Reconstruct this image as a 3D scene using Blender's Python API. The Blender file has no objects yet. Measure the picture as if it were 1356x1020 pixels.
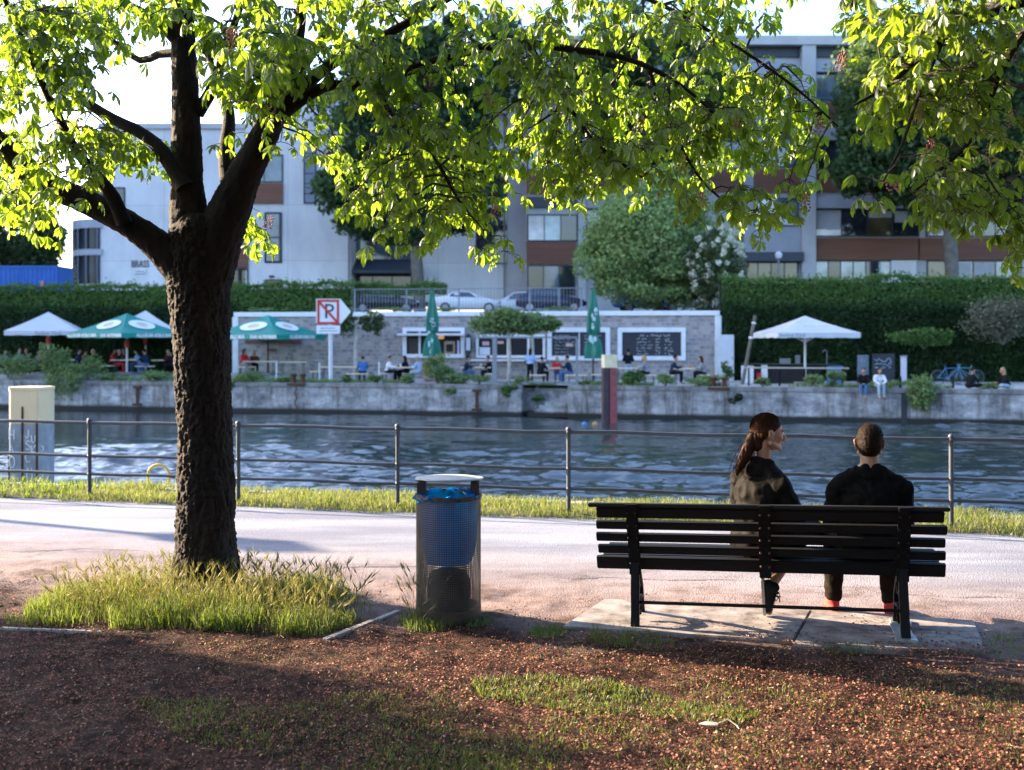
import bpy, bmesh, math, random
import numpy as np
from mathutils import Vector, Matrix, noise, Euler

random.seed(7)
R = np.random.default_rng(7)
scn = bpy.context.scene
COL = scn.collection
rad = math.radians
PI = math.pi
F = 1400.0            # focal length in photo pixels (photo 1356 x 1020)
EYE = 1.8             # camera height
CX, HY = 678.0, 450.0 # principal column, horizon row
A = rad(12.5)         # the canal runs a little towards us on the right
CA, SA = math.cos(A), math.sin(A)

def P(px, py, Y):
    return Vector(((px - CX) / F * Y, Y, EYE - (py - HY) / F * Y))
def G(px, py, z=0.0):
    Y = F * (EYE - z) / (py - HY)
    return Vector(((px - CX) / F * Y, Y, z))
def UV(u, v, z=0.0):
    return Vector((u * CA + v * SA, -u * SA + v * CA, z))
def toUV(X, Y):
    return X * CA - Y * SA, X * SA + Y * CA

# ------------------------------------------------------------------ materials
def newmat(name):
    m = bpy.data.materials.new(name); m.use_nodes = True
    nt = m.node_tree
    return m, nt, nt.nodes['Principled BSDF']
def nd(nt, t, **kw):
    n = nt.nodes.new(t)
    for k, v in kw.items():
        setattr(n, k, v)
    return n
def setv(n, **kw):
    for k, v in kw.items():
        n.inputs[k.replace('_', ' ')].default_value = v
def noise_node(nt, scale, detail=4, rough=.6, vec=None, stretch=None):
    tc = nd(nt, 'ShaderNodeTexCoord')
    n = nd(nt, 'ShaderNodeTexNoise'); setv(n, Scale=scale, Detail=detail, Roughness=rough)
    src = vec or tc.outputs['Object']
    if stretch:
        mp = nd(nt, 'ShaderNodeMapping'); mp.inputs['Scale'].default_value = stretch
        nt.links.new(src, mp.inputs['Vector']); src = mp.outputs['Vector']
    nt.links.new(src, n.inputs['Vector'])
    return n
def ramp(nt, fac, stops):
    r = nd(nt, 'ShaderNodeValToRGB')
    el = r.color_ramp.elements
    while len(el) < len(stops): el.new(.5)
    for e, (p, c) in zip(el, stops):
        e.position = p; e.color = (*c, 1) if len(c) == 3 else c
    if fac is not None: nt.links.new(fac, r.inputs['Fac'])
    return r
def mixc(nt, fac, a, b, mode='MIX'):
    m = nd(nt, 'ShaderNodeMix', data_type='RGBA', blend_type=mode)
    for sock, v in ((0, fac), (6, a), (7, b)):
        if isinstance(v, (float, int)): m.inputs[sock].default_value = v
        elif isinstance(v, tuple): m.inputs[sock].default_value = (*v, 1) if len(v) == 3 else v
        else: nt.links.new(v, m.inputs[sock])
    return m.outputs[2]
def mth(nt, op, a, b=None, clamp=False):
    m = nd(nt, 'ShaderNodeMath', operation=op); m.use_clamp = clamp
    for i, v in enumerate((a, b)):
        if v is None: continue
        if isinstance(v, (float, int)): m.inputs[i].default_value = v
        else: nt.links.new(v, m.inputs[i])
    return m.outputs[0]
def bumpit(nt, bs, h, strength=.4, dist=.02):
    b = nd(nt, 'ShaderNodeBump'); setv(b, Strength=strength, Distance=dist)
    nt.links.new(h, b.inputs['Height']); nt.links.new(b.outputs[0], bs.inputs['Normal'])
    return b
def scl(c, k): return tuple(min(1, x * k) for x in c)

MATS = {}
def mat(name, col, rough=.7, var=.25, scale=6, bump=0, bscale=60, metal=0, spec=.5, stretch=None, bdist=.01, emit=0):
    if name in MATS: return MATS[name]
    m, nt, bs = newmat(name)
    n = noise_node(nt, scale, stretch=stretch)
    r = ramp(nt, n.outputs[0], [(.3, scl(col, 1 - var)), (.7, scl(col, 1 + var))])
    nt.links.new(r.outputs[0], bs.inputs['Base Color'])
    setv(bs, Roughness=rough, Metallic=metal); bs.inputs['Specular IOR Level'].default_value = spec
    if bump:
        b = noise_node(nt, bscale, 5, .65, stretch=stretch)
        bumpit(nt, bs, b.outputs[0], bump, bdist)
    if emit:
        bs.inputs['Emission Color'].default_value = (*col, 1); bs.inputs['Emission Strength'].default_value = emit
    MATS[name] = m
    return m

def leafmat(name, dark, light, trans, tmix=.45, gloss=.06, rough=.45, scale=.6):
    if name in MATS: return MATS[name]
    m = bpy.data.materials.new(name); m.use_nodes = True
    nt = m.node_tree; nt.nodes.clear()
    out = nd(nt, 'ShaderNodeOutputMaterial')
    g = nd(nt, 'ShaderNodeNewGeometry')
    n = noise_node(nt, scale, 3)
    s = mth(nt, 'ADD', mth(nt, 'MULTIPLY', g.outputs['Random Per Island'], .6), mth(nt, 'MULTIPLY', n.outputs[0], .5))
    r = ramp(nt, s, [(.2, dark), (.85, light)])
    d = nd(nt, 'ShaderNodeBsdfDiffuse'); nt.links.new(r.outputs[0], d.inputs[0])
    t = nd(nt, 'ShaderNodeBsdfTranslucent')
    tr = ramp(nt, s, [(.2, scl(trans, .6)), (.85, trans)]); nt.links.new(tr.outputs[0], t.inputs[0])
    gl = nd(nt, 'ShaderNodeBsdfGlossy'); gl.inputs['Roughness'].default_value = rough
    m1 = nd(nt, 'ShaderNodeMixShader'); m1.inputs[0].default_value = tmix
    m2 = nd(nt, 'ShaderNodeMixShader'); m2.inputs[0].default_value = gloss
    L = nt.links.new
    L(d.outputs[0], m1.inputs[1]); L(t.outputs[0], m1.inputs[2])
    L(m1.outputs[0], m2.inputs[1]); L(gl.outputs[0], m2.inputs[2]); L(m2.outputs[0], out.inputs[0])
    MATS[name] = m
    return m

# ------------------------------------------------------------------ mesh tools
def link(o, parent=None, loc=None):
    COL.objects.link(o)
    if parent is not None: o.parent = parent
    if loc is not None: o.location = loc
    return o
def tag(o, label=None, cat=None, group=None, kind=None):
    if label: o['label'] = label
    if cat: o['category'] = cat
    if group: o['group'] = group
    if kind: o['kind'] = kind
    return o
def thing(name, label, cat, loc=(0, 0, 0), rz=0, group=None):
    o = bpy.data.objects.new(name, None); o.empty_display_size = .1
    link(o); o.location = loc; o.rotation_euler = (0, 0, rz)
    return tag(o, label, cat, group)
def copy_tree(o, parent=None):
    c = o.copy(); COL.objects.link(c)
    if parent is not None: c.parent = parent
    for ch in list(o.children): copy_tree(ch, c)
    return c

def np_mesh(name, verts, groups, smooth=False):
    """verts (N,3); groups: list of (M,k) index arrays"""
    me = bpy.data.meshes.new(name)
    verts = np.asarray(verts, dtype=np.float32)
    me.vertices.add(len(verts)); me.vertices.foreach_set('co', verts.ravel())
    tot = sum(g.shape[0] * g.shape[1] for g in groups); npoly = sum(g.shape[0] for g in groups)
    me.loops.add(tot); me.polygons.add(npoly)
    me.loops.foreach_set('vertex_index', np.concatenate([g.ravel() for g in groups]).astype(np.int32))
    st, o = [], 0
    for g in groups:
        st.append(o + np.arange(g.shape[0]) * g.shape[1]); o += g.shape[0] * g.shape[1]
    me.polygons.foreach_set('loop_start', np.concatenate(st).astype(np.int32))
    if smooth: me.polygons.foreach_set('use_smooth', np.ones(npoly, dtype=bool))
    me.update(calc_edges=True)
    return me
def np_obj(name, verts, groups, m, parent=None, smooth=False, origin=None):
    v = np.asarray(verts, dtype=float)
    if origin is not None: v = v - np.array(origin)
    me = np_mesh(name, v, groups, smooth)
    me.materials.append(m)
    return link(bpy.data.objects.new(name, me), parent)

class MB:
    """collects shapes, builds ONE mesh object"""
    def __init__(s): s.v = []; s.f = []; s.mi = []; s.k = 0
    def add(s, vs, fs):
        b = len(s.v); s.v += [tuple(p) for p in vs]
        s.f += [tuple(b + i for i in f) for f in fs]; s.mi += [s.k] * len(fs)
        return s
    def box(s, c, d, rot=None):
        x, y, z = d[0] / 2, d[1] / 2, d[2] / 2
        vs = [Vector((i * x, j * y, k * z)) for k in (-1, 1) for j in (-1, 1) for i in (-1, 1)]
        if rot is not None:
            M = rot if isinstance(rot, Matrix) else Euler(rot).to_matrix()
            vs = [M @ p for p in vs]
        c = Vector(c)
        return s.add([p + c for p in vs], [(0, 2, 3, 1), (4, 5, 7, 6), (0, 1, 5, 4), (2, 6, 7, 3), (0, 4, 6, 2), (1, 3, 7, 5)])
    def bx(s, x0, x1, y0, y1, z0, z1): return s.box(((x0 + x1) / 2, (y0 + y1) / 2, (z0 + z1) / 2), (abs(x1 - x0), abs(y1 - y0), abs(z1 - z0)))
    def tube(s, pts, r, n=8, cap=True, flat=1.0):
        pts = [Vector(p) for p in pts]
        if not hasattr(r, '__len__'): r = [r] * len(pts)
        vs, fs = [], []
        ref = None
        for i, p in enumerate(pts):
            t = (pts[min(i + 1, len(pts) - 1)] - pts[max(i - 1, 0)])
            if t.length < 1e-9: t = Vector((0, 0, 1))
            t.normalize()
            if ref is None:
                ref = Vector((1, 0, 0)) if abs(t.x) < .8 else Vector((0, 1, 0))
            a = (ref - t * ref.dot(t)).normalized(); b = t.cross(a); ref = a
            for k in range(n):
                an = 2 * PI * k / n
                vs.append(p + a * (math.cos(an) * r[i]) + b * (math.sin(an) * r[i] * flat))
        for i in range(len(pts) - 1):
            for k in range(n):
                q = (k + 1) % n
                fs.append((i * n + k, i * n + q, (i + 1) * n + q, (i + 1) * n + k))
        if cap:
            fs.append(tuple(range(n - 1, -1, -1))); e = (len(pts) - 1) * n; fs.append(tuple(e + k for k in range(n)))
        return s.add(vs, fs)
    def lathe(s, prof, c=(0, 0, 0), n=24, cap=True):
        c = Vector(c); vs, fs = [], []
        for r, z in prof:
            for k in range(n):
                an = 2 * PI * k / n
                vs.append(c + Vector((math.cos(an) * r, math.sin(an) * r, z)))
        for i in range(len(prof) - 1):
            for k in range(n):
                q = (k + 1) % n
                fs.append((i * n + k, i * n + q, (i + 1) * n + q, (i + 1) * n + k))
        if cap:
            fs.append(tuple(range(n - 1, -1, -1))); e = (len(prof) - 1) * n; fs.append(tuple(e + k for k in range(n)))
        return s.add(vs, fs)
    def prism(s, poly, a0, a1, axis='y'):
        """poly in the plane across axis; extruded a0..a1"""
        def q(p, t):
            return {'y': (p[0], t, p[1]), 'x': (t, p[0], p[1]), 'z': (p[0], p[1], t)}[axis]
        n = len(poly)
        vs = [q(p, a0) for p in poly] + [q(p, a1) for p in poly]
        fs = [tuple(range(n)), tuple(range(2 * n - 1, n - 1, -1))]
        fs += [(i, n + i, n + (i + 1) % n, (i + 1) % n) for i in range(n)]
        return s.add(vs, fs)
    def sphere(s, c, r, n=10, m=6):
        c = Vector(c); rr = r if hasattr(r, '__len__') else (r, r, r)
        prof = [(math.cos(t), math.sin(t)) for t in [(-PI / 2 + PI * i / m) for i in range(m + 1)]]
        vs, fs = [], []
        for a, z in prof:
            for k in range(n):
                an = 2 * PI * k / n
                vs.append(c + Vector((math.cos(an) * a * rr[0], math.sin(an) * a * rr[1], z * rr[2])))
        for i in range(m):
            for k in range(n):
                q = (k + 1) % n
                fs.append((i * n + k, i * n + q, (i + 1) * n + q, (i + 1) * n + k))
        return s.add(vs, fs)
    def quad(s, a, b, c, d): return s.add([a, b, c, d], [(0, 1, 2, 3)])
    def build(s, name, m, parent=None, smooth=False, origin=None, bevel=0, fix=True):
        me = bpy.data.meshes.new(name)
        vs = s.v if origin is None else [tuple(Vector(p) - Vector(origin)) for p in s.v]
        me.from_pydata(vs, [], s.f)
        if isinstance(m, (list, tuple)):
            for x in m: me.materials.append(x)
            me.polygons.foreach_set('material_index', s.mi)
        else: me.materials.append(m)
        if fix or bevel:
            bm = bmesh.new(); bm.from_mesh(me)
            bmesh.ops.remove_doubles(bm, verts=bm.verts, dist=1e-5)
            if fix: bmesh.ops.recalc_face_normals(bm, faces=bm.faces)
            if bevel:
                ed = [e for e in bm.edges if len(e.link_faces) == 2 and e.calc_face_angle(0) > .6]
                bmesh.ops.bevel(bm, geom=ed, offset=bevel, segments=2, affect='EDGES', clamp_overlap=True)
            bm.to_mesh(me); bm.free()
        if smooth:
            me.polygons.foreach_set('use_smooth', [True] * len(me.polygons))
            try: me.set_sharp_from_angle(angle=rad(40))
            except Exception: pass
        o = bpy.data.objects.new(name, me)
        return link(o, parent)

def text_obj(body, size, m, parent, loc, rot=(PI / 2, 0, 0), align='CENTER', name='lettering', ext=.002, bold=0):
    cu = bpy.data.curves.new('t', 'FONT'); cu.body = body; cu.size = size; cu.align_x = align; cu.align_y = 'CENTER'; cu.extrude = ext
    cu.resolution_u = 2; cu.offset = bold
    o = bpy.data.objects.new('t', cu); COL.objects.link(o)
    dg = bpy.context.evaluated_depsgraph_get(); dg.update()
    me = bpy.data.meshes.new_from_object(o.evaluated_get(dg))
    bpy.data.objects.remove(o); bpy.data.curves.remove(cu)
    me.name = name; me.materials.clear(); me.materials.append(m)
    t = bpy.data.objects.new(name, me); link(t, parent)
    t.location = loc; t.rotation_euler = rot
    return t

# smooth organic blobs: overlapping capsules and ellipsoids, voxel-remeshed into one surface
def cap(p0, p1, r0, r1=None):
    return ('c', Vector(p0), Vector(p1), r0, r1 if r1 is not None else r0)
def ell(c, r, rot=None):
    return ('e', Vector(c), Vector(r) if hasattr(r, '__len__') else Vector((r, r, r)), rot)
def chain(pts, rs): return [cap(pts[i], pts[i + 1], rs[i], rs[i + 1]) for i in range(len(pts) - 1)]
def xf(prims, M):
    Rm = M.to_3x3(); out = []
    for p in prims:
        if p[0] == 'c': out.append(('c', M @ p[1], M @ p[2], p[3], p[4]))
        else: out.append(('e', M @ p[1], p[2], Rm @ (p[3] or Matrix.Identity(3))))
    return out
def blob_mesh(prims, voxel, smooth=4, cut=None, wrinkle=None, factor=.5):
    mb = MB()
    for p in prims:
        if p[0] == 'e':
            t = MB(); t.sphere((0, 0, 0), 1, 16, 10)
            Rm = p[3] or Matrix.Identity(3)
            vs = [Rm @ Vector((a * p[2].x, b * p[2].y, c * p[2].z)) + p[1] for a, b, c in t.v]
            mb.add(vs, t.f)
        else:
            _, p0, p1, r0, r1 = p
            ax = p1 - p0; L = max(ax.length, 1e-5); q = ax.to_track_quat('Z', 'Y').to_matrix()
            prof = [(math.cos(t) * r0, math.sin(t) * r0) for t in [-PI / 2 + PI / 2 * i / 5 for i in range(6)]]
            prof += [(math.cos(t) * r1, L + math.sin(t) * r1) for t in [PI / 2 * i / 5 for i in range(6)]]
            t = MB(); t.lathe(prof, n=14, cap=False)
            mb.add([q @ Vector(v) + p0 for v in t.v], t.f)
    me = bpy.data.meshes.new('b'); me.from_pydata(mb.v, [], mb.f)
    bm = bmesh.new(); bm.from_mesh(me); bmesh.ops.remove_doubles(bm, verts=bm.verts, dist=1e-6)
    bmesh.ops.recalc_face_normals(bm, faces=bm.faces); bm.to_mesh(me); bm.free()
    o = bpy.data.objects.new('b', me); COL.objects.link(o)
    md = o.modifiers.new('r', 'REMESH'); md.mode = 'VOXEL'; md.voxel_size = voxel; md.adaptivity = 0
    ms = o.modifiers.new('s', 'SMOOTH'); ms.iterations = smooth; ms.factor = factor
    dg = bpy.context.evaluated_depsgraph_get(); dg.update()
    out = bpy.data.meshes.new_from_object(o.evaluated_get(dg))
    bpy.data.objects.remove(o); bpy.data.meshes.remove(me)
    if cut or wrinkle:
        bm = bmesh.new(); bm.from_mesh(out)
        for co, no in (cut or []):
            bmesh.ops.bisect_plane(bm, geom=bm.verts[:] + bm.edges[:] + bm.faces[:], plane_co=co, plane_no=no, clear_outer=True)
        if wrinkle:
            bm.normal_update()
            for v in bm.verts:
                v.co = v.co + v.normal * wrinkle(v.co)
        bm.to_mesh(out); bm.free()
    out.polygons.foreach_set('use_smooth', [True] * len(out.polygons))
    out.materials.clear()
    return out
def mesh_obj(name, me, m, parent=None, loc=None):
    me.name = name
    if not me.materials: me.materials.append(m)
    o = bpy.data.objects.new(name, me); link(o, parent, loc)
    return o
def setm(o, m):
    o.material_slots[0].link = 'OBJECT'; o.material_slots[0].material = m

def vnoise(x, y, s, seed=0):
    """cheap smooth value noise on arrays"""
    x = np.asarray(x) * s + seed * 17.3; y = np.asarray(y) * s + seed * 9.1
    xi = np.floor(x).astype(int); yi = np.floor(y).astype(int); fx = x - xi; fy = y - yi
    fx = fx * fx * (3 - 2 * fx); fy = fy * fy * (3 - 2 * fy)
    def h(a, b):
        n = (a * 374761393 + b * 668265263 + seed * 1442695) & 0x7fffffff
        n = ((n ^ (n >> 13)) * 1274126177) & 0x7fffffff
        return ((n ^ (n >> 16)) & 0xffff) / 65535.0
    return (h(xi, yi) * (1 - fx) + h(xi + 1, yi) * fx) * (1 - fy) + (h(xi, yi + 1) * (1 - fx) + h(xi + 1, yi + 1) * fx) * fy
def fbm(x, y, s, o=4, seed=0):
    t, a, w = 0, 1, 0
    for i in range(o):
        t = t + a * vnoise(x, y, s * 2 ** i, seed + i); w += a; a *= .5
    return t / w

# ------------------------------------------------------------------ world, sun, camera
SUN_AZ = rad(-66.5); SUN_EL = rad(19)
w = bpy.data.worlds.new('World'); scn.world = w; w.use_nodes = True
wn = w.node_tree
sky = nd(wn, 'ShaderNodeTexSky', sky_type='NISHITA'); sky.sun_disc = False
sky.sun_elevation = SUN_EL; sky.sun_rotation = SUN_AZ; sky.air_density = 1.0; sky.dust_density = 2.6; sky.ozone_density = 1.6
wt = nd(wn, 'ShaderNodeMix', data_type='RGBA', blend_type='MULTIPLY'); wt.inputs[0].default_value = 1; wt.inputs[7].default_value = (.90, .98, 1.15, 1)
wn.links.new(sky.outputs[0], wt.inputs[6]); wn.links.new(wt.outputs[2], wn.nodes['Background'].inputs[0]); wn.nodes['Background'].inputs[1].default_value = SKY_STRENGTH = .74
sl = bpy.data.lights.new('sun', 'SUN'); sl.energy = 37.0; sl.angle = rad(.55); sl.color = (1.0, .78, .54)
so = bpy.data.objects.new('sun', sl); link(so)
sd = Vector((math.sin(SUN_AZ) * math.cos(SUN_EL), math.cos(SUN_AZ) * math.cos(SUN_EL), math.sin(SUN_EL)))
so.rotation_euler = sd.to_track_quat('Z', 'Y').to_euler(); so.location = (-20, 8, 12)
cam = bpy.data.cameras.new('camera'); co = bpy.data.objects.new('camera', cam); link(co)
co.location = (0, 0, EYE); co.rotation_euler = (PI / 2, 0, 0)
cam.sensor_width = 36; cam.lens = 36 * F / 1356; cam.shift_y = -(510 - HY) / 1356
cam.clip_start = .1; cam.clip_end = 3000
cam.dof.use_dof = True; cam.dof.focus_distance = 6.7; cam.dof.aperture_fstop = 2.3
scn.camera = co
scn.view_settings.view_transform = 'Standard'; scn.view_settings.look = 'None'; scn.view_settings.exposure = 0; scn.view_settings.gamma = 1
scn.render.engine = 'CYCLES'; scn.cycles.use_denoising = True
try: scn.cycles.denoiser = 'OPENIMAGEDENOISE'
except Exception: pass
scn.cycles.max_bounces = 8; scn.cycles.transparent_max_bounces = 8; scn.cycles.diffuse_bounces = 3; scn.cycles.glossy_bounces = 3
scn.cycles.sample_clamp_indirect = 6.0
# ================================================================== GROUND, PATH, WATER
WZ = -1.77      # water level
BANK = 11.35    # near quay edge (v)
FARV = 47.7     # far quay edge (v)
TZ = -.3

def ground_material(name, path=False):
    m, nt, bs = newmat(name)
    L = nt.links.new
    geo = nd(nt, 'ShaderNodeNewGeometry')
    sep = nd(nt, 'ShaderNodeSeparateXYZ'); L(geo.outputs['Position'], sep.inputs[0])
    v = mth(nt, 'ADD', mth(nt, 'MULTIPLY', sep.outputs[0], SA), mth(nt, 'MULTIPLY', sep.outputs[1], CA))
    pos = geo.outputs['Position']
    n1 = noise_node(nt, 1.3, 5, .65, vec=pos)
    vj = mth(nt, 'ADD', v, mth(nt, 'MULTIPLY', mth(nt, 'SUBTRACT', n1.outputs[0], .5), 1.6))
    fine = noise_node(nt, 90, 6, .75, vec=pos)
    med = noise_node(nt, 14, 5, .7, vec=pos)
    # gravel path
    g = ramp(nt, fine.outputs[0], [(.3, (.15, .158, .185)), (.55, (.232, .245, .285)), (.75, (.315, .33, .378))])
    # pink petal litter on grit
    vo = nd(nt, 'ShaderNodeTexVoronoi'); setv(vo, Scale=85.0, Randomness=1.0); L(pos, vo.inputs['Vector'])
    vs = nd(nt, 'ShaderNodeSeparateColor'); L(vo.outputs['Color'], vs.inputs[0])
    fl = ramp(nt, vs.outputs[0], [(0, (.055, .028, .018)), (.3, (.19, .075, .050)), (.55, (.12, .062, .036)), (.8, (.31, .145, .095)), (1, (.28, .17, .11))])
    soil = ramp(nt, med.outputs[0], [(.3, (.012, .007, .005)), (.6, (.048, .026, .018)), (.8, (.115, .066, .045))])
    edge = ramp(nt, vo.outputs['Distance'], [(.25, (1, 1, 1)), (.55, (0, 0, 0))])
    cover = mth(nt, 'MULTIPLY', edge.outputs[0], ramp(nt, med.outputs[0], [(.38, (0, 0, 0)), (.6, (.9, .9, .9))]).outputs[0])
    lit = mixc(nt, cover, soil.outputs[0], fl.outputs[0])
    grit = ramp(nt, fine.outputs[0], [(.3, (.145, .11, .102)), (.7, (.30, .24, .228))])
    pk = mixc(nt, mth(nt, 'MULTIPLY', cover, .75), grit.outputs[0], fl.outputs[0])
    def step(a, b): 
        return mth(nt, 'DIVIDE', mth(nt, 'SUBTRACT', vj, a), b - a, True)
    c1 = mixc(nt, step(6.1, 7.1), lit, pk)
    c2 = mixc(nt, step(7.3, 8.9), c1, g.outputs[0])
    # darker, faintly bluish streaks along the path and blotches
    streak = noise_node(nt, 1.0, 4, .6, vec=pos, stretch=(.35, 1.8, 1))
    blot = ramp(nt, streak.outputs[0], [(.36, (.68, .68, .72)), (.56, (1, 1, 1))])
    big_n = noise_node(nt, 2.6, 5, .7, vec=pos); bigr = ramp(nt, big_n.outputs[0], [(.36, (.42, .40, .38)), (.52, (1, 1, 1)), (.68, (1.0, 1.0, 1.0))])
    c2 = mixc(nt, mth(nt, 'SUBTRACT', 1.0, step(7.0, 8.6), True), c2, mixc(nt, 1.0, c2, bigr.outputs[0], 'MULTIPLY'))
    c3 = mixc(nt, 1.0, c2, blot.outputs[0], 'MULTIPLY')
    # beyond the path: soil under the grass verge
    c4 = mixc(nt, mth(nt, 'DIVIDE', mth(nt, 'SUBTRACT', v, 10.42), .12, True), c3, (.09, .085, .04))
    L(c4, bs.inputs['Base Color'])
    setv(bs, Roughness=.8); bs.inputs['Specular IOR Level'].default_value = .06
    h = mth(nt, 'ADD', mth(nt, 'MULTIPLY', fine.outputs[0], .5), mth(nt, 'MULTIPLY', vo.outputs['Distance'], -.6))
    bumpit(nt, bs, h, .55, .012)
    return m
GM = ground_material('ground_litter_and_gravel')

def gz(X, Y):
    """ground height near us: lumpy soil, smooth path"""
    X = np.asarray(X, float); Y = np.asarray(Y, float)
    v = X * SA + Y * CA
    k = np.clip((8.0 - v) / 1.2, 0, 1)
    k2 = np.clip((v - 10.4) / .3, 0, 1)
    z = (fbm(X, Y, 2.2, 3, 1) - .5) * .05 * k + (fbm(X, Y, 11, 3, 2) - .5) * .03 * k + (fbm(X, Y, 34, 2, 5) - .5) * .014 * k
    slab = np.exp(-(((X - 1.55) * CA - (Y - 6.6) * SA) / 1.25) ** 6 - (((X - 1.55) * SA + (Y - 6.6) * CA) / .5) ** 6)
    z = z * (1 - slab) - .012 * slab
    return z + k2 * .03 + (fbm(X, Y, 5, 2, 3) - .5) * .03 * k2

def sheet(name, us, vs, zf, m, kind='structure', smooth=True, skirt=None):
    U, V = np.meshgrid(us, vs)
    X = U * CA + V * SA; Y = -U * SA + V * CA
    Z = zf(X, Y, U, V)
    n, k = len(us), len(vs)
    idx = np.arange(n * k).reshape(k, n)
    q = np.stack([idx[:-1, :-1], idx[:-1, 1:], idx[1:, 1:], idx[1:, :-1]], -1).reshape(-1, 4)
    o = np_obj(name, np.stack([X, Y, Z], -1).reshape(-1, 3), [q], m, smooth=smooth)
    o['kind'] = kind
    return o
def spaced(*segs):
    out = []
    for a, b, n in segs: out += list(np.linspace(a, b, n, endpoint=False))
    out.append(segs[-1][1]); return np.array(out)
sheet('ground', spaced((-400, -30, 10), (-30, -6, 24), (-6, 6, 300), (6, 30, 24), (30, 400, 10)),
      spaced((-300, -10, 8), (-10, 2.5, 12), (2.5, 8.6, 170), (8.6, 10.3, 10), (10.3, BANK, 22)), lambda X, Y, U, V: gz(X, Y), GM)
def pathz(X, Y, U, V):
    e = 7.95 + (fbm(U, U * 0, 1.1, 3, 9) - .5) * .5
    return np.where(V < e, -.03, .004) + gz(X, Y) * 0
sheet('path', spaced((-60, -8, 20), (-8, 8, 160), (8, 60, 20)), spaced((7.7, 8.3, 30), (8.3, 10.36, 6)), pathz, GM)

# near quay wall and its edge stones
qm = mat('quay_stone', (.20, .195, .19), .85, .35, 2, .5, 30)
mb = MB()
c = UV(0, BANK + .17, -.95)
mb.box(c, (240, .34, 1.9), (0, 0, -A)); mb.build('quay_edge', qm)['kind'] = 'structure'

# water
m, nt, bs = newmat('canal_water')
setv(bs, Base_Color=(.03, .042, .042, 1), Roughness=.05, IOR=1.75)
geo = nd(nt, 'ShaderNodeNewGeometry')
mp = nd(nt, 'ShaderNodeMapping'); mp.inputs['Rotation'].default_value = (0, 0, A); mp.inputs['Scale'].default_value = (.55, 1.25, 1)
nt.links.new(geo.outputs['Position'], mp.inputs['Vector'])
n1 = nd(nt, 'ShaderNodeTexNoise'); setv(n1, Scale=1.1, Detail=3.0, Roughness=.55, Distortion=.6); nt.links.new(mp.outputs[0], n1.inputs['Vector'])
n2 = nd(nt, 'ShaderNodeTexNoise'); setv(n2, Scale=4.5, Detail=3.0, Roughness=.6); nt.links.new(mp.outputs[0], n2.inputs['Vector'])
n3 = nd(nt, 'ShaderNodeTexNoise'); setv(n3, Scale=.16, Detail=2.0); nt.links.new(mp.outputs[0], n3.inputs['Vector'])
amp = ramp(nt, n3.outputs[0], [(.35, (.35, .35, .35)), (.65, (1, 1, 1))])
h = mth(nt, 'MULTIPLY', mth(nt, 'ADD', mth(nt, 'MULTIPLY', n1.outputs[0], 1.0), mth(nt, 'MULTIPLY', n2.outputs[0], .22)), amp.outputs[0])
bumpit(nt, bs, n2.outputs[0], .5, .03)
WM = m
def wavez(X, Y, U, V):
    wob = (fbm(U, V, .35, 2, 87) - .5) * 1.6
    a = fbm(U * .25 + wob * .7, V, .68, 2, 81) - .5; b_ = fbm(U * .38, V + wob * .3, 2.4, 2, 83) - .5; c_ = fbm(U * .5, V, 5.0, 2, 85) - .5
    k = (.5 + 1.1 * np.clip(fbm(U * .4, V, .10, 2, 88) * 2.4 - .7, 0, 1)) * (1.0 + np.clip((36 - V) / 8, 0, 1) * (.8 + .9 * np.clip((1 - U) / 6, 0, 1)))
    lim = np.clip((24 - np.abs(U)) / 6, 0, 1)
    return WZ + (a * .27 + b_ * .14 + c_ * .055) * k * lim
sheet('water', spaced((-400, -26, 6), (-26, 26, 820), (26, 400, 6)), spaced((BANK + .1, 21, 20), (21, 31, 150), (31, FARV + 1.5, 130)), wavez, WM)

# ================================================================== FENCE, RING, PILES
steel = mat('painted_grey_steel', (.04, .048, .062), .5, .25, 9, .15, 80, .3)
FV = 10.65
fence = thing('railing', 'grey steel three-rail railing along the canal edge grass', 'railing', UV(-1.77, FV))
fence.rotation_euler = (0, 0, -A)
for k in range(-12, 14):
    b = MB(); x = 1.83 * k
    b.tube([(x, 0, -.05), (x, 0, .865)], .023, 10); b.sphere((x, 0, .885), .03, 10, 6); b.lathe([(.03, .84), (.03, .865)], (x, 0, 0), 10)
    for z in (.86, .485, .28): b.sphere((x, 0, z), .027, 8, 5)
    b.build('post', steel, fence, True)
for z in (.86, .485, .28):
    b = MB(); pts = [(1.83 * (k / 4), 0, z + .008 * math.sin(k * 1.7) * (k % 4 != 0)) for k in range(-48, 53)]
    b.tube(pts, .0195 if z > .5 else .017, 8); b.build('rail', steel, fence, True)

t = thing('ladder_handle', 'yellow painted steel hoop of a ladder at the quay edge', 'ladder handle', G(210, 640, .02))
yel = mat('yellow_paint', (.62, .43, .06), .45, .2, 12)
b = MB(); pts = [(.13 * math.cos(a), 0, .10 + .13 * math.sin(a)) for a in np.linspace(0, PI, 17)]
b.tube([(.13, 0, -.1)] + pts + [(-.13, 0, -.1)], .017, 8); b.build('hoop', yel, t, True)

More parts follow.
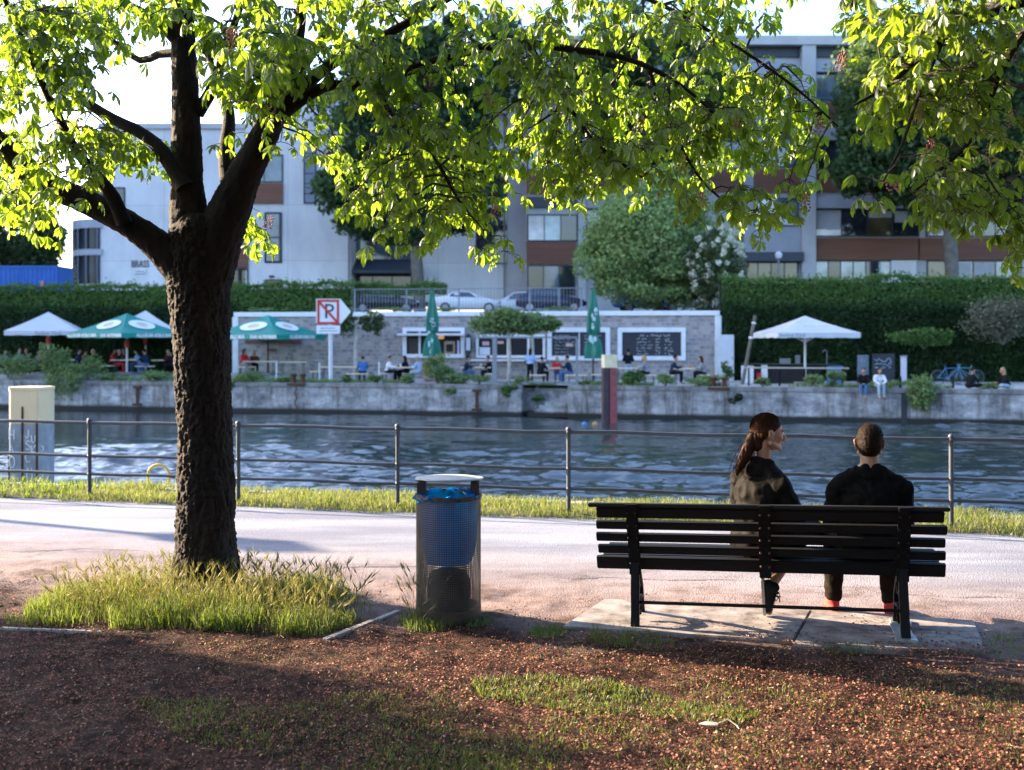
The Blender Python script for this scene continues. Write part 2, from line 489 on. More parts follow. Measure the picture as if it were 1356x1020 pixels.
def pile_profile(w, d): return [(-w / 2, -d * .25), (-w * .36, -d / 2), (w * .36, -d / 2), (w / 2, -d * .25), (w / 2, d * .3), (w * .3, d / 2), (-w * .3, d / 2), (-w / 2, d * .3)]
cream, nt, bs = newmat('cream_painted_steel')
tc = nd(nt, 'ShaderNodeTexCoord'); n = noise_node(nt, 3.2, 6, .7, stretch=(1, 1, .35))
r = ramp(nt, n.outputs[0], [(.33, (.27, .27, .26)), (.37, (.74, .56, .32)), (.7, (.80, .65, .40))])
nt.links.new(r.outputs[0], bs.inputs['Base Color']); setv(bs, Roughness=.6)
pgrey = mat('weathered_grey_blue_paint', (.27, .30, .32), .7, .25, 6, .2, 40)
rust = mat('rust', (.07, .028, .016), .9, .4, 14, .5, 60)
white = mat('white_paint', (.74, .75, .77), .55, .06, 5)
loc = P(42, 512, 15.5); x0 = loc.x
t = thing('mooring_pile', 'cream mooring pile with grey graffitied lower half at left', 'mooring pile', (x0, 15.5, WZ))
H = loc.z - WZ; zs = EYE - (560 - HY) / F * 15.5 - WZ
b = MB(); b.prism(pile_profile(.54, .5), zs, H - .03, 'z'); b.prism(pile_profile(.56, .52), H - .05, H, 'z'); b.build('painted_top', cream, t, bevel=.008)
b = MB(); b.prism(pile_profile(.54, .5), -1.5, zs - .001, 'z'); b.build('painted_shaft', pgrey, t, bevel=.008)
b = MB()
for x, top in ((-.02, .25), (.19, .03)):
    b.box((x, -.252, zs / 2 + top / 2), (.028, .012, zs + top))
b.box((-.235, -.20, zs * .4), (.02, .02, zs * .8))
b.build('rusty_seam', rust, t)
def scribble(b, ox, oz, s, paths, y, r=.012, jitter=0):
    for pth in paths:
        b.tube([(ox + px * s, y, oz + pz * s) for px, pz in pth], r, 5)
LET = {'H': [[(0, 0), (0, 1)], [(.5, 0), (.5, 1)], [(0, .5), (.5, .5)]], 'A': [[(0, 0), (.25, 1), (.5, 0)], [(.1, .4), (.4, .4)]],
       'O': [[(.25 + .25 * math.cos(a), .5 + .5 * math.sin(a)) for a in np.linspace(0, 6.3, 13)]], 'M': [[(0, 0), (.1, 1), (.3, .4), (.5, 1), (.6, 0)]],
       'S': [[(.5, .9), (.2, 1), (0, .75), (.25, .5), (.5, .3), (.3, 0), (0, .1)]], 'U': [[(0, 1), (.05, .2), (.25, 0), (.45, .2), (.5, 1)]],
       'J': [[(.4, 1), (.4, .2), (.2, 0), (0, .2)]], 'C': [[(.5, .9), (.2, 1), (0, .5), (.2, 0), (.5, .1)]], 'K': [[(0, 0), (0, 1)], [(.5, 1), (0, .45), (.5, 0)]], '-': [[(0, .5), (.5, .5)]]}
for ch, x, z, s in (('H', -.21, .93, .14), ('A', -.21, .72, .13), ('O', -.21, .52, .16), ('J', .02, .95, .12), ('S', .03, .78, .13), ('C', .02, .60, .14),
                    ('U', .11, .88, .11), ('K', .11, .72, .12), ('M', .04, .38, .14), ('-', .13, .28, .1), ('O', .215, .75, .08)):
    b = MB(); scribble(b, x, z + zs - 1.15, s, LET[ch], -.252 if x < .2 else -.2, .008); b.build('graffiti_letter', white, t)

# ================================================================== BENCH
bw = mat('dark_painted_wood', (.005, .005, .0055), .6, .4, 5, .35, 25, stretch=(.15, 3, 3), spec=.25)
iron = mat('black_cast_iron', (.005, .005, .0055), .6, .3, 12, .25, 60, .2, spec=.25)
BO = Vector((1.555, 6.45, 0))
bench = thing('park_bench', 'long dark slatted park bench with cast iron supports, seen from behind', 'bench', BO, -A); bench.rotation_euler = (0, rad(-1.2), -A)
L2 = 1.035
def back(z): # lean of the back: b offset at height z
    return .085 - max(0, (z - .40)) * .42
zs_ = [.745, .662, .580, .498, .405]
for i, z in enumerate(zs_):
    hh = .070 if i in (0,) else (.088 if i == 4 else .056)
    b = MB(); b.box((0, 0, 0), (2 * L2 - .03 * (i == 0) + .02 * (i == 4), .03, hh))
    o = b.build('back_slat', bw, bench, bevel=.005); o.location = (.006 * (i % 2), back(z) - .005, z); o.rotation_euler = (math.atan(.42), 0, 0)
b = MB(); b.box((0, 0, 0), (2 * L2 + .05, .052, .024)); o = b.build('top_rail', bw, bench, bevel=.005); o.location = (-.01, back(.788), .792)
for i in range(5):
    b = MB(); b.box((0, 0, 0), (2 * L2 - .02 * (i % 2), .07, .034)); o = b.build('seat_slat', bw, bench, bevel=.005)
    o.location = (.004 * i, .135 + i * .085, .415 + .004 * i); o.rotation_euler = (rad(2 + i), 0, 0)
def support(a, legs=True):
    b = MB(); h = .026
    def bar(pts, w, thick=h):
        for i in range(len(pts) - 1):
            p, q = Vector(pts[i]), Vector(pts[i + 1]); d = (q - p).normalized(); n = Vector((-d.y, d.x)) * w / 2
            e = d * w * .25
            b.prism([tuple(p - n - e), tuple(q - n + e), tuple(q + n + e), tuple(p + n - e)], a - thick - .0007 * (i % 2), a + thick + .0007 * (i % 2), 'x')
    bar([(back(z) - .027, z) for z in (.80, .70, .60, .50, .42, .34)], .026, .036)
    if legs:
        bar([(back(.40) - .03, .40), (.045, .30), (.02, .18), (.0, .07), (-.035, .0)], .042)
        bar([(.10, .385), (.30, .375), (.52, .40)], .04)
        bar([(.13, .37), (.27, .22), (.31, .10), (.37, 0)], .036)
        bar([(.045, .28), (.12, .25), (.16, .30), (.13, .36)], .02)
        bar([(.02, .13), (.14, .17), (.29, .15)], .022)
        bar([(.12, .17), (.17, .10), (.12, .07)], .016)
    o = b.build('support', iron, bench, bevel=.004)
    bo = None
    for z in zs_:
        for s in (-1, 1):
            if bo is None: m_ = MB(); m_.sphere((0, 0, 0), .009, 8, 4); bo = q_ = m_.build('bolt', rust if a == 0 else iron, o, True)
            else: q_ = bo.copy(); COL.objects.link(q_)
            q_.location = (a + s * .026, back(z) - .045, z)
    if legs:
        pl = MB(); pl.box((a, -.02, .012), (.12, .12, .02)); pl.box((a + .02, .36, .012), (.12, .12, .02))
        pl.prism([(a - .05, .0), (a + .055, .0), (a + .055, .34), (a - .05, .34)], .006, .016, 'z')
        pl.build('foot_plate', mat('worn_zinc', (.42, .43, .45), .42, .3, 20, .3, 60, .7), o)
support(-.80); support(.80); support(0, False)
b = MB(); b.tube([(-.80, .03, .165), (.80, .03, .165)], .011, 8); b.build('tie_rod', iron, bench, True)

# paving under the bench
slabm, nt, bs = newmat('worn_concrete_slab')
n = noise_node(nt, 5, 6, .7); n2 = noise_node(nt, 120, 3, .7)
r = ramp(nt, n.outputs[0], [(.34, (.05, .036, .03)), (.46, (.14, .12, .112)), (.6, (.235, .21, .205)), (.8, (.31, .285, .28))]); nt.links.new(r.outputs[0], bs.inputs['Base Color'])
setv(bs, Roughness=.85); bumpit(nt, bs, n2.outputs[0], .4, .004)
def pave(pts, z=.012):
    b = MB(); q = [tuple(G(*p).xy) for p in pts]; b.prism(q, -.06, z, 'z'); o = b.build('pavement', slabm, bevel=.006); o['kind'] = 'structure'
pave([(744, 832), (800, 795), (1074, 809), (1050, 851)]); pave([(1047, 862), (1077, 809.5), (1290, 826), (1306, 866)], .022)

# ================================================================== LITTER BIN
t = thing('litter_bin', 'round perforated metal litter bin with blue bag and flat lid', 'litter bin', G(594, 818))
binm = mat('weathered_brown_steel', (.06, .05, .042), .42, .4, 8, .2, 50, .5)
BR, Z0, Z1 = .208, .07, .775
NC, NR = 88, 50
th = np.linspace(0, 2 * PI, NC + 1); zz = np.linspace(Z0, Z1, NR + 1)
verts = []; quads = []
dth = 2 * PI / NC; dz = (Z1 - Z0) / NR; f = .20
vid = 0
for i in range(NC):
    for j in range(NR):
        a0, a1 = th[i], th[i] + dth; b0, b1 = zz[j], zz[j + 1]
        o4 = [(a0, b0), (a1, b0), (a1, b1), (a0, b1)]; i4 = [(a0 + f * dth, b0 + f * dz), (a1 - f * dth, b0 + f * dz), (a1 - f * dth, b1 - f * dz), (a0 + f * dth, b1 - f * dz)]
        verts += [(BR * math.cos(a), BR * math.sin(a), z) for a, z in o4 + i4]
        for k in range(4): quads.append((vid + k, vid + (k + 1) % 4, vid + 4 + (k + 1) % 4, vid + 4 + k))
        vid += 8
o = np_obj('perforated_body', np.array(verts), [np.array(quads)], binm, t)
md = o.modifiers.new('thickness', 'SOLIDIFY'); md.thickness = .002; md.offset = 0
b = MB(); b.lathe([(BR - .003, Z1 - .004), (BR + .006, Z1 - .004), (BR + .006, Z1 + .03), (BR - .003, Z1 + .03), (BR - .003, Z1 - .004)], n=48, cap=False)
b.build('rim', binm, t, True)
b = MB(); b.lathe([(BR - .003, .0), (BR + .004, .0), (BR + .004, Z0 + .01), (BR - .003, Z0 + .01), (BR - .003, .0)], n=48, cap=False); b.lathe([(.001, .03), (BR - .01, .03)], n=32, cap=False)
b.build('base', binm, t, True)
for s in (-1, 1):
    b = MB(); b.box((s * .172, -.02, .828), (.055, .09, .112)); b.build('lid_bracket', mat('dark_brown_steel', (.05, .042, .04), .5, .3, 8, .2, 40, .6), t, bevel=.004)
b = MB(); b.lathe([(.001, .898), (.21, .898), (.225, .903), (.222, .911), (.15, .921), (.07, .926), (.001, .927)], n=48, cap=False)
o = b.build('lid', mat('pale_galvanised_steel', (.42, .41, .41), .6, .2, 10, .1, 60, 0, .3), t, True); o.rotation_euler = (rad(-3.0), 0, 0); o.location = (0, .035, -.012)
bag = bpy.data.materials.new('blue_plastic_bag'); bag.use_nodes = True; nt = bag.node_tree; bs = nt.nodes['Principled BSDF']
setv(bs, Base_Color=(.002, .05, .22, 1), Roughness=.45)
tr = nd(nt, 'ShaderNodeBsdfTranslucent'); tr.inputs[0].default_value = (.008, .48, .95, 1)
mx = nd(nt, 'ShaderNodeMixShader'); mx.inputs[0].default_value = .75
nt.links.new(bs.outputs[0], mx.inputs[1]); nt.links.new(tr.outputs[0], mx.inputs[2]); nt.links.new(mx.outputs[0], nt.nodes['Material Output'].inputs[0])
nb = noise_node(nt, 12, 4, .6); bumpit(nt, bs, nb.outputs[0], .6, .02)
vs, qs = [], []; N, K = 64, 22
for j in range(K):
    q = j / (K - 1)
    for i in range(N):
        a = 2 * PI * i / N
        wob = .008 * math.sin(a * 7 + q * 5) + .006 * math.sin(a * 13 - q * 9)
        if q < .72:
            z = .36 + q / .72 * .44; rr = (.150 + .035 * min(1, q * 5)) * (.95 + .04 * q) + wob * (.5 + q)
        else:
            k = (q - .72) / .28; z = .80 + .014 * math.sin(k * PI) - .012 * k + .008 * math.sin(a * 9 + k * 3) + .006 * math.sin(a * 17); rr = .180 + .036 * k + wob * .8 + .006 * math.sin(a * 23 + k * 4)
            if k > .5: rr += .022 * max(0, math.cos(a - 2.9)) * math.sin(a * 7) ** 2; z -= .025 * (k - .5) * 2 * max(0, math.cos(a - 2.9))
        vs.append((rr * math.cos(a), rr * math.sin(a), z))
for j in range(K - 1):
    for i in range(N): qs.append((j * N + i, j * N + (i + 1) % N, (j + 1) * N + (i + 1) % N, (j + 1) * N + i))
np_obj('bin_bag', np.array(vs), [np.array(qs)], bag, t, True)
b = MB(); b.lathe([(.13, .05), (.145, .24), (.11, .30), (.001, .33)], n=32, cap=False); b.build('rubbish', mat('dark_rubbish', (.012, .011, .01), .8, .4, 20, .8, 30), t, True)

# stone kerb edging of the tree pit
km = mat('old_stone_kerb', (.27, .24, .22), .85, .3, 9, .5, 60)
def kerb(p0, p1, w=.05, z=.02):
    a, c = G(*p0), G(*p1); d = (c - a).normalized(); n = Vector((-d.y, d.x, 0)) * w / 2
    n_seg = 3; b = MB()
    for k in range(n_seg):
        q0 = a + (c - a) * (k / n_seg) + d * .004; q1 = a + (c - a) * ((k + 1) / n_seg) - d * .004
        b.prism([tuple((q0 - n).xy), tuple((q1 - n).xy), tuple((q1 + n).xy), tuple((q0 + n).xy)], -.08, z - .004 * k, 'z')
    b.build('kerb', km, bevel=.006)['kind'] = 'structure'
kerb((428, 851), (528, 810)); kerb((0, 832), (425, 848), .04, .006)
# ================================================================== CHESTNUT TREES
bark, nt, bs = newmat('chestnut_bark')
n = noise_node(nt, 5, 6, .7, stretch=(1, 1, .35)); n2 = noise_node(nt, 60, 4, .7)
r = ramp(nt, n.outputs[0], [(.3, (.004, .0026, .0018)), (.55, (.014, .0085, .0055)), (.8, (.042, .027, .017))]); nt.links.new(r.outputs[0], bs.inputs['Base Color'])
setv(bs, Roughness=.85); bs.inputs['Specular IOR Level'].default_value = .25; bumpit(nt, bs, n2.outputs[0], .7, .012)
twigm = mat('twig_bark', (.02, .012, .008), .8, .3, 20)
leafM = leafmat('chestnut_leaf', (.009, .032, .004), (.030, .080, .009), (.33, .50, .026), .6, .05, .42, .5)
leafM2 = leafmat('chestnut_leaf_olive', (.012, .032, .004), (.034, .072, .008), (.31, .45, .024), .58, .05, .42, .5)  # olive leaf colour of the second chestnut
flowerM = mat('pink_blossom', (.30, .11, .10), .6, .3, 30)

def smooth_path(pts, rs, per=.07):
    pts = [Vector(p) for p in pts]; out, ro = [], []
    for i in range(len(pts) - 1):
        p0 = pts[max(i - 1, 0)]; p1 = pts[i]; p2 = pts[i + 1]; p3 = pts[min(i + 2, len(pts) - 1)]
        n = max(2, int((p2 - p1).length / per))
        for k in range(n):
            t = k / n
            out.append(.5 * ((2 * p1) + (p2 - p0) * t + (2 * p0 - 5 * p1 + 4 * p2 - p3) * t * t + (3 * p1 - p0 - 3 * p2 + p3) * t ** 3))
            ro.append(rs[i] * (1 - t) + rs[i + 1] * t)
    out.append(pts[-1]); ro.append(rs[-1])
    return out, ro
def bark_tube(mb, pts, rs, n=12, amp=.05, per=.07, plates=False):
    pts, rs = smooth_path(pts, rs, per)
    b0 = len(mb.v); mb.tube(pts, rs, n, True)
    for i, c in enumerate(pts):
        for k in range(n):
            j = b0 + i * n + k; v = Vector(mb.v[j]); d = v - c
            if plates:
                q = Vector((v.x * 19, v.y * 19, v.z * 8.0)) + noise.noise_vector(v * 7) * .9
                dd, _ = noise.voronoi(q)
                e = min(1, (dd[1] - dd[0]) * 2.6)
                s = 1 + .046 * e - .034 + .045 * noise.noise(Vector((v.x * 30, v.y * 30, v.z * 9))) + .06 * noise.noise(v * 3.1) + .05 * noise.noise(v * 52) + .02 * noise.noise(v * 110) + max(0, .35 - v.z) * (.45 + .5 * noise.noise(Vector((v.x * 7, v.y * 7, 1))))
            else:
                s = 1 + amp * noise.noise(v * 9) * 1.6 + amp * noise.noise(v * 26)
            mb.v[j] = tuple(c + d * s)
    return pts, rs

def leaf_template():
    st = [(.32, .085), (.58, .17), (.82, .155)]
    v = [(0, 0, 0)]
    for t, wd in st:
        z = -.22 * t * t
        v += [(t, 0, z - .02), (t * .98, wd, z + .045), (t * .98, -wd, z + .045)]
    v.append((1.0, 0, -.27))
    T = [(0, 1, 2), (0, 3, 1), (10, 8, 7), (10, 7, 9)]
    Q = [(1, 4, 5, 2), (3, 6, 4, 1), (4, 7, 8, 5), (6, 9, 7, 4)]
    return np.array(v), np.array(T), np.array(Q)
LV, LT, LQ = leaf_template()
def rotm(axis, ang):
    return np.array(Matrix.Rotation(ang, 3, Vector(axis)))
def compound_leaf(pos, out, size, acc):
    """five to seven drooping leaflets at pos, the petiole pointing along out"""
    o = Vector(out); o.z -= .25
    if o.length < 1e-4: o = Vector((1, 0, -.3))
    o.normalize()
    side = o.cross(Vector((0, 0, 1)))
    if side.length < 1e-3: side = Vector((1, 0, 0))
    side.normalize(); up = side.cross(o)
    n = random.choice((5, 5, 5, 7))
    droop = random.uniform(.15, .8); roll = random.uniform(-.5, .5)
    B = Matrix((o, side, up)).transposed() @ Matrix.Rotation(roll, 3, 'X') @ Matrix.Rotation(random.uniform(-.5, .5), 3, 'Z')
    for k in range(n):
        f = (k - (n - 1) / 2) / ((n - 1) / 2)
        s = size * (1 - .38 * abs(f)) * random.uniform(.88, 1.1)
        Mx = B @ Matrix.Rotation(f * 1.45 + random.uniform(-.1, .1), 3, 'Z') @ Matrix.Rotation(droop + random.uniform(-.2, .25), 3, 'Y') @ Matrix.Rotation(random.uniform(-.35, .35), 3, 'X')
        acc.append((np.array(Mx) * s, np.array(pos)))
def leaves_obj(name, acc, m, parent, origin):
    Ms = np.array([a[0] for a in acc]); ps = np.array([a[1] for a in acc])
    V = np.einsum('nij,kj->nki', Ms, LV) + ps[:, None, :]
    N, K = V.shape[0], V.shape[1]
    off = (np.arange(N) * K)[:, None, None]
    return np_obj(name, V.reshape(-1, 3), [(LT[None] + off).reshape(-1, 3), (LQ[None] + off).reshape(-1, 4)], m, parent, origin=origin)

def twig(start, end, mb, acc, leaf, sag=.25, r0=.011, gap=.085, bare=.35, wander=.06):
    s, e = Vector(start), Vector(end); d = e - s; L = d.length
    if L < .05: return []
    c = s + d * .5 + Vector((random.uniform(-.1, .1), random.uniform(-.1, .1), sag * L + random.uniform(-.05, .1)))
    n = max(6, int(L / .09)); pts = []
    ph = random.uniform(0, 9)
    for i in range(n + 1):
        t = i / n; p = s * (1 - t) ** 2 + c * 2 * t * (1 - t) + e * t * t
        p += Vector((math.sin(ph + t * 11), math.cos(ph * 2 + t * 9), math.sin(ph * 3 + t * 13))) * wander * .3 * min(1, t * 3)
        pts.append(p)
    mb.tube(pts, [r0 * (1 - .75 * i / n) for i in range(n + 1)], 5, False)
    acc_t = max(bare * L, L - 1.1); nxt = acc_t; ln = 0; tips = []
    for i in range(1, n + 1):
        seg = pts[i] - pts[i - 1]; ln += seg.length
        while ln >= nxt or (i == n and nxt < L + .001):
            a = random.uniform(0, 2 * PI); dr = seg.normalized()
            for k in range(2 if i < n else 3):
                an = a + k * PI * (1 if i < n else .66)
                out = Vector((math.cos(an), math.sin(an), random.uniform(-.35, .2))) + dr * .6
                pet = random.uniform(.05, .12); q = pts[i] + out.normalized() * pet
                mb.tube([pts[i], pts[i] + out.normalized() * pet * .5 + Vector((0, 0, .008)), q], .0022, 3, False)
                compound_leaf(q, out, leaf * random.uniform(.7, 1.15), acc)
            nxt += gap * random.uniform(.7, 1.35)
            if i == n: break
    return pts

def poly_sample(poly, n):
    xs = [p[0] for p in poly]; ys = [p[1] for p in poly]; out = []
    while len(out) < n:
        x, y = random.uniform(min(xs), max(xs)), random.uniform(min(ys), max(ys)); ins = False
        for i in range(len(poly)):
            x1, y1 = poly[i]; x2, y2 = poly[i - 1]
            if (y1 > y) != (y2 > y) and x < (x2 - x1) * (y - y1) / (y2 - y1) + x1: ins = not ins
        if ins: out.append((x, y))
    return out

TB = Vector((-2.165, 7.52, 0))
tree = thing('chestnut_tree', 'dark-trunked forked chestnut tree standing in tall grass, its leafy branches across the top', 'tree', TB)
def limb(spec, Y0, Y1):
    """spec: (px, py, width px) rows"""
    n = len(spec); pts, rs = [], []
    for i, (px, py, wd) in enumerate(spec):
        Y = Y0 + (Y1 - Y0) * i / max(1, n - 1); pts.append(P(px, py, Y)); rs.append(wd * .5 * Y / F)
    return pts, rs
tr = MB()
tp, trr = limb([(275, 815, 100), (275, 790, 92), (274, 760, 84), (273, 700, 77), (272, 600, 71), (269, 500, 71), (266, 440, 75), (264, 400, 76), (262, 365, 82), (260, 335, 84), (262, 305, 74), (262, 285, 46)], 7.5, 7.5)
bark_tube(tr, tp, trr, 150, .05, .010, True)
LIMBS = []
def addlimb(spec, Y0, Y1, n=16, use=True):
    p, r_ = limb(spec, Y0, Y1); big = r_[0] > .09
    r_ = [q * (.86 if i > 1 else 1) for i, q in enumerate(r_)]
    pts, rs = bark_tube(tr, p, r_, 64 if big else n, .05, .018 if big else .07, big)
    if use: LIMBS.append((pts, rs))
addlimb([(264, 385, 60), (228, 342, 48), (175, 300, 40), (110, 265, 38), (55, 240, 36), (15, 205, 33), (-30, 160, 29), (-95, 100, 22), (-170, 40, 14), (-240, -60, 6)], 7.5, 6.9, 24)
addlimb([(165, 296, 20), (150, 262, 19), (128, 232, 17), (103, 203, 15), (80, 160, 13), (58, 115, 11), (35, 62, 9), (10, 10, 7), (-10, -60, 4)], 7.25, 6.8)
addlimb([(258, 370, 72), (252, 310, 56), (248, 240, 48), (246, 150, 42), (243, 60, 37), (240, -20, 33), (236, -150, 27), (240, -350, 16), (245, -560, 5)], 7.5, 7.6, 24)
addlimb([(268, 380, 74), (292, 310, 62), (318, 245, 54), (345, 190, 45), (365, 145, 37), (384, 100, 29), (394, 50, 21), (400, 0, 16), (412, -150, 10), (430, -290, 4)], 7.5, 7.4, 24)
addlimb([(362, 155, 24), (400, 116, 19), (450, 78, 16), (500, 52, 15), (545, 27, 13), (590, -2, 11), (660, -40, 9), (760, -90, 6), (860, -120, 3)], 7.4, 7.3)
addlimb([(352, 172, 24), (385, 142, 18), (430, 115, 16), (470, 114, 16), (510, 105, 16), (551, 90, 15), (610, 71, 14), (680, 57, 13), (760, 66, 11), (830, 78, 9), (900, 112, 6), (960, 165, 3)], 7.4, 7.0)
addlimb([(500, 110, 9), (515, 148, 8), (550, 183, 7), (582, 220, 6), (605, 262, 4), (640, 305, 2.5)], 7.3, 7.0, 8)
addlimb([(246, 250, 28), (226, 215, 23), (193, 180, 19), (150, 158, 17), (110, 133, 15), (70, 105, 13), (30, 62, 10), (-20, 20, 7), (-90, -30, 3)], 7.45, 7.7)
addlimb([(243, 62, 22), (222, 38, 19), (200, 24, 17), (165, 5, 14), (120, -25, 11), (50, -80, 5)], 7.55, 7.3)
addlimb([(240, 70, 12), (210, 72, 11), (185, 80, 10), (140, 50, 8), (80, 40, 7), (20, 38, 4)], 7.6, 8.1, 10)
addlimb([(262, 150, 18), (285, 110, 15), (300, 60, 13), (318, 10, 10), (340, -70, 5)], 7.55, 7.2, 10)
addlimb([(305, 262, 24), (300, 205, 22), (303, 150, 18), (290, 110, 14), (270, 50, 10), (255, -60, 5)], 7.6, 8.2, 12)
addlimb([(545, 27, 10), (640, -22, 9), (760, -32, 8), (860, 0, 7), (930, 36, 6), (1000, 78, 5), (1060, 122, 4), (1110, 168, 2.5)], 7.3, 6.8, 8)
addlimb([(700, 58, 8), (740, 120, 6), (790, 190, 5), (850, 235, 3)], 7.1, 6.7, 8)
addlimb([(860, 95, 6), (890, 170, 5), (930, 240, 4), (990, 290, 2.5)], 7.05, 6.9, 8)
addlimb([(384, 108, 20), (420, 60, 14), (470, -10, 11), (560, -120, 8), (640, -240, 4)], 7.4, 8.4, 10)
addlimb([(246, -60, 20), (330, -170, 13), (430, -260, 8), (520, -330, 4)], 7.6, 6.6, 10)
addlimb([(240, -90, 20), (150, -200, 13), (50, -280, 8), (-60, -330, 4)], 7.6, 8.4, 10)
trunk_o = tr.build('trunk', bark, tree, True, TB, fix=False)
trunk_o.data.polygons.foreach_set('use_smooth', [True] * len(trunk_o.data.polygons))

tw = MB(); acc = []
LP = [(p, r_) for pts, rs in LIMBS for p, r_ in zip(pts, rs)]
LPa = np.array([tuple(p) for p, _ in LP])
def grow(poly, n, Ya, Yb, leaf=.102, sag=.22, up=.6, gap=.078, acc=acc, tw=tw, LP=LP, LPa=LPa, maxlen=1.5):
    for px, py in poly_sample(poly, int(n * 1.15)):
        Y = random.uniform(Ya, Yb); e = P(px, py, Y)
        d = LPa - np.array(e)
        cost = np.sqrt((d[:, 0]) ** 2 + (d[:, 1] * 1.0) ** 2 + (d[:, 2] * .8) ** 2) + np.where(d[:, 2] < .05, .35, 0) + R.random(len(d)) * .25
        s = LP[int(np.argmin(cost))][0]
        twig(s, e, tw, acc, leaf, sag, .010 if (e - s).length > .6 else .006, gap)
grow([(0, 10), (230, -30), (232, 60), (150, 110), (80, 150), (0, 150)], 50, 6.4, 7.9)
grow([(0, 150), (90, 150), (210, 195), (235, 240), (180, 250), (100, 240), (60, 240), (0, 215)], 22, 6.5, 7.9)
grow([(0, 230), (120, 250), (100, 262), (66, 318), (40, 325), (0, 270)], 9, 6.4, 7.6)
grow([(280, 20), (400, 20), (400, 90), (330, 150), (280, 110)], 20, 5.9, 7.9, .13)
grow([(290, 100), (400, 110), (400, 180), (365, 215), (330, 180), (290, 200)], 10, 6.5, 7.9)
grow([(322, 305), (352, 318), (362, 345), (330, 325)], 3, 7.8, 8.3)
grow([(400, -20), (700, -30), (700, 80), (600, 120), (420, 130)], 38, 6.0, 7.8)
grow([(390, 110), (690, 80), (700, 190), (600, 200), (440, 200)], 17, 6.2, 7.8)
grow([(440, 200), (690, 180), (705, 240), (650, 300), (682, 345), (600, 320), (540, 335), (505, 325), (460, 270)], 40, 6.4, 8.0, .098)
grow([(700, -30), (1080, -30), (990, 40), (1000, 110), (860, 200), (700, 200)], 50, 6.0, 8.2)
grow([(690, 190), (870, 190), (850, 255), (800, 255), (760, 265), (740, 310), (710, 235)], 22, 6.4, 8.0)
grow([(860, 120), (1060, 110), (1095, 160), (1080, 240), (1060, 300), (960, 305), (925, 300), (880, 250), (860, 200)], 44, 6.3, 8.0)
grow([(-240, -80), (0, -40), (-10, 200), (-120, 190), (-220, 40)], 9, 6.3, 7.6)
# the rest of the crown, above the picture
grow([(-200, -330), (700, -330), (430, -520), (60, -520)], 36, 5.2, 7.2, .13, gap=.12)
tw.build('twigs', twigm, tree, True, TB, fix=False)
leaves_obj('crown', acc, leafM, tree, TB)
def spike_mesh():
    b = MB(); b.tube([(0, 0, 0), (.004, 0, .06), (0, .004, .13)], .0025, 4)
    for k in range(26):
        h = .02 + .11 * (k / 26); rr = .028 * (1 - .75 * k / 26) + .006; a = k * 2.4
        b.sphere((rr * math.cos(a), rr * math.sin(a), h), (.007, .007, .006), 5, 3)
    return b
spk = None
for px, py, Y in [(706, 605, 0)][:0] + [(352, 305, 8.0), (548, 248, 7.0), (600, 287, 6.9), (655, 292, 6.9), (575, 120, 7.2), (652, 145, 6.9), (735, 272, 6.6), (800, 222, 6.8), (812, 238, 6.7), (935, 275, 6.6), (1065, 285, 6.5), (845, 180, 6.9), (700, 150, 7.0),
                                  (312, 75, 6.2), (318, 60, 6.3), (1085, 180, 6.6), (900, 235, 6.8), (760, 150, 7.1), (520, 215, 7.4), (980, 180, 6.8)]:
    if spk is None:
        spk = spike_mesh().build('flower_spike', flowerM, tree, True); o = spk
    else:
        o = spk.copy(); COL.objects.link(o)
    o.location = P(px, py, Y) - TB; o.rotation_euler = (random.uniform(-.5, .5), random.uniform(-.5, .5), random.uniform(0, 6)); o.scale = (1, 1, random.uniform(.8, 1.3))

# ---- second chestnut reaching in from the right, its trunk outside the frame
TB2 = Vector((5.2, 5.6, 0))
tree2 = thing('chestnut_tree', 'overhanging chestnut boughs with larger olive leaves at top right', 'tree', TB2)
t2 = MB(); LIMBS_A = LIMBS; LIMBS = []
def addl2(pts, rs, n=14, use=True, pl=False):
    p, r_ = bark_tube(t2, pts, rs, n, .05, .03 if pl else .07, pl)
    if use: LIMBS.append((p, r_))
addl2([TB2 + Vector((0, 0, -.1)), TB2 + Vector((.02, .02, .8)), TB2 + Vector((0, .05, 1.9)), TB2 + Vector((-.05, .05, 2.7)), TB2 + Vector((-.1, .1, 4.2)), TB2 + Vector((0, .1, 6.0))], [.30, .24, .22, .23, .15, .04], 48, False, True)
addl2([TB2 + Vector((0, .05, 2.5)), Vector((4.3, 5.6, 3.2)), P(1480, -60, 5.6), P(1400, -10, 5.6), P(1330, 10, 5.6), P(1250, 50, 5.5), P(1180, 110, 5.4), P(1130, 140, 5.3)], [.10, .08, .05, .035, .026, .018, .012, .006], 12)
addl2([P(1400, -10, 5.6), P(1345, 60, 5.7), P(1320, 110, 5.8), P(1290, 180, 5.9), P(1240, 230, 6.0), P(1200, 262, 6.0)], [.03, .02, .016, .012, .009, .005], 8)
addl2([TB2 + Vector((0, .05, 2.7)), P(1640, -80, 6.3), P(1480, 40, 6.5), P(1400, 130, 6.6), P(1350, 230, 6.6), P(1345, 320, 6.6)], [.08, .05, .03, .02, .012, .006], 10)
addl2([TB2 + Vector((-.05, .05, 2.8)), P(1500, -200, 4.8), P(1330, -120, 4.4), P(1220, -60, 4.2), P(1120, -40, 4.1)], [.07, .045, .03, .018, .008], 10)
addl2([P(1250, 50, 5.5), P(1215, 130, 5.4), P(1195, 190, 5.4), P(1170, 240, 5.3)], [.014, .01, .008, .004], 8)
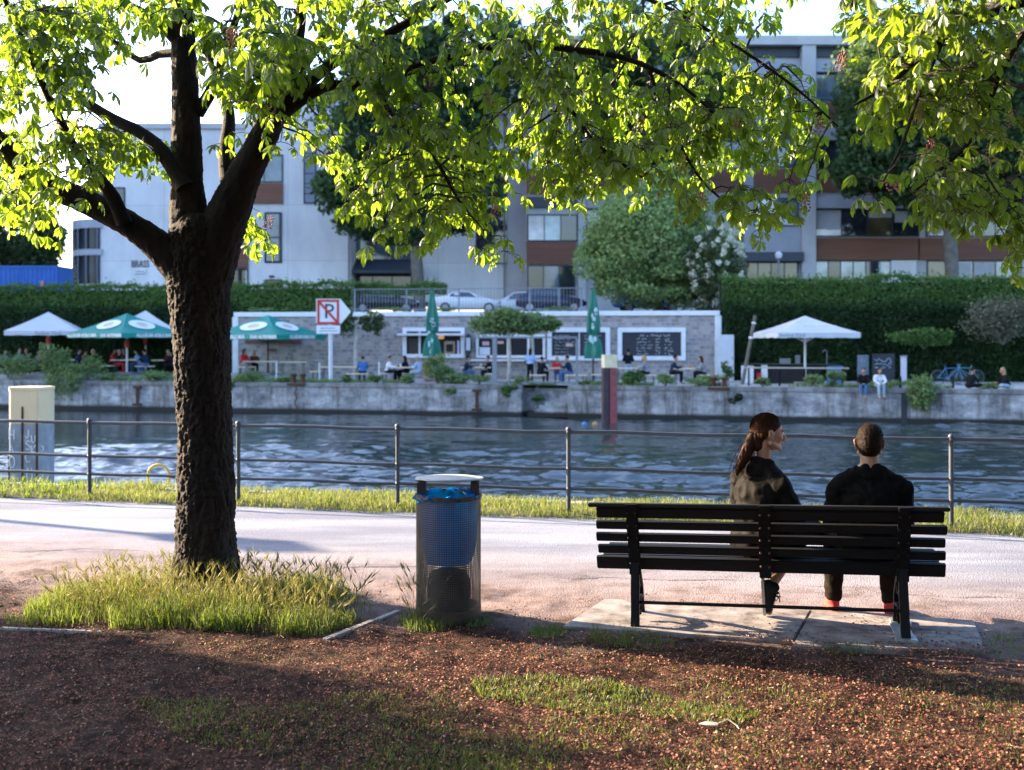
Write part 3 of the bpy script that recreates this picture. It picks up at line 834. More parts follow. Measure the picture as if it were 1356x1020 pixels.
for k in range(5):
    a = k * 1.25 + .4
    addl2([TB2 + Vector((-.05, .08, 3.2 + .35 * k)), TB2 + Vector((math.cos(a) * 1.0, math.sin(a) * 1.0, 4.2 + .3 * k)), TB2 + Vector((math.cos(a) * 2.0, math.sin(a) * 2.0, 4.7 + .3 * k)), TB2 + Vector((math.cos(a) * 2.9, math.sin(a) * 2.9, 4.6 + .3 * k))], [.08, .05, .03, .01], 10)
t2.build('trunk', bark, tree2, True, TB2, fix=False)
LP2 = [(p, r_) for pts, rs in LIMBS for p, r_ in zip(pts, rs)]; LPa2 = np.array([tuple(p) for p, _ in LP2])
tw2 = MB(); acc2 = []
kw = dict(acc=acc2, tw=tw2, LP=LP2, LPa=LPa2)
grow([(1110, 20), (1356, -20), (1356, 130), (1280, 150), (1120, 130)], 36, 4.9, 6.8, .092, **kw)
grow([(1110, 120), (1356, 120), (1356, 240), (1280, 262), (1230, 240), (1200, 250), (1170, 235), (1120, 175)], 26, 5.0, 6.6, .09, **kw)
grow([(1190, 235), (1300, 240), (1356, 250), (1356, 300), (1270, 290), (1215, 285)], 11, 5.6, 6.6, .09, **kw)
grow([(1330, 280), (1375, 280), (1375, 360), (1340, 350)], 7, 6.0, 6.7, .095, **kw)
grow([(1130, -60), (1260, -60), (1250, 15), (1150, 15)], 4, 3.2, 4.4, .10, **kw)
grow([(1158, 268), (1176, 268), (1172, 288), (1160, 288)], 1, 5.3, 5.4, .12, **kw)
grow([(1370, -40), (1640, -60), (1640, 150), (1500, 230), (1375, 240)], 30, 5.2, 6.8, .095, **kw)
for k in range(70):
    a = random.uniform(0, 2 * PI); rr = random.uniform(.6, 2.9); e = TB2 + Vector((math.cos(a) * rr, math.sin(a) * rr, random.uniform(3.9, 6.3)))
    d = LPa2 - np.array(e); s = LP2[int(np.argmin((d ** 2).sum(1)))][0]; twig(s, e, tw2, acc2, .13, .2, .008, .13)
tw2.build('twigs', twigm, tree2, True, TB2, fix=False)
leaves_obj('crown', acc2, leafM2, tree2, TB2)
for px, py, Y in [(1110, 95, 5.6), (1160, 130, 5.4), (1215, 170, 5.7), (1265, 245, 6.0), (1312, 220, 6.0), (1340, 85, 6.1), (1335, 170, 6.2), (1228, 215, 5.9), (1190, 255, 5.6)]:
    o = spk.copy(); COL.objects.link(o); o.parent = tree2; o.location = P(px, py, Y) - TB2; o.rotation_euler = (random.uniform(-.6, .6), random.uniform(-.6, .6), 0)

# ================================================================== leaf clouds: hedges, bushes and trees farther off
def quads_cloud(centers, size, up=.0, flat=None, aspect=1.7):
    n = len(centers); c = np.asarray(centers)
    nrm = R.normal(size=(n, 3)); nrm[:, 2] += up
    if flat is not None: nrm = nrm * .8 + np.asarray(flat)
    nrm /= np.linalg.norm(nrm, axis=1)[:, None]
    a = np.cross(nrm, R.normal(size=(n, 3))); a /= np.linalg.norm(a, axis=1)[:, None] + 1e-9
    b = np.cross(nrm, a)
    s = size * R.uniform(.6, 1.35, n)[:, None]
    a = a * s * .5; b = b * s * .5 / aspect
    V = np.stack([c - a, c - b + a * .15, c + a, c + b + a * .15], 1).reshape(-1, 3)
    return V, np.arange(n * 4).reshape(n, 4)
def cloud_obj(name, pts, size, m, parent=None, origin=None, up=0, flat=None):
    V, q = quads_cloud(pts, size, up, flat)
    return np_obj(name, V, [q], m, parent, origin=origin)
def clumps(center, radii, nclump, per, cr=.32, shell=.75, squash=.8, floor=None, rng=R):
    u = rng.normal(size=(nclump, 3)); u /= np.linalg.norm(u, axis=1)[:, None]
    rr = rng.uniform(shell ** 3, 1, nclump) ** (1 / 3)
    c = u * rr[:, None] * np.array(radii) * (1 - cr * .6) + np.array(center)
    out = []
    for k in range(nclump):
        m_ = int(per * rng.uniform(.6, 1.4)); s = cr * rng.uniform(.6, 1.25)
        w_ = rng.normal(size=(m_, 3)); w_ /= np.linalg.norm(w_, axis=1)[:, None]
        w_ *= rng.uniform(.5, 1.05, m_)[:, None] * s
        w_[:, 2] *= squash
        out.append(c[k] + w_ * np.array(radii))
    o = np.concatenate(out)
    if floor is not None: o = o[o[:, 2] > floor]
    return o
grn_dark = leafmat('dark_tree_leaf', (.02, .05, .02), (.065, .12, .042), (.12, .2, .05), .25, .02, .6, .12)
grn_mid = leafmat('mid_tree_leaf', (.03, .06, .02), (.085, .13, .04), (.16, .22, .05), .3, .05, .5, .15)
grn_willow = leafmat('willow_leaf', (.12, .20, .07), (.33, .45, .17), (.42, .54, .2), .3, .02, .6, .3)
grn_hedge = leafmat('hedge_leaf', (.035, .090, .02), (.11, .20, .045), (.15, .25, .05), .25, .02, .6, .4)
grn_ivy = leafmat('ivy_leaf', (.005, .016, .005), (.024, .058, .011), (.04, .08, .015), .2, .015, .6, .35)
grn_weed = leafmat('weed_leaf', (.07, .13, .045), (.20, .29, .10), (.3, .40, .12), .3, .03, .6, 1.0)
grn_grey = leafmat('grey_shrub_leaf', (.05, .06, .035), (.12, .12, .075), (.15, .16, .07), .25, .05, .5, 1.0)
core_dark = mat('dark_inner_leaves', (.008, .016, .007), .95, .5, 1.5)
grey_bark = mat('grey_tree_bark', (.13, .12, .10), .85, .3, 3, .4, 20)

def far_tree(label, base, blobs, leafsize, m, trunk_r=.25, trunk_top=None, group=None, limbs=5, name='tree', bm_=None):
    """blobs: (center offset, radii, nclump, per, cr)"""
    t = thing(name, label, 'tree', base, 0, group); base = Vector(base)
    b = MB(); top = Vector(trunk_top if trunk_top is not None else blobs[0][0])
    mid = Vector((top.x * .35 + random.uniform(-.2, .2), top.y * .35, top.z * .5))
    bark_tube(b, [Vector((0, 0, -.5)), Vector((0, 0, .3)), mid, top], [trunk_r * 1.3, trunk_r, trunk_r * .8, trunk_r * .35], 10, .06, .4)
    for k in range(limbs):
        bl = random.choice(blobs); c = Vector(bl[0]); e = c + Vector((random.uniform(-.7, .7) * bl[1][0], random.uniform(-.7, .7) * bl[1][1], random.uniform(-.2, .7) * bl[1][2]))
        s = mid + (top - mid) * random.uniform(.0, .9)
        bark_tube(b, [s, s + (e - s) * .5 + Vector((0, 0, .4)), e], [trunk_r * .4, trunk_r * .25, trunk_r * .08], 6, .05, .5)
    b.build('trunk', bm_ or grey_bark, t, True)
    pts = np.concatenate([clumps(c, r_, nc, per, cr) for c, r_, nc, per, cr in blobs])
    cloud_obj('crown', pts, leafsize, m, t)
    return t
def bush(label, base, radii, n, size, m, group=None, name='shrub', cat='shrub', stems=6, up=0, drop=0):
    t = thing(name, label, cat, base, 0, group); b = MB()
    for k in range(stems):
        a = random.uniform(0, 6.28); e = Vector((math.cos(a) * radii[0] * .7, math.sin(a) * radii[1] * .6, radii[2] * random.uniform(.9, 1.7) - drop))
        b.tube([(0, 0, -.05), e * .5 + Vector((0, 0, .1)), e], [.018, .012, .004], 5)
    b.build('stems', grey_bark, t)
    nc = max(8, int(n / 60)); pts = clumps((0, 0, radii[2] - drop), radii, nc, n / nc, .42, .35, .9)
    cloud_obj('foliage', pts, size, m, t, up=up)
    return t

# ================================================================== GRASS AND LITTER NEAR US (stuff)
grassM = leafmat('meadow_grass', (.026, .055, .009), (.07, .11, .02), (.20, .28, .03), .45, .04, .5, 2.0)
dryM = leafmat('dry_grass', (.06, .075, .02), (.17, .16, .065), (.34, .36, .10), .45, .03, .6, 2.0)
def blades(name, X, Y, Z, h, w, m, lean=.45, seed=0):
    n = len(X); rg = np.random.default_rng(seed)
    a = rg.uniform(0, 2 * PI, n); h = h * rg.uniform(.55, 1.25, n); w = w * rg.uniform(.7, 1.3, n)
    dx, dy = np.cos(a), np.sin(a); la = rg.uniform(0, 2 * PI, n); le = lean * rg.uniform(.1, 1, n) * h
    lx, ly = np.cos(la) * le, np.sin(la) * le
    base = np.stack([X, Y, Z - .01], -1)
    def off(k, t, q): return base + np.stack([dx * w * k + lx * q, dy * w * k + ly * q, h * t], -1)
    V = np.stack([off(-.5, 0, 0), off(.5, 0, 0), off(-.4, .5, .3), off(.4, .5, .3), off(-.22, .82, .7), off(.22, .82, .7), off(0, 1.0 - .12 * lean, 1.1)], 1).reshape(-1, 3)
    k = (np.arange(n) * 7)[:, None]
    o = np_obj(name, V, [np.concatenate([k + np.array([[0, 1, 3, 2]]), k + np.array([[2, 3, 5, 4]])]), k + np.array([[4, 5, 6]])], m)
    return tag(o, kind='stuff')
def in_poly(X, Y, poly):
    ins = np.zeros(len(X), bool)
    for i in range(len(poly)):
        (x1, y1), (x2, y2) = poly[i], poly[i - 1]
        c = ((y1 > Y) != (y2 > Y)); xx = (x2 - x1) * (Y - y1) / (y2 - y1 + 1e-12) + x1
        ins ^= c & (X < xx)
    return ins
def scatter(poly_px, n, seed, z=0):
    poly = [tuple(G(px, py, z).xy) for px, py in poly_px]; xs = [p[0] for p in poly]; ys = [p[1] for p in poly]
    rg = np.random.default_rng(seed); X = rg.uniform(min(xs), max(xs), n); Y = rg.uniform(min(ys), max(ys), n); k = in_poly(X, Y, poly)
    return X[k], Y[k]
# tall grass round the trunk
X, Y = scatter([(30, 818), (60, 800), (150, 778), (230, 768), (330, 770), (430, 782), (515, 806), (470, 825), (425, 846), (330, 842), (250, 838), (110, 832), (40, 826)], 30000, 1)
k = fbm(X, Y, 3.4, 3, 4) + .30 * R.random(len(X)) > .56; X, Y = X[k], Y[k]
hh = .03 + .19 * fbm(X, Y, 2.6, 3, 6) ** 1.4
cut = len(X) * 4 // 5
blades('tall_grass', X[:cut], Y[:cut], gz(X[:cut], Y[:cut]), hh[:cut] * 1.05, .0045, grassM, .55, 11)
blades('dry_tall_grass', X[cut:], Y[cut:], gz(X[cut:], Y[cut:]), hh[cut:] * 1.25, .0038, dryM, .5, 12)
# wild barley ears above it
def ears(name, X, Y, hgt, m, seed):
    rg = random.Random(seed); b = MB()
    for x, y, h in zip(X, Y, hgt):
        z = float(gz(x, y)); dx, dy = rg.uniform(-.09, .09), rg.uniform(-.05, .05)
        p = [Vector((x, y, z)), Vector((x + dx * .4, y + dy * .4, z + h * .6)), Vector((x + dx, y + dy, z + h))]
        b.tube(p, [.0013, .0011, .0009], 3, False)
        d = (p[2] - p[1]).normalized() + Vector((dx * 2, dy, -.2)); d.normalize()
        e = p[2] + d * .05
        b.tube([p[2], p[2] + d * .02, e], [.002, .0052, .001], 4, False)
        for q in range(7):
            s0 = p[2] + d * (.006 * q); b.tube([s0, s0 + d * .04 + Vector((rg.uniform(-.02, .02), rg.uniform(-.02, .02), rg.uniform(-.005, .02)))], .0006, 3, False)
    return tag(b.build(name, m, fix=False), kind='stuff')
X, Y = scatter([(50, 812), (150, 780), (330, 775), (500, 805), (420, 838), (110, 826)], 1300, 3)
earM = leafmat('pale_grass_ear', (.18, .18, .08), (.3, .28, .14), (.6, .58, .26), .6, .03, .6, 3.0)
ears('wild_barley', X, Y, R.uniform(.10, .25, len(X)), earM, 3)
X, Y = scatter([(535, 815), (560, 800), (580, 826), (545, 836)], 160, 5); ears('seeding_grass', X[:26], Y[:26], R.uniform(.12, .34, min(26, len(X))), earM, 5)
# low grass around the bin and slabs and across the shaded lawn
Xs, Ys, Hs = [], [], []
def patch(poly, n, h, seed, thr=.0, s=3.0):
    X, Y = scatter(poly, n, seed); k = fbm(X, Y, s, 3, seed) + .42 * np.random.default_rng(seed).random(len(X)) > thr + .10
    X, Y = X[k], Y[k]; Xs.append(X); Ys.append(Y); Hs.append(np.full(len(X), h) * (.7 + .6 * fbm(X, Y, 2, 2, seed + 2)))
def ring(cx, cy, rx, ry): return [(cx + rx * math.cos(a), cy + ry * math.sin(a)) for a in np.linspace(0, 2 * PI, 14)[:-1]]
patch(ring(565, 826, 38, 12), 1000, .10, 21, .3); patch(ring(630, 826, 30, 7), 500, .05, 22, .45)
patch(ring(726, 838, 28, 9), 900, .05, 23, .3); patch(ring(815, 846, 40, 12), 600, .11, 24, .38); patch(ring(850, 852, 46, 10), 420, .07, 25, .4)
patch(ring(1125, 862, 45, 8), 320, .07, 26, .45); patch(ring(1335, 858, 32, 16), 420, .08, 27, .4); patch(ring(30, 822, 28, 8), 400, .05, 28, .4)
patch(ring(1320, 905, 60, 18), 500, .04, 41, .55)
patch([(620, 905), (700, 895), (800, 900), (900, 925), (1010, 945), (980, 960), (860, 950), (740, 940), (640, 925)], 9500, .048, 29, .40, 2.2)
patch([(180, 930), (420, 925), (620, 905), (760, 935), (900, 965), (860, 1000), (700, 1024), (420, 1024), (230, 980)], 18000, .038, 30, .56, 2.4)
patch([(880, 900), (1356, 880), (1356, 1024), (850, 1024), (960, 950)], 11000, .036, 31, .62, 2.6)
patch([(640, 840), (1000, 850), (1356, 880), (1000, 905), (700, 880)], 3000, .034, 32, .68, 3.5)
patch([(60, 840), (420, 856), (620, 900), (200, 920)], 2500, .03, 33, .72, 3.5)
patch([(500, 985), (640, 985), (700, 1024), (480, 1024)], 700, .07, 34, .62, 5)
X, Y, Hh = np.concatenate(Xs), np.concatenate(Ys), np.concatenate(Hs)
kk = R.random(len(X)) < .8; X, Y, Hh = X[kk], Y[kk], Hh[kk]
blades('grass', X, Y, gz(X, Y), Hh * .85, .0036, grassM, .8, 13)
# verge between path and quay
rg = np.random.default_rng(40); n = 46000
U = rg.uniform(-7.5, 7.5, n); Vv = rg.uniform(10.33, 11.5, n)
e0 = 10.42 + (fbm(U, U * 0, 1.4, 3, 8) - .5) * .28
k = (Vv > e0) & (fbm(U, Vv, 2.5, 3, 12) + .25 * rg.random(n) > .42); U, Vv = U[k], Vv[k]
X = U * CA + Vv * SA; Y = -U * SA + Vv * CA
hv = .05 + .10 * fbm(U, Vv, 1.7, 3, 15)
cut = len(X) // 2
hv = hv * .85
blades('verge_grass', X[:cut], Y[:cut], gz(X[:cut], Y[:cut]), hv[:cut], .006, grassM, .7, 14)
blades('dry_verge_grass', X[cut:], Y[cut:], gz(X[cut:], Y[cut:]), hv[cut:] * 1.05, .0055, dryM, .8, 15)
n = 14000; U = np.concatenate([rg.uniform(-30, -7.5, n), rg.uniform(7.5, 30, n)]); Vv = rg.uniform(10.45, 11.5, 2 * n)
X = U * CA + Vv * SA; Y = -U * SA + Vv * CA
blades('verge_grass', X, Y, gz(X, Y), .05 + .10 * fbm(U, Vv, 1.7, 3, 15), .012, grassM, .7, 16)

# fallen petals, bud scales and leaf crumbs
petM = bpy.data.materials.new('fallen_petals'); petM.use_nodes = True; nt = petM.node_tree; bs = nt.nodes['Principled BSDF']
ge = nd(nt, 'ShaderNodeNewGeometry')
r = ramp(nt, ge.outputs['Random Per Island'], [(0, (.018, .009, .007)), (.3, (.12, .045, .030)), (.55, (.23, .085, .060)), (.75, (.15, .08, .05)), (.95, (.34, .15, .105)), (.998, (.36, .28, .2))])
nt.links.new(r.outputs[0], bs.inputs['Base Color']); setv(bs, Roughness=.8); bs.inputs['Specular IOR Level'].default_value = .08
def crumbs(name, X, Y, size, seed, lift=.3, zo=0):
    n = len(X); rg = np.random.default_rng(seed)
    a = rg.uniform(0, 2 * PI, n); s = size * rg.uniform(.45, 1.5, n); asp = rg.uniform(.25, .8, n)
    Z = np.maximum(gz(X, Y), zo) + .003
    ax = np.stack([np.cos(a) * s, np.sin(a) * s, rg.uniform(-lift, lift, n) * s], -1)
    bx_ = np.stack([-np.sin(a) * s * asp, np.cos(a) * s * asp, rg.uniform(-lift, lift, n) * s], -1)
    c = np.stack([X, Y, Z + np.abs(ax[:, 2]) + np.abs(bx_[:, 2])], -1)
    cu = np.stack([0 * X, 0 * X, s * rg.uniform(-.1, .5, n)], -1)
    V = np.stack([c - ax + cu, c - bx_, c + ax + cu, c + bx_], 1).reshape(-1, 3)
    k = (np.arange(n) * 4)[:, None]
    return tag(np_obj(name, V, [np.concatenate([k + np.array([[0, 1, 3]]), k + np.array([[1, 2, 3]])])], petM), kind='stuff')
rg = np.random.default_rng(50); n = 130000
Y = 3.9 + (8.3 - 3.9) * rg.random(n) ** 1.1; X = (rg.random(n) * 2 - 1) * (.52 * Y + .2)
vv = X * SA + Y * CA
keep = (.55 * fbm(X, Y, 5.5, 4, 51) + .45 * fbm(X, Y, 1.4, 3, 59) + .30 * rg.random(n) - np.clip((vv - 6.4) / 3.2, 0, .5) > .56)
sl_ = (np.abs((X - 1.55) * CA - (Y - 6.6) * SA) < 1.3) & (np.abs((X - 1.55) * SA + (Y - 6.6) * CA) < .42)
keep &= (~sl_) | (fbm(X, Y, 3.2, 3, 91) + .3 * rg.random(n) > .70)
crumbs('petal_litter', X[keep], Y[keep], .0062, 52, .5)
X, Y = scatter([(690, 838), (800, 842), (900, 840), (1040, 846), (1062, 856), (1310, 856), (1312, 872), (1050, 872), (900, 852), (690, 852)], 5200, 53); kk = fbm(X, Y, 4.0, 3, 54) > .42
crumbs('edge_litter', X[kk], Y[kk], .0075, 55, .4, .022)
X, Y = scatter([(800, 797), (1290, 824), (1306, 862), (1060, 850), (744, 832)], 3500, 56); kk = fbm(X, Y, 2.6, 4, 57) + .15 * rg.random(len(X)) > .62
crumbs('slab_litter', X[kk], Y[kk], .007, 58, .4, .016)
n = 900; Y = rg.uniform(4.2, 6.9, n); X = (rg.random(n) * 2 - 1) * .52 * Y
b = MB(); rr_ = random.Random(4)
for x, y in zip(X[:240], Y[:240]):
    a = rr_.uniform(0, 6.28); L_ = rr_.uniform(.02, .08); z = float(gz(x, y)) + .004
    b.tube([(x, y, z), (x + math.cos(a) * L_ * .5, y + math.sin(a) * L_ * .5, z + .008), (x + math.cos(a + .4) * L_, y + math.sin(a + .4) * L_, z + .002)], .0011, 3, False)
tag(b.build('twig_litter', mat('pale_straw', (.34, .26, .17), .8, .4, 30), fix=False), kind='stuff')
t = thing('feather', 'pale curled feather lying on the litter in the right foreground', 'feather', G(950, 962, .0))
b = MB(); b.add([(-.09, 0, .012), (-.05, .012, .02), (.0, .008, .016), (.0, -.01, .008), (-.05, -.012, .01)], [(0, 1, 2, 3, 4)]); b.tube([(0, 0, .012), (.05, .01, .03), (.085, -.02, .012), (.09, -.05, .006)], .002, 4)
b.build('vane', mat('pale_feather', (.62, .52, .45), .7, .1, 30), t)
# ================================================================== PEOPLE
def skinmat(name, col):
    m, nt, bs = newmat(name)
    n = noise_node(nt, 18, 4); r = ramp(nt, n.outputs[0], [(.3, scl(col, .85)), (.7, scl(col, 1.1))]); nt.links.new(r.outputs[0], bs.inputs['Base Color'])
    setv(bs, Roughness=.5); bs.inputs['Subsurface Weight'].default_value = .25; bs.inputs['Subsurface Radius'].default_value = (.012, .004, .002); bs.inputs['Subsurface Scale'].default_value = 1.0
    return m
skin_a = skinmat('fair_skin', (.36, .20, .13)); skin_b = skinmat('tan_skin', (.32, .165, .10))
def cloth(name, col, rough=.85):
    return mat('cloth_' + name, col, rough, .2, 20, .25, 300, bdist=.002, spec=.05)
def hairmat(name, a, b):
    m, nt, bs = newmat(name); n = noise_node(nt, 60, 4, .7, stretch=(1, 1, .12)); r = ramp(nt, n.outputs[0], [(.3, a), (.7, b)]); nt.links.new(r.outputs[0], bs.inputs['Base Color'])
    setv(bs, Roughness=.7); bs.inputs['Specular IOR Level'].default_value = .12; bumpit(nt, bs, n.outputs[0], .4, .003); return m
hair_brown = hairmat('brown_hair', (.016, .006, .003), (.055, .021, .008)); hair_dark = hairmat('dark_hair', (.006, .0032, .002), (.018, .009, .005)); hair_blond = hairmat('blond_hair', (.28, .18, .08), (.45, .32, .17))
hair_grey = hairmat('grey_hair', (.25, .24, .23), (.4, .39, .38))
RX = lambda a: Matrix.Rotation(a, 3, 'X')
def head_prims(neck=True):
    p = [ell((0, -.012, .022), (.074, .094, .088)), ell((0, .03, -.02), (.063, .062, .082)), ell((0, .048, -.078), (.046, .044, .036)),
         ell((0, .083, -.098), (.02, .016, .015)), cap((0, .088, .008), (0, .108, -.026), .0085, .0115), ell((0, .113, -.034), (.0115, .011, .010)),
         ell((.011, .101, -.038), (.009, .009, .007)), ell((-.011, .101, -.038), (.009, .009, .007)),
         ell((0, .093, -.060), (.021, .010, .0055)), ell((0, .091, -.071), (.018, .010, .0065)), cap((-.034, .078, .021), (.034, .078, .021), .012)]
    for s in (-1, 1):
        p += [ell((s * .038, .062, -.028), (.024, .022, .024)),
              ell((s * .079, -.006, -.012), (.010, .021, .032), Matrix.Rotation(s * .35, 3, 'Z')), ell((s * .085, -.016, .004), (.007, .014, .018), Matrix.Rotation(s * .5, 3, 'Z')),
              ell((s * .078, .004, -.038), (.008, .010, .011)), cap((s * .058, .01, -.065), (s * .03, .062, -.088), .017, .018)]
    return p
def hand_prims(wrist, direction, palm_n, side, curl=.5, s=1.0):
    """palm, four fingers and a thumb; direction points from the wrist to the knuckles"""
    d = Vector(direction).normalized(); n = Vector(palm_n); n = (n - d * n.dot(d)).normalized(); x = d.cross(n) * side
    w = Vector(wrist); p = [cap(w, w + d * .03, .024 * s, .027 * s)]
    for k in range(4):
        o = (k - 1.5) * .019 * s
        kn = w + d * (.088 - .006 * abs(k - 1.2)) * s + x * o
        p.append(cap(w + d * .02 + x * o * .8, kn, .014 * s, .0115 * s))
        L = (.040, .045, .042, .032)[k] * s
        d1 = (d * math.cos(curl * .7) + n * math.sin(curl * .7)); q1 = kn + d1 * L
        d2 = (d * math.cos(curl * 1.7) + n * math.sin(curl * 1.7)); q2 = q1 + d2 * L * .62
        d3 = (d * math.cos(curl * 2.4) + n * math.sin(curl * 2.4)); q3 = q2 + d3 * L * .45
        p += chain([kn, q1, q2, q3], [.0098 * s, .009 * s, .0082 * s, .0072 * s])
    t0 = w + d * .025 * s - x * .022 * s; td = (d * .7 - x * .7 + n * .25).normalized()
    p += chain([t0, t0 + td * .04 * s, t0 + td * .04 * s + (d * .9 - x * .2 + n * .3).normalized() * .032 * s], [.014 * s, .0115 * s, .009 * s])
    return p
def shoe_prims(heel, toe, up, s=1.0, high=False):
    h, t, u = Vector(heel), Vector(toe), Vector(up).normalized(); d = (t - h); L = d.length; d.normalize()
    p = [cap(h + d * .035 + u * .035, h + d * .10 + u * .04, .036 * s, .037 * s), cap(h + d * .09 + u * .036, h + d * (L * .62) + u * .032, .038 * s, .040 * s), cap(h + d * (L * .6) + u * .030, h + d * (L - .045) + u * .026, .040 * s, .030 * s),
         cap(h + d * .05 + u * .05, h + d * .055 + u * (.175 if high else .075), .037 * s, .036 * s), cap(h + d * .07 + u * .06, h + d * .15 + u * .045, .034 * s, .033 * s)]
    return p
def sole_prism(mb, heel, toe, up, w=.042, th=.024):
    h, t, u = Vector(heel), Vector(toe), Vector(up).normalized(); d = t - h; L = d.length; d.normalize(); x = d.cross(u)
    prof = [(0, -.55), (-.01, 0), (0, .55), (.04, .85), (.12, .78), (.18, .98), (.225, .9), (.262, .55), (.272, 0), (.262, -.55), (.225, -.95), (.18, -1.0), (.12, -.8), (.04, -.85)]
    k = L / .27
    vs = [h + d * a * k + x * b_ * w for a, b_ in prof] + [h + d * a * k + x * b_ * w * .96 + u * th for a, b_ in prof]
    n = len(prof); mb.add(vs, [tuple(range(n)), tuple(range(2 * n - 1, n - 1, -1))] + [(i, n + i, n + (i + 1) % n, (i + 1) % n) for i in range(n)])
def wrinkler(amp, sx, seed, st=(1, 1, 1)):
    def f(co):
        q = Vector((co.x * st[0], co.y * st[1], co.z * st[2])) * sx + Vector((seed, seed * .7, 0))
        a = noise.noise(q + noise.noise_vector(q * .5) * .8); return amp * (1 - 2 * abs(a)) - amp * .35 + amp * .3 * noise.noise(q * 2.7)
    return f
def eyes_on(root, M, iris):
    for s in (-1, 1):
        b = MB(); b.sphere((0, 0, 0), .0118, 12, 8); b.k = 1; b.sphere((0, .0065, 0), (.0062, .0062, .0062), 10, 6)
        o = b.build('eye', [mat('eye_white', (.7, .68, .64), .2, .02, 5), mat(iris, (.04, .022, .012), .15, .1, 20)], root, True); o.location = M @ Vector((s * .030, .0785, .002)); o.rotation_euler = M.to_euler()
    b = MB()
    for s in (-1, 1): b.tube([M @ Vector((s * .014, .094, .021)), M @ Vector((s * .032, .090, .026)), M @ Vector((s * .047, .074, .020))], [.002, .003, .0015], 5)
    b.build('eyebrow', hair_dark, root, True)
    b = MB()
    b.tube([M @ Vector((-.018, .0985, -.0655)), M @ Vector((0, .1035, -.0645)), M @ Vector((.018, .0985, -.0655))], [.001, .0022, .001], 5)
    b.build('mouth', mat('lips', (.32, .10, .08), .45, .1, 30), root, True)

# ---------------- the man, seen from behind
def bl(a, b, z=0):  # bench-local point
    return Vector((a, b, z))
MO = (.615, .05)
man_loc = BO + Matrix.Rotation(-A, 3, 'Z') @ Vector((MO[0], MO[1], 0))
HM = Matrix.Translation((0, .125, 1.172)) @ Matrix.Rotation(rad(-4), 4, 'Z') @ Matrix.Rotation(rad(-6), 4, 'X')
legs = []
for s in (-1, 1):
    legs += chain([(s * .085, .16, .53), (s * .17, .56, .515), (s * .175, .585, .13)], [.088, .062, .045])
body = [ell((0, .15, .54), (.17, .13, .11)), ell((0, .14, .68), (.155, .11, .14)), ell((0, .125, .83), (.18, .115, .15)), cap((-.15, .115, .915), (.15, .115, .915), .06),
        cap((0, .10, .93), (0, .118, 1.09), .062, .055), cap((-.12, .105, .945), (0, .10, 1.02), .045, .05), cap((.12, .105, .945), (0, .10, 1.02), .045, .05)] + legs
for s in (-1, 1):
    body += chain([(s * .19, .11, .90), (s * .213, .165, .66), (s * .10, .40, .60)], [.055, .045, .033])
    body += hand_prims((s * .10, .40, .60), (-s * .75, .5, -.12), (0, .2, -1), s, .55)
    body += chain([(s * .175, .585, .15), (s * .175, .59, .06), (s * .19, .70, .04)], [.036, .03, .024])
body += xf(head_prims(), HM)
man = mesh_obj('person', blob_mesh(body, .0052, 5), skin_b, None, man_loc); man.rotation_euler = (0, 0, -A)
tag(man, 'man with cropped hair in plain dark top, seen from behind, sitting on bench right half', 'person')
eyes_on(man, HM, 'brown_iris')
hp = xf([ell((0, -.014, .026), (.0795, .099, .091)), ell((0, -.040, -.012), (.073, .070, .082)), ell((0, -.030, -.05), (.062, .052, .05)), ell((0, .05, .07), (.05, .035, .03))], HM)
hair = blob_mesh(hp, .005, 7, cut=[(HM @ Vector((0, -.06, -.10)), (HM.to_3x3() @ Vector((0, .78, -.62)))), (HM @ Vector((0, -.06, -.088)), HM.to_3x3() @ Vector((0, .1, -1)))],
                 wrinkle=lambda c: .0022 * noise.noise(c * 140) + .002 * noise.noise(c * 45))
mh = mesh_obj('hair', hair, hair_dark, man)
b = MB(); rs_ = random.Random(8); hair.calc_loop_triangles()
for k in range(5200):
    v = hair.vertices[rs_.randrange(len(hair.vertices))]
    loc_ = HM.inverted() @ v.co
    if loc_.z < -.09: continue
    n_ = v.normal; dn = (n_ + Vector((rs_.gauss(0, .35), rs_.gauss(0, .35), rs_.gauss(0, .35) - .3))).normalized(); L_ = rs_.uniform(.005, .011) * (1.25 if loc_.z > .04 else .7)
    s_ = dn.cross(Vector((rs_.random(), rs_.random(), rs_.random()))).normalized() * .0007; p_ = v.co - n_ * .001
    b.add([p_ - s_, p_ + s_, p_ + dn * L_], [(0, 1, 2)])
b.build('short_strands', hair_dark, mh, fix=False)
top = [ell((0, .15, .57), (.19, .15, .12)), ell((0, .135, .70), (.182, .135, .15)), ell((0, .12, .83), (.195, .135, .15)), cap((-.152, .11, .905), (.152, .11, .905), .074),
       cap((-.13, .10, .94), (-.03, .09, 1.0), .055, .05), cap((.13, .10, .94), (.03, .09, 1.0), .055, .05)]
for s in (-1, 1): top += chain([(s * .188, .11, .892), (s * .213, .16, .665), (s * .11, .385, .602)], [.066, .058, .043])
# hood lying on the back
for k in range(9):
    a = PI + k / 8 * PI; r0 = .078
    if k: top.append(cap(hp0, (r0 * math.cos(a), .105 + r0 * .8 * math.sin(a), .985 + .012 * math.sin(a)), .021))
    hp0 = (r0 * math.cos(a), .105 + r0 * .8 * math.sin(a), .985 + .012 * math.sin(a))
0 and chain([(-.10, .03, .96), (-.06, -.005, .90), (0, -.015, .86), (.06, -.005, .90), (.10, .03, .96)], [.026, .022, .020, .022, .026])

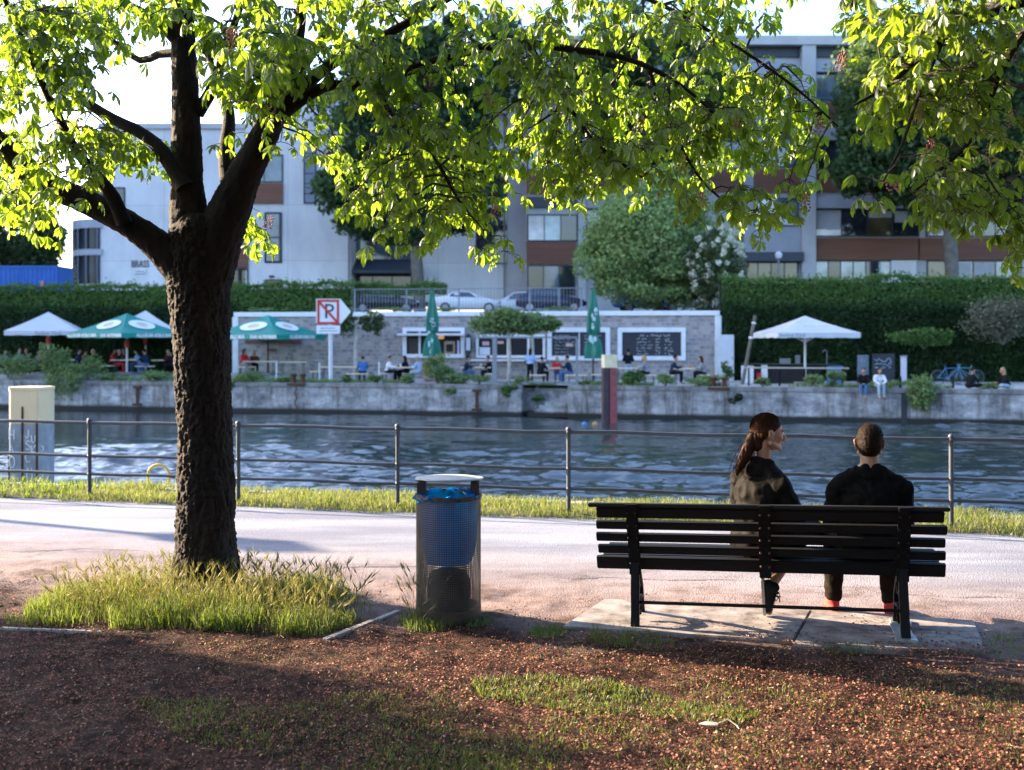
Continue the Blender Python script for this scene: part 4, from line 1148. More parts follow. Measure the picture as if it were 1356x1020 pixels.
mesh_obj('hooded_top', blob_mesh(top, .008, 6, wrinkle=wrinkler(.010, 13, 3)), cloth('black_jersey', (.006, .0055, .0055)), man)
tz_ = [ell((0, .16, .52), (.185, .15, .10))]
for s in (-1, 1): tz_ += chain([(s * .088, .16, .53), (s * .172, .56, .52), (s * .176, .59, .12)], [.098, .074, .056])
mesh_obj('trousers', blob_mesh(tz_, .009, 5, wrinkle=wrinkler(.006, 14, 9)), cloth('dark_brown_twill', (.014, .010, .008)), man)
red_shoe = mat('red_canvas', (.42, .03, .02), .8, .2, 30, .3, 200, bdist=.002)
for s in (-1, 1):
    mesh_obj('shoe', blob_mesh(shoe_prims((s * .172, .535, .0), (s * .205, .80, .0), (0, 0, 1), 1.12, True), .006, 5), red_shoe, man)

# ---------------- the woman, turned to him
WO = (-.03, .10)
wom_loc = BO + Matrix.Rotation(-A, 3, 'Z') @ Vector((WO[0], WO[1], 0))
YAW = rad(-42)
TW = Matrix.Translation((-.02, .14, .44)) @ Matrix.Rotation(YAW, 4, 'Z')      # pelvis frame, she leans a little forward
HW = Matrix.Translation((.045, .150, 1.215)) @ Matrix.Rotation(rad(-74) , 4, 'Z') @ Matrix.Rotation(rad(-7), 4, 'X')
def wb(p): return tuple(TW @ Vector(p))
heel, toe = Vector((.005, .205, .268)), Vector((.02, .30, .022)); ankle = Vector((.062, .25, .225)); knee = Vector((.25, .50, .50))
knee2 = Vector((.30, .50, .585)); ankle2 = Vector((.50, .62, .42))
torso = [ell((0, 0, .09), (.165, .125, .10)), ell((0, .015, .24), (.135, .10, .14)), ell((0, .03, .38), (.155, .105, .13)), cap((-.125, .03, .475), (.125, .03, .475), .05), cap((-.1, .03, .50), (0, .035, .55), .036, .042), cap((.1, .03, .50), (0, .035, .55), .036, .042)]
nk0 = wb((0, .035, .52)); nk1 = tuple(HW @ Vector((0, -.02, -.07)))
body = xf(torso, TW) + [cap(nk0, nk1, .05, .046)] + xf(head_prims(), HW)
body += chain([wb((-.08, .02, .09)), knee, ankle], [.082, .056, .036]) + chain([wb((.08, .04, .10)), knee2, ankle2], [.082, .056, .036])
body += chain([ankle, ankle + (toe - heel) * .25, toe + Vector((.03, .01, .02))], [.036, .032, .024]) + chain([ankle2, ankle2 + Vector((.06, .1, -.05))], [.034, .024])
armL = [wb((-.17, .03, .455)), wb((-.21, .08, .22)), wb((-.03, .27, .19))]; armR = [wb((.155, .03, .455)), wb((.20, .11, .23)), wb((.07, .28, .20))]
body += chain(armL, [.046, .038, .026]) + chain(armR, [.046, .038, .026])
body += hand_prims(armL[2], TW.to_3x3() @ Vector((.8, .5, -.2)), (0, 0, -1), -1, .5, .9) + hand_prims(armR[2], TW.to_3x3() @ Vector((-.8, .5, -.1)), (0, 0, -1), 1, .5, .9)
woman = mesh_obj('person', blob_mesh(body, .005, 4), skin_a, None, wom_loc); woman.rotation_euler = (0, 0, -A)
tag(woman, 'woman with brown ponytail in black jacket, turned in profile on bench centre', 'person')
eyes_on(woman, HW, 'hazel_iris')
hp = xf([ell((0, -.018, .028), (.083, .102, .092))], HW)
hair = blob_mesh(hp, .0048, 3, cut=[(HW @ Vector((0, .062, .055)), HW.to_3x3() @ Vector((0, .62, -.66)))], wrinkle=lambda c: .0028 * noise.noise(Vector((c.x * 30, c.y * 60, c.z * 150))))
ho = mesh_obj('hair', hair, hair_brown, woman)
pt = [HW @ Vector(p) for p in ((0, -.086, -.012), (0, -.100, -.05), (0, -.115, -.11), (0, -.134, -.17), (.0, -.155, -.235), (0, -.17, -.29))]
pony = chain(pt, [.030, .036, .041, .037, .027, .010]) + [cap(HW @ Vector((0, -.07, -.03)), HW @ Vector((0, -.062, -.085)), .05, .045)]
pony += [cap(HW @ Vector((.045, -.05, -.02)), HW @ Vector((0, -.098, -.012)), .03, .026), cap(HW @ Vector((-.045, -.05, -.02)), HW @ Vector((0, -.098, -.012)), .03, .026)]
mesh_obj('ponytail', blob_mesh(pony, .005, 3, wrinkle=lambda c: .004 * noise.noise(Vector((c.x * 90, c.y * 90, c.z * 16)))), hair_brown, ho)
b = MB(); rs_ = random.Random(5)
for k in range(110):
    o = Vector((rs_.gauss(0, .016), rs_.gauss(0, .016), 0)); b.tube([pt[1] + o * .7, pt[2] + o * 1.6, pt[3] + o * 1.8 + Vector((rs_.gauss(0, .004), 0, 0)), pt[4] + o * 1.7, pt[5] + o * 1.8 + Vector((rs_.gauss(0, .012), rs_.gauss(0, .012), rs_.uniform(-.035, .02)))], [.0012, .0012, .0011, .0009, .0004], 3, False)
for k in range(70):
    x = rs_.gauss(0, .045); p0 = HW @ Vector((x, rs_.uniform(-.06, .07), .10 + rs_.uniform(0, .012))); p1 = HW @ Vector((x * .6, -.10, .03)) ; p2 = HW @ Vector((0, -.12 - rs_.uniform(0, .01), -.03))
    if x * x < .004: b.tube([p0, (p0 + p1) * .5 + Vector((0, 0, .018)), p1 + Vector((0, 0, .006)), p2], [.0005, .0006, .0006, .0005], 3, False)
hc, hr_ = Vector((0, -.018, .028)), Vector((.0845, .1035, .0935)); td_ = Vector((0, -.96, -.30)).normalized()
for k in range(620):
    x = rs_.uniform(-1, 1); y = rs_.uniform(-.6, .72); zz_ = 1 - x * x * .9 - y * y
    if zz_ < .02: continue
    d0 = Vector((x, y, math.sqrt(zz_))).normalized()
    if d0.y * .62 - d0.z * .66 > .12: continue
    q0 = []
    for j in range(8):
        f_ = j / 7; dd = (d0 * (1 - f_) + td_ * f_).normalized(); kk_ = 1 + .012 * math.sin(f_ * 6 + k) + rs_.uniform(0, .008)
        q0.append(HW @ (hc + Vector((dd.x * hr_.x, dd.y * hr_.y, dd.z * hr_.z)) * kk_))
    b.tube(q0, [.0004, .0009, .001, .001, .001, .001, .001, .0008], 3, False)
b.build('loose_strands', hair_brown, ho, fix=False)
b = MB(); q = (pt[1] - pt[0]).normalized(); tq = q.to_track_quat('Z', 'Y').to_matrix()
b.tube([pt[0] + q * .012 + tq @ Vector((.033 * math.cos(a), .033 * math.sin(a), 0)) for a in np.linspace(0, 2 * PI, 17)], .007, 6); b.build('hair_tie', cloth('black_elastic', (.01, .01, .01)), ho, True)
jk = [ell((0, -.005, .10), (.19, .155, .12)), ell((0, .0, .24), (.172, .135, .15)), ell((0, .015, .38), (.178, .128, .13)), cap((-.125, .025, .475), (.125, .025, .475), .06), cap((-.11, .02, .51), (-.02, .015, .575), .05, .046), cap((.11, .02, .51), (.02, .015, .575), .05, .046), ell((0, .0, .535), (.09, .07, .075))]
jk = xf(jk, TW) + chain(armL, [.066, .062, .044]) + chain(armR, [.066, .062, .044])
c0 = None
for k in range(13):   # shirt collar
    a = PI * .62 + k / 12 * PI * 1.76; p = Vector(nk0) + TW.to_3x3() @ Vector((.068 * math.cos(a), .062 * math.sin(a), .066 - .016 * math.sin(a)))
    if c0 is not None: jk += [cap(c0, p, .017), cap(c0 - Vector((0, 0, .026)), p - Vector((0, 0, .026)), .020)]
    c0 = p
mesh_obj('jacket', blob_mesh(jk, .0075, 4, wrinkle=wrinkler(.015, 10, 5, (1, 1, .7))), mat('cloth_black_jacket', (.007, .0055, .0045), .75, .3, 20, .3, 200, bdist=.002, spec=.08), woman)
jt = [ell((0, .01, .08), (.175, .14, .10))]
jt = xf(jt, TW) + chain([wb((-.08, .02, .09)), knee, knee + (ankle - knee) * .62], [.094, .068, .05]) + chain([wb((.08, .04, .10)), knee2, knee2 + (ankle2 - knee2) * .75], [.094, .068, .05])
mesh_obj('trousers', blob_mesh(jt, .008, 5, wrinkle=wrinkler(.005, 14, 2)), cloth('black_denim', (.014, .013, .014)), woman)
for h_, t_, u_ in ((heel, toe, Vector((1, -.12, .1))), (ankle2 + Vector((.0, -.02, -.09)), ankle2 + Vector((.14, .16, -.12)), Vector((.1, .1, 1)))):
    u_ = (u_ - (t_ - h_).normalized() * u_.dot((t_ - h_).normalized())).normalized()
    o = mesh_obj('shoe', blob_mesh(shoe_prims(h_, t_, u_, .92), .0055, 4), cloth('black_canvas', (.014, .014, .015)), woman)
    b = MB(); sole_prism(b, h_ - u_ * .004, t_ - u_ * .004, u_, .043, .018); b.build('sole', mat('off_white_rubber', (.36, .33, .30), .7, .15, 30), o)
    b = MB(); k0 = h_ + (t_ - h_) * .42 + u_ * .072; sd_ = (t_ - h_).normalized().cross(u_)
    for sg in (-1, 1):
        b.tube([k0, k0 + sd_ * sg * .03 + u_ * .028, k0 + sd_ * sg * .05 + u_ * .012 + Vector((0, 0, -.01)), k0 + sd_ * sg * .03 + u_ * .004, k0], .0045, 5)
        b.tube([k0, k0 + u_ * .03 + sd_ * sg * .015, k0 + u_ * .035 + sd_ * sg * .03 + Vector((0, 0, -.03))], .0035, 5)
    b.build('laces', cloth('black_lace', (.012, .012, .012)), o, True)

# ---------------- templates for the small figures across the canal
def small_person(pose):
    """meshes: body, shirt, trousers, short hair, long hair. local: faces +y"""
    V_ = .022
    if pose == 'sit':
        pelvis = Vector((0, 0, .55)); lean = Vector((0, .10, 0)); kn = [(s * .12, .42, .55) for s in (-1, 1)]; an = [(s * .12, .40, .10) for s in (-1, 1)]; el_ = [(s * .25, .20, .76) for s in (-1, 1)]; ha = [(s * .08, .42, .80) for s in (-1, 1)]
    elif pose == 'stand':
        pelvis = Vector((0, 0, .92)); lean = Vector((0, .02, 0)); kn = [(s * .10, .02, .50) for s in (-1, 1)]; an = [(s * .11, -.02, .08) for s in (-1, 1)]; el_ = [(s * .26, .02, 1.12) for s in (-1, 1)]; ha = [(s * .14, .22, 1.10) for s in (-1, 1)]
    elif pose == 'edge':    # on the quay edge, legs hanging
        pelvis = Vector((0, 0, .10)); lean = Vector((0, .14, 0)); kn = [(s * .10, .40, .10) for s in (-1, 1)]; an = [(s * .10, .42, -.32) for s in (-1, 1)]; el_ = [(s * .24, .26, .30) for s in (-1, 1)]; ha = [(s * .06, .40, .18) for s in (-1, 1)]
    else:                   # cross-legged on the ground
        pelvis = Vector((0, 0, .12)); lean = Vector((0, .14, 0)); kn = [(s * .30, .34, .16) for s in (-1, 1)]; an = [(-s * .08, .42, .08) for s in (-1, 1)]; el_ = [(s * .26, .22, .32) for s in (-1, 1)]; ha = [(s * .10, .42, .26) for s in (-1, 1)]
    sh = pelvis + lean + Vector((0, 0, .42)); ch = pelvis + lean * .6 + Vector((0, 0, .27)); HM_ = Matrix.Translation(sh + lean * .35 + Vector((0, .02, .245)))
    def legs(r, stop=1.0): 
        out = []
        for i, s in enumerate((-1, 1)):
            h = pelvis + Vector((s * .085, .02, 0)); a_ = Vector(kn[i]) + (Vector(an[i]) - Vector(kn[i])) * stop
            out += chain([h, kn[i], a_], r)
        return out
    def torso_(k): return [ell(pelvis, (.165 * k, .13 * k, .12 * k)), ell((pelvis + ch) / 2, (.15 * k, .11 * k, .16 * k)), ell(ch, (.175 * k, .115 * k, .15 * k)), cap(sh + Vector((-.13, 0, 0)), sh + Vector((.13, 0, 0)), .06 * k)]
    def arms(r): 
        out = []
        for i, s in enumerate((-1, 1)): out += chain([sh + Vector((s * .18, 0, -.01)), el_[i], ha[i]], r)
        return out
    feet = []
    for i in range(2):
        a_ = Vector(an[i]); feet += [cap(a_, a_ + Vector((0, .14, -.045)), .045, .04)]
    body = torso_(1) + legs([.085, .06, .042]) + arms([.05, .042, .032]) + feet + [cap(sh, HM_ @ Vector((0, -.01, -.08)), .052, .05)] + xf(head_prims(), HM_)
    for i, s in enumerate((-1, 1)): body += [ell(Vector(ha[i]) + Vector((-s * .03, .05, 0)), (.035, .06, .025)), cap(Vector(ha[i]), Vector(ha[i]) + Vector((-s * .05, .03, .02)), .015, .013)]
    shirt = torso_(1.12)[1:] + [ell(pelvis + Vector((0, 0, .05)), (.18, .145, .10))] + arms([.068, .058, .045])
    trous = [ell(pelvis, (.182, .145, .115))] + legs([.098, .073, .056], .9)
    hs = xf([ell((0, -.016, .03), (.084, .102, .095))], HM_)
    cutp = [(HM_ @ Vector((0, .062, .055)), Vector((0, .62, -.66)))]
    hl = xf([ell((0, -.016, .03), (.086, .104, .097)), cap((0, -.07, -.02), (0, -.10, -.20), .07, .045), cap((.06, -.03, 0), (.07, -.05, -.17), .032, .025), cap((-.06, -.03, 0), (-.07, -.05, -.17), .032, .025)], HM_)
    cutl = [(HM_ @ Vector((0, .062, .055)), Vector((0, .9, -.2)))]
    return dict(body=blob_mesh(body, .014, 3), shirt=blob_mesh(shirt, V_, 3), trousers=blob_mesh(trous, V_, 3), hair=blob_mesh(hs, .014, 2, cut=cutp), long_hair=blob_mesh(hl, .014, 2, cut=cutl))
TPL = {k: small_person(k) for k in ('sit', 'stand', 'edge', 'ground')}
CL = {k: cloth(k, c) for k, c in dict(black=(.013, .013, .015), navy=(.018, .028, .06), blue=(.05, .13, .32), lightblue=(.30, .42, .62), white=(.66, .66, .68), red=(.46, .035, .04), maroon=(.11, .022, .028), grey=(.22, .23, .25),
      lightgrey=(.42, .45, .50), olive=(.09, .08, .05), mauve=(.22, .15, .17), jeans=(.07, .14, .28), paleblue=(.34, .46, .60), palejeans=(.30, .38, .46), teal=(.05, .22, .24), orange=(.7, .16, .04)).items()}
HAIRS = dict(brown=hair_brown, dark=hair_dark, blond=hair_blond, grey=hair_grey)
def small(label, loc, yaw, pose='sit', top='black', legs='black', hair='dark', long=False, group='people on the far bank', s=1.0):
    T = TPL[pose]
    for k in ('body', 'shirt', 'trousers', 'hair', 'long_hair'):
        if not T[k].materials: T[k].materials.append(skin_a)
    o = bpy.data.objects.new('person', T['body']); link(o, None, loc); o.rotation_euler = (0, 0, yaw); o.scale = (s, s, s); setm(o, skin_a)
    tag(o, label, 'person', group)
    for nm, key, m_ in (('shirt', 'shirt', CL[top]), ('trousers', 'trousers', CL[legs]), ('hair', 'long_hair' if long else 'hair', HAIRS[hair])):
        c = bpy.data.objects.new(nm, T[key]); link(c, o); setm(c, m_)
    return o
# ================================================================== THE FAR BANK
def wall_line(X): return 58 - .1357 * (np.clip(X, -60, 45) + 15.2)
WYAW = -math.atan(.1357)
def tz(X, Y):
    X = np.asarray(X, float); Y = np.asarray(Y, float)
    s = X * SA + Y * CA - FARV
    k = np.clip((s - .6) / 2.4, 0, 1); k = k * k * (3 - 2 * k)
    return TZ + .27 * k * np.clip((-9.0 - X) / 3, 0, 1) + (fbm(X, Y, .8, 2, 61) - .5) * .05
def spot(px, s, dz=0):
    d = (px - CX) / F; Y = (FARV + s) / (d * SA + CA); X = d * Y
    return Vector((X, Y, float(tz(X, Y)) + dz))
tg, nt, bs = newmat('terrace_gravel')
n = noise_node(nt, .8, 6, .7); n2 = noise_node(nt, 30, 4, .7)
r = ramp(nt, n.outputs[0], [(.4, (.30, .30, .29)), (.62, (.38, .38, .36)), (.7, (.12, .14, .05))]); nt.links.new(r.outputs[0], bs.inputs['Base Color']); setv(bs, Roughness=.9)
us = spaced((-200, -40, 8), (-40, 40, 130), (40, 200, 8)); fs = np.linspace(0, 1, 14)
U, T_ = np.meshgrid(us, fs)
X0 = U * CA + (FARV + .5) * SA; Y0 = -U * SA + (FARV + .5) * CA; Y1 = np.maximum(wall_line(X0) + 1.2, Y0 + 2); Yg = Y0 + (Y1 - Y0) * T_
idx = np.arange(len(us) * 14).reshape(14, len(us)); q = np.stack([idx[:-1, :-1], idx[:-1, 1:], idx[1:, 1:], idx[1:, :-1]], -1).reshape(-1, 4)
np_obj('terrace', np.stack([X0, Yg, tz(X0, Yg)], -1).reshape(-1, 3), [q], tg, smooth=True)['kind'] = 'structure'

# quay wall, weathered concrete
qw, nt, bs = newmat('weathered_quay_concrete')
geo = nd(nt, 'ShaderNodeNewGeometry'); sep = nd(nt, 'ShaderNodeSeparateXYZ'); nt.links.new(geo.outputs['Position'], sep.inputs[0])
n = noise_node(nt, .9, 7, .75, vec=geo.outputs['Position'], stretch=(1, 1, 1.6)); st_ = noise_node(nt, 1.6, 5, .75, vec=geo.outputs['Position'], stretch=(1, 1, .12)); n3 = noise_node(nt, 14, 5, .7, vec=geo.outputs['Position'])
r = ramp(nt, n.outputs[0], [(.33, (.10, .10, .10)), (.47, (.27, .27, .275)), (.55, (.38, .38, .385)), (.66, (.58, .57, .57))])
s2 = ramp(nt, st_.outputs[0], [(.36, (.34, .30, .27)), (.5, (.86, .85, .84)), (.65, (1, 1, 1))])
c1 = mixc(nt, 1.0, r.outputs[0], s2.outputs[0], 'MULTIPLY')
tide = mth(nt, 'DIVIDE', mth(nt, 'SUBTRACT', mth(nt, 'ADD', sep.outputs[2], mth(nt, 'MULTIPLY', n3.outputs[0], .16)), WZ + .26), .12, True)
c2 = mixc(nt, tide, (.018, .018, .014), c1)
topd = mth(nt, 'DIVIDE', mth(nt, 'SUBTRACT', mth(nt, 'ADD', sep.outputs[2], mth(nt, 'MULTIPLY', n.outputs[0], .5)), -.27), .1, True)
c3 = mixc(nt, mth(nt, 'MULTIPLY', topd, .45), c2, (.10, .10, .09))
nt.links.new(c3, bs.inputs['Base Color']); setv(bs, Roughness=.9); bumpit(nt, bs, n3.outputs[0], .5, .03)
def uvof(px, s=0): p = spot(px, s); return toUV(p.x, p.y)
qroot = thing('quay_wall', 'weathered concrete quay wall with streaks along the far water edge', 'quay wall', UV(0, FARV, WZ), -A)
u1, u2 = uvof(690)[0], uvof(752)[0]
hq = TZ - WZ
b = MB(); b.bx(-200, u1, .0, .9, -1.5, hq - .16); b.bx(u1, u2, .75, 1.6, -1.5, hq - .16); b.bx(u2, 200, -.04, .9, -1.5, hq - .16); b.build('wall_face', qw, qroot)
b = MB()
for a, c, y in ((-200, u1, -.06), (u2, 200, -.10)):
    x = a
    while x < c - .01:
        if x < -40 or x > 40: e = min(c, x + 40)
        else: e = min(c, x + random.uniform(2.2, 3.2))
        b.bx(x + .01, e - .01, y + random.uniform(-.012, .012), .62, hq - .16, hq + random.uniform(.0, .025)); x = e
b.build('coping', qw, qroot, bevel=0)
b = MB()
for k in range(6): b.bx(u1 + .3 + k * .25, u2 - .02, .1 + .1 * k, .76, .0 if k == 0 else .17 * k + .03, .17 * (k + 1) + .03)
b.build('steps', qw, qroot)
u3 = uvof(1197)[0]
b = MB(); b.bx(u3 - .12, u3 + .12, -.06, .02, -.5, hq - .18); b.build('dark_joint', mat('wet_dark_concrete', (.02, .025, .03), .7, .3, 3), qroot)
# iron mooring ladders and double bollards on the wall
def bollards(px, label, lad=True):
    p = spot(px, .12); t = thing('mooring_bollard', label, 'bollard', p, -A, 'rusty bollards along the far quay')
    for s in (-1, 1):
        b = MB(); b.lathe([(.16, -.02), (.13, .05), (.10, .12), (.10, .30), (.15, .34), (.155, .42), (.10, .45)], (s * .24, 0, 0), 14); b.build('post', rust, t, True)
    b = MB(); b.box((0, -.1, -.06), (.95, .4, .1)); b.build('plate', rust, t)
    if lad:
        b = MB()
        for k in range(7): b.tube([(.06 * math.sin(k * 2.1), -.30, -.12 - .16 * k), (.06 * math.sin(k * 2.1 + 2), -.31, -.26 - .16 * k)], .035, 6)
        b.build('chain', rust, t)
bollards(395, 'rusty double bollard with a hanging chain left of the arrow sign'); bollards(952, 'rusty double bollard at the quay edge below the white door', False)
for px, lb in ((183, 'rusty iron rubbing bracket on the quay wall left of the trunk'), (632, 'rusty iron rubbing bracket on the quay wall below the vine pergola')):
    p = spot(px, -.02); t = thing('rubbing_bracket', lb, 'bracket', (p.x, p.y, TZ - .25), -A)
    b = MB(); b.box((0, -.07, -.45), (.13, .1, .95)); b.build('bar', rust, t); b = MB(); b.box((0, -.09, -.02), (.42, .12, .12)); b.build('end_block', rust, t); b = MB(); b.box((0, -.09, -.9), (.46, .14, .12)); b.build('end_block', rust, t)

# red and cream dolphin in the water
p = spot(807, -2.6); Yp = p.y; zt = EYE - (470 - HY) / F * Yp; zm = EYE - (487 - HY) / F * Yp
t = thing('mooring_pile', 'rusty red mooring pile with a cream top standing before the far quay', 'mooring pile', (p.x, p.y, WZ))
wd = 20 / F * Yp
b = MB(); b.prism(pile_profile(wd, wd * .9), zm - WZ, zt - WZ, 'z'); b.build('painted_top', mat('cream_paint', (.68, .60, .38), .6, .12, 4), t)
b = MB(); b.prism([(-wd * .5, -.1), (-wd * .42, -.26), (-wd * .06, -.26), (-wd * .06, .2), (-wd * .5, .2)], -1, zm - WZ - .001, 'z'); b.build('dark_flank', mat('dark_rusty_paint', (.045, .028, .035), .7, .4, 6), t)
b = MB(); b.prism([(.0, -.28), (wd * .42, -.28), (wd * .5, -.1), (wd * .5, .2), (.0, .2)], -1, zm - WZ - .001, 'z'); b.build('red_flank', mat('faded_red_paint', (.24, .055, .06), .7, .3, 5), t)
for px, col, lb in ((774, (.05, .18, .4), 'small blue float bobbing beside the red mooring pile'), (788, (.4, .25, .08), 'small yellow float bobbing beside the red mooring pile')):
    q = G(px, 563, WZ); t = thing('float', lb, 'float', q); b = MB(); b.sphere((0, 0, .03), (.12, .12, .10), 14, 9); b.lathe([(.02, .12), (.02, .17)], n=8); b.build('buoy', mat('float_%d' % px, col, .4, .1), t, True)

# ---- stone wall with kiosk openings and chalkboards
wx0, wx1 = P(312, 450, 58).x, P(951, 450, 54.5).x
WC = Vector(((wx0 + wx1) / 2, (58 + 54.5) / 2, TZ)); WL = math.hypot(wx1 - wx0, 3.5); WH = 3.6
wall = thing('stone_wall', 'long rubble stone wall with pale coping, kiosk hatches and blackboards', 'wall', WC, WYAW)
def wloc(px, py):
    """pixel -> wall-local (x, z)"""
    d = (px - CX) / F; Y = 55.9374 / (1 + .1357 * d); X = d * Y
    return (X - WC.x) / math.cos(WYAW), EYE - (py - HY) / F * Y - TZ
stone, nt, bs = newmat('rubble_stone')
tc = nd(nt, 'ShaderNodeTexCoord'); mp = nd(nt, 'ShaderNodeMapping'); mp.inputs['Rotation'].default_value = (PI / 2, 0, 0); nt.links.new(tc.outputs['Object'], mp.inputs[0])
br = nd(nt, 'ShaderNodeTexBrick'); nt.links.new(mp.outputs[0], br.inputs['Vector']); setv(br, Scale=1.0, Mortar_Size=.028, Mortar_Smooth=.3, Bias=-.1, Brick_Width=.36, Row_Height=.2)
br.offset_frequency = 2; br.squash = .7; br.squash_frequency = 3
br.inputs['Color1'].default_value = (.38, .34, .32, 1); br.inputs['Color2'].default_value = (.17, .17, .185, 1); br.inputs['Mortar'].default_value = (.34, .33, .33, 1)
ns = noise_node(nt, 2.6, 3, .6); tint = ramp(nt, ns.outputs[0], [(.3, (.78, .74, .74)), (.5, (1, .96, .93)), (.7, (1.1, 1.08, 1.1))])
nt.links.new(mixc(nt, 1.0, br.outputs['Color'], tint.outputs[0], 'MULTIPLY'), bs.inputs['Base Color']); setv(bs, Roughness=.9)
bumpit(nt, bs, br.outputs['Fac'], -.7, .03)
b = MB(); b.bx(-WL / 2, WL / 2, 0, .8, -.5, WH - .25); b.build('masonry', stone, wall)
pale = mat('pale_render', (.70, .71, .73), .8, .08, 3)
b = MB(); b.bx(-WL / 2 - .08, WL / 2 + .08, -.10, .9, WH - .25, WH); b.build('coping', pale, wall, bevel=.02)
for s in (-1, 1):
    b = MB(); b.bx(s * WL / 2 - .17, s * WL / 2 + .17, -.07, .85, -.4, WH - .25); b.build('end_pillar', pale, wall, bevel=.02)
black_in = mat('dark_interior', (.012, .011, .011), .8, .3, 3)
board_m = mat('blackboard', (.018, .022, .032), .55, .3, 2); chalk = mat('chalk', (.62, .62, .62), .9, .1, 40)
def frame(name, px0, py0, px1, py1, bw_, m, y=-.12, parent=wall):
    x0, z1 = wloc(px0, py0); x1, z0 = wloc(px1, py1); b = MB()
    b.bx(x0, x1, y, .02, z1 - bw_, z1); b.bx(x0, x1, y, .02, z0, z0 + bw_); b.bx(x0, x0 + bw_, y, .02, z0 + bw_, z1 - bw_); b.bx(x1 - bw_, x1, y, .02, z0 + bw_, z1 - bw_)
    return b.build(name, m, parent, bevel=.01), (x0 + bw_, x1 - bw_, z0 + bw_, z1 - bw_)
def squiggle(b, x, z, L_, h, y, rg, r=.009):
    pts = []; k = 0
    while k < L_:
        pts.append((x + k, y, z + rg.uniform(-h, h))); k += h * rg.uniform(.5, 1.0)
        if rg.random() < .16 and len(pts) > 2:
            b.tube(pts, r, 4, False); pts = []; k += h * 1.2
    if len(pts) > 2: b.tube(pts, r, 4, False)
rg_ = random.Random(3)
for n_, (a, c) in enumerate(((725, 808), (818, 908))):
    fo, (x0, x1, z0, z1) = frame('board_frame', a, 434, c, 477.5, .23, pale)
    b = MB(); b.bx(x0, x1, -.035, -.004, z0, z1); bo = b.build('blackboard', board_m, wall)
    b = MB()
    if n_ == 0:
        for k in range(7): squiggle(b, x0 + .15, z1 - .2 - k * .17, rg_.uniform(.7, 1.2), .045, -.045, rg_); squiggle(b, x0 + 1.7, z1 - .2 - k * .17, rg_.uniform(.3, .9), .04, -.045, rg_)
    else:
        squiggle(b, x0 + .9, z1 - .18, 1.6, .06, -.045, rg_, .013)
        for k in range(6):
            squiggle(b, x0 + .75, z1 - .36 - k * .155, rg_.uniform(.5, .95), .05, -.045, rg_, .011); squiggle(b, x0 + 1.72, z1 - .36 - k * .155, .26, .045, -.045, rg_, .011); squiggle(b, x0 + 2.2, z1 - .36 - k * .155, rg_.uniform(.3, .7), .05, -.045, rg_, .011)
    b.build('chalk_writing', chalk, bo)
    if n_ == 0:
        b = MB(); cx, cz = wloc(754, 457); b.box((cx, -.05, cz), (.38, .02, .16)); o = b.build('notice', mat('pink_notice', (.62, .38, .36), .7, .1), bo)
        b = MB(); b.bx(x0 + 1.42, x0 + 1.47, -.06, -.036, z0, z1); b.build('divider', pale, bo)
fo, (x0, x1, z0, z1) = frame('kiosk_frame', 534, 434, 615.5, 474, .2, pale, -.16)
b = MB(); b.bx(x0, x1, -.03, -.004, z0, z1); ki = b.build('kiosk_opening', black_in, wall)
b = MB(); x, _ = wloc(556, 0); b.bx(x - .05, x + .05, -.10, -.03, z0, z1); b.build('mullion', pale, ki)
def wbox(name, px0, py0, px1, py1, m, y0, y1, parent):
    x0, z1 = wloc(px0, py0); x1, z0 = wloc(px1, py1); b = MB(); b.bx(x0, x1, y0, y1, z0, z1); return b.build(name, m, parent)
wbox('wooden_crate', 589, 452, 603, 469, mat('pale_wood', (.33, .24, .14), .7, .3, 3), -.14, -.03, ki); wbox('crate_glass', 591.5, 456, 600.5, 466, black_in, -.15, -.139, ki)
wbox('bright_tube', 606, 451, 608.5, 470, mat('lilac_light', (.55, .50, .75), .5, .05), -.1, -.03, ki); wbox('orange_lamp', 581, 443, 588, 449, mat('warm_sign', (.9, .42, .14), .6, .05, emit=.5), -.12, -.03, ki)
wbox('red_banner', 606, 442.5, 612, 446, mat('red_banner', (.4, .04, .03), .7, .1), -.12, -.03, ki); wbox('dark_cabinet', 541, 448, 554, 470, mat('dark_brown_wood', (.045, .03, .025), .7, .3), -.08, -.03, ki)
b = MB(); x0, z1 = wloc(529, 441.5); x1, _ = wloc(616, 444); b.bx(x0, x1, -.55, -.16, z1 - .12, z1); b.build('hatch_awning', pale, ki)
fo, (x0, x1, z0, z1) = frame('bar_frame', 631, 443, 722, 474, .12, pale, -.12)
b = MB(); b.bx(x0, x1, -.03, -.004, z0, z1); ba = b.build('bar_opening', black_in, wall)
wm = mat('white_notice', (.62, .62, .66), .7, .06)
wbox('menu_sheet', 635, 460, 649, 470, wm, -.06, -.03, ba); wbox('menu_sheet', 639, 452.5, 648, 457.5, mat('pink_notice', (.62, .38, .36)), -.06, -.03, ba); wbox('menu_sheet', 659, 452, 667, 455.5, mat('pink_notice', (.6, .4, .36)), -.06, -.03, ba)
for px in (673, 700):
    x, _ = wloc(px, 0); b = MB(); b.bx(x - .06, x + .06, -.11, -.03, z0, z1); b.build('mullion', pale, ba)
b = MB(); x0, zc = wloc(625, 477); x1, _ = wloc(724, 477); b.bx(x0, x1, -.5, -.0, zc - .04, zc + .04); b.build('counter', pale, ba)
p0 = wloc(621.5, 457); t = thing('menu_stand', 'oval black menu board with a white sheet between the two hatches', 'menu board', WC + Matrix.Rotation(WYAW, 3, 'Z') @ Vector((p0[0], -.32, p0[1])), WYAW)
b = MB(); b.prism([(.21 * math.cos(a), .60 * math.sin(a)) for a in np.linspace(0, 2 * PI, 25)[:-1]], -.02, .02); b.build('board', board_m, t)
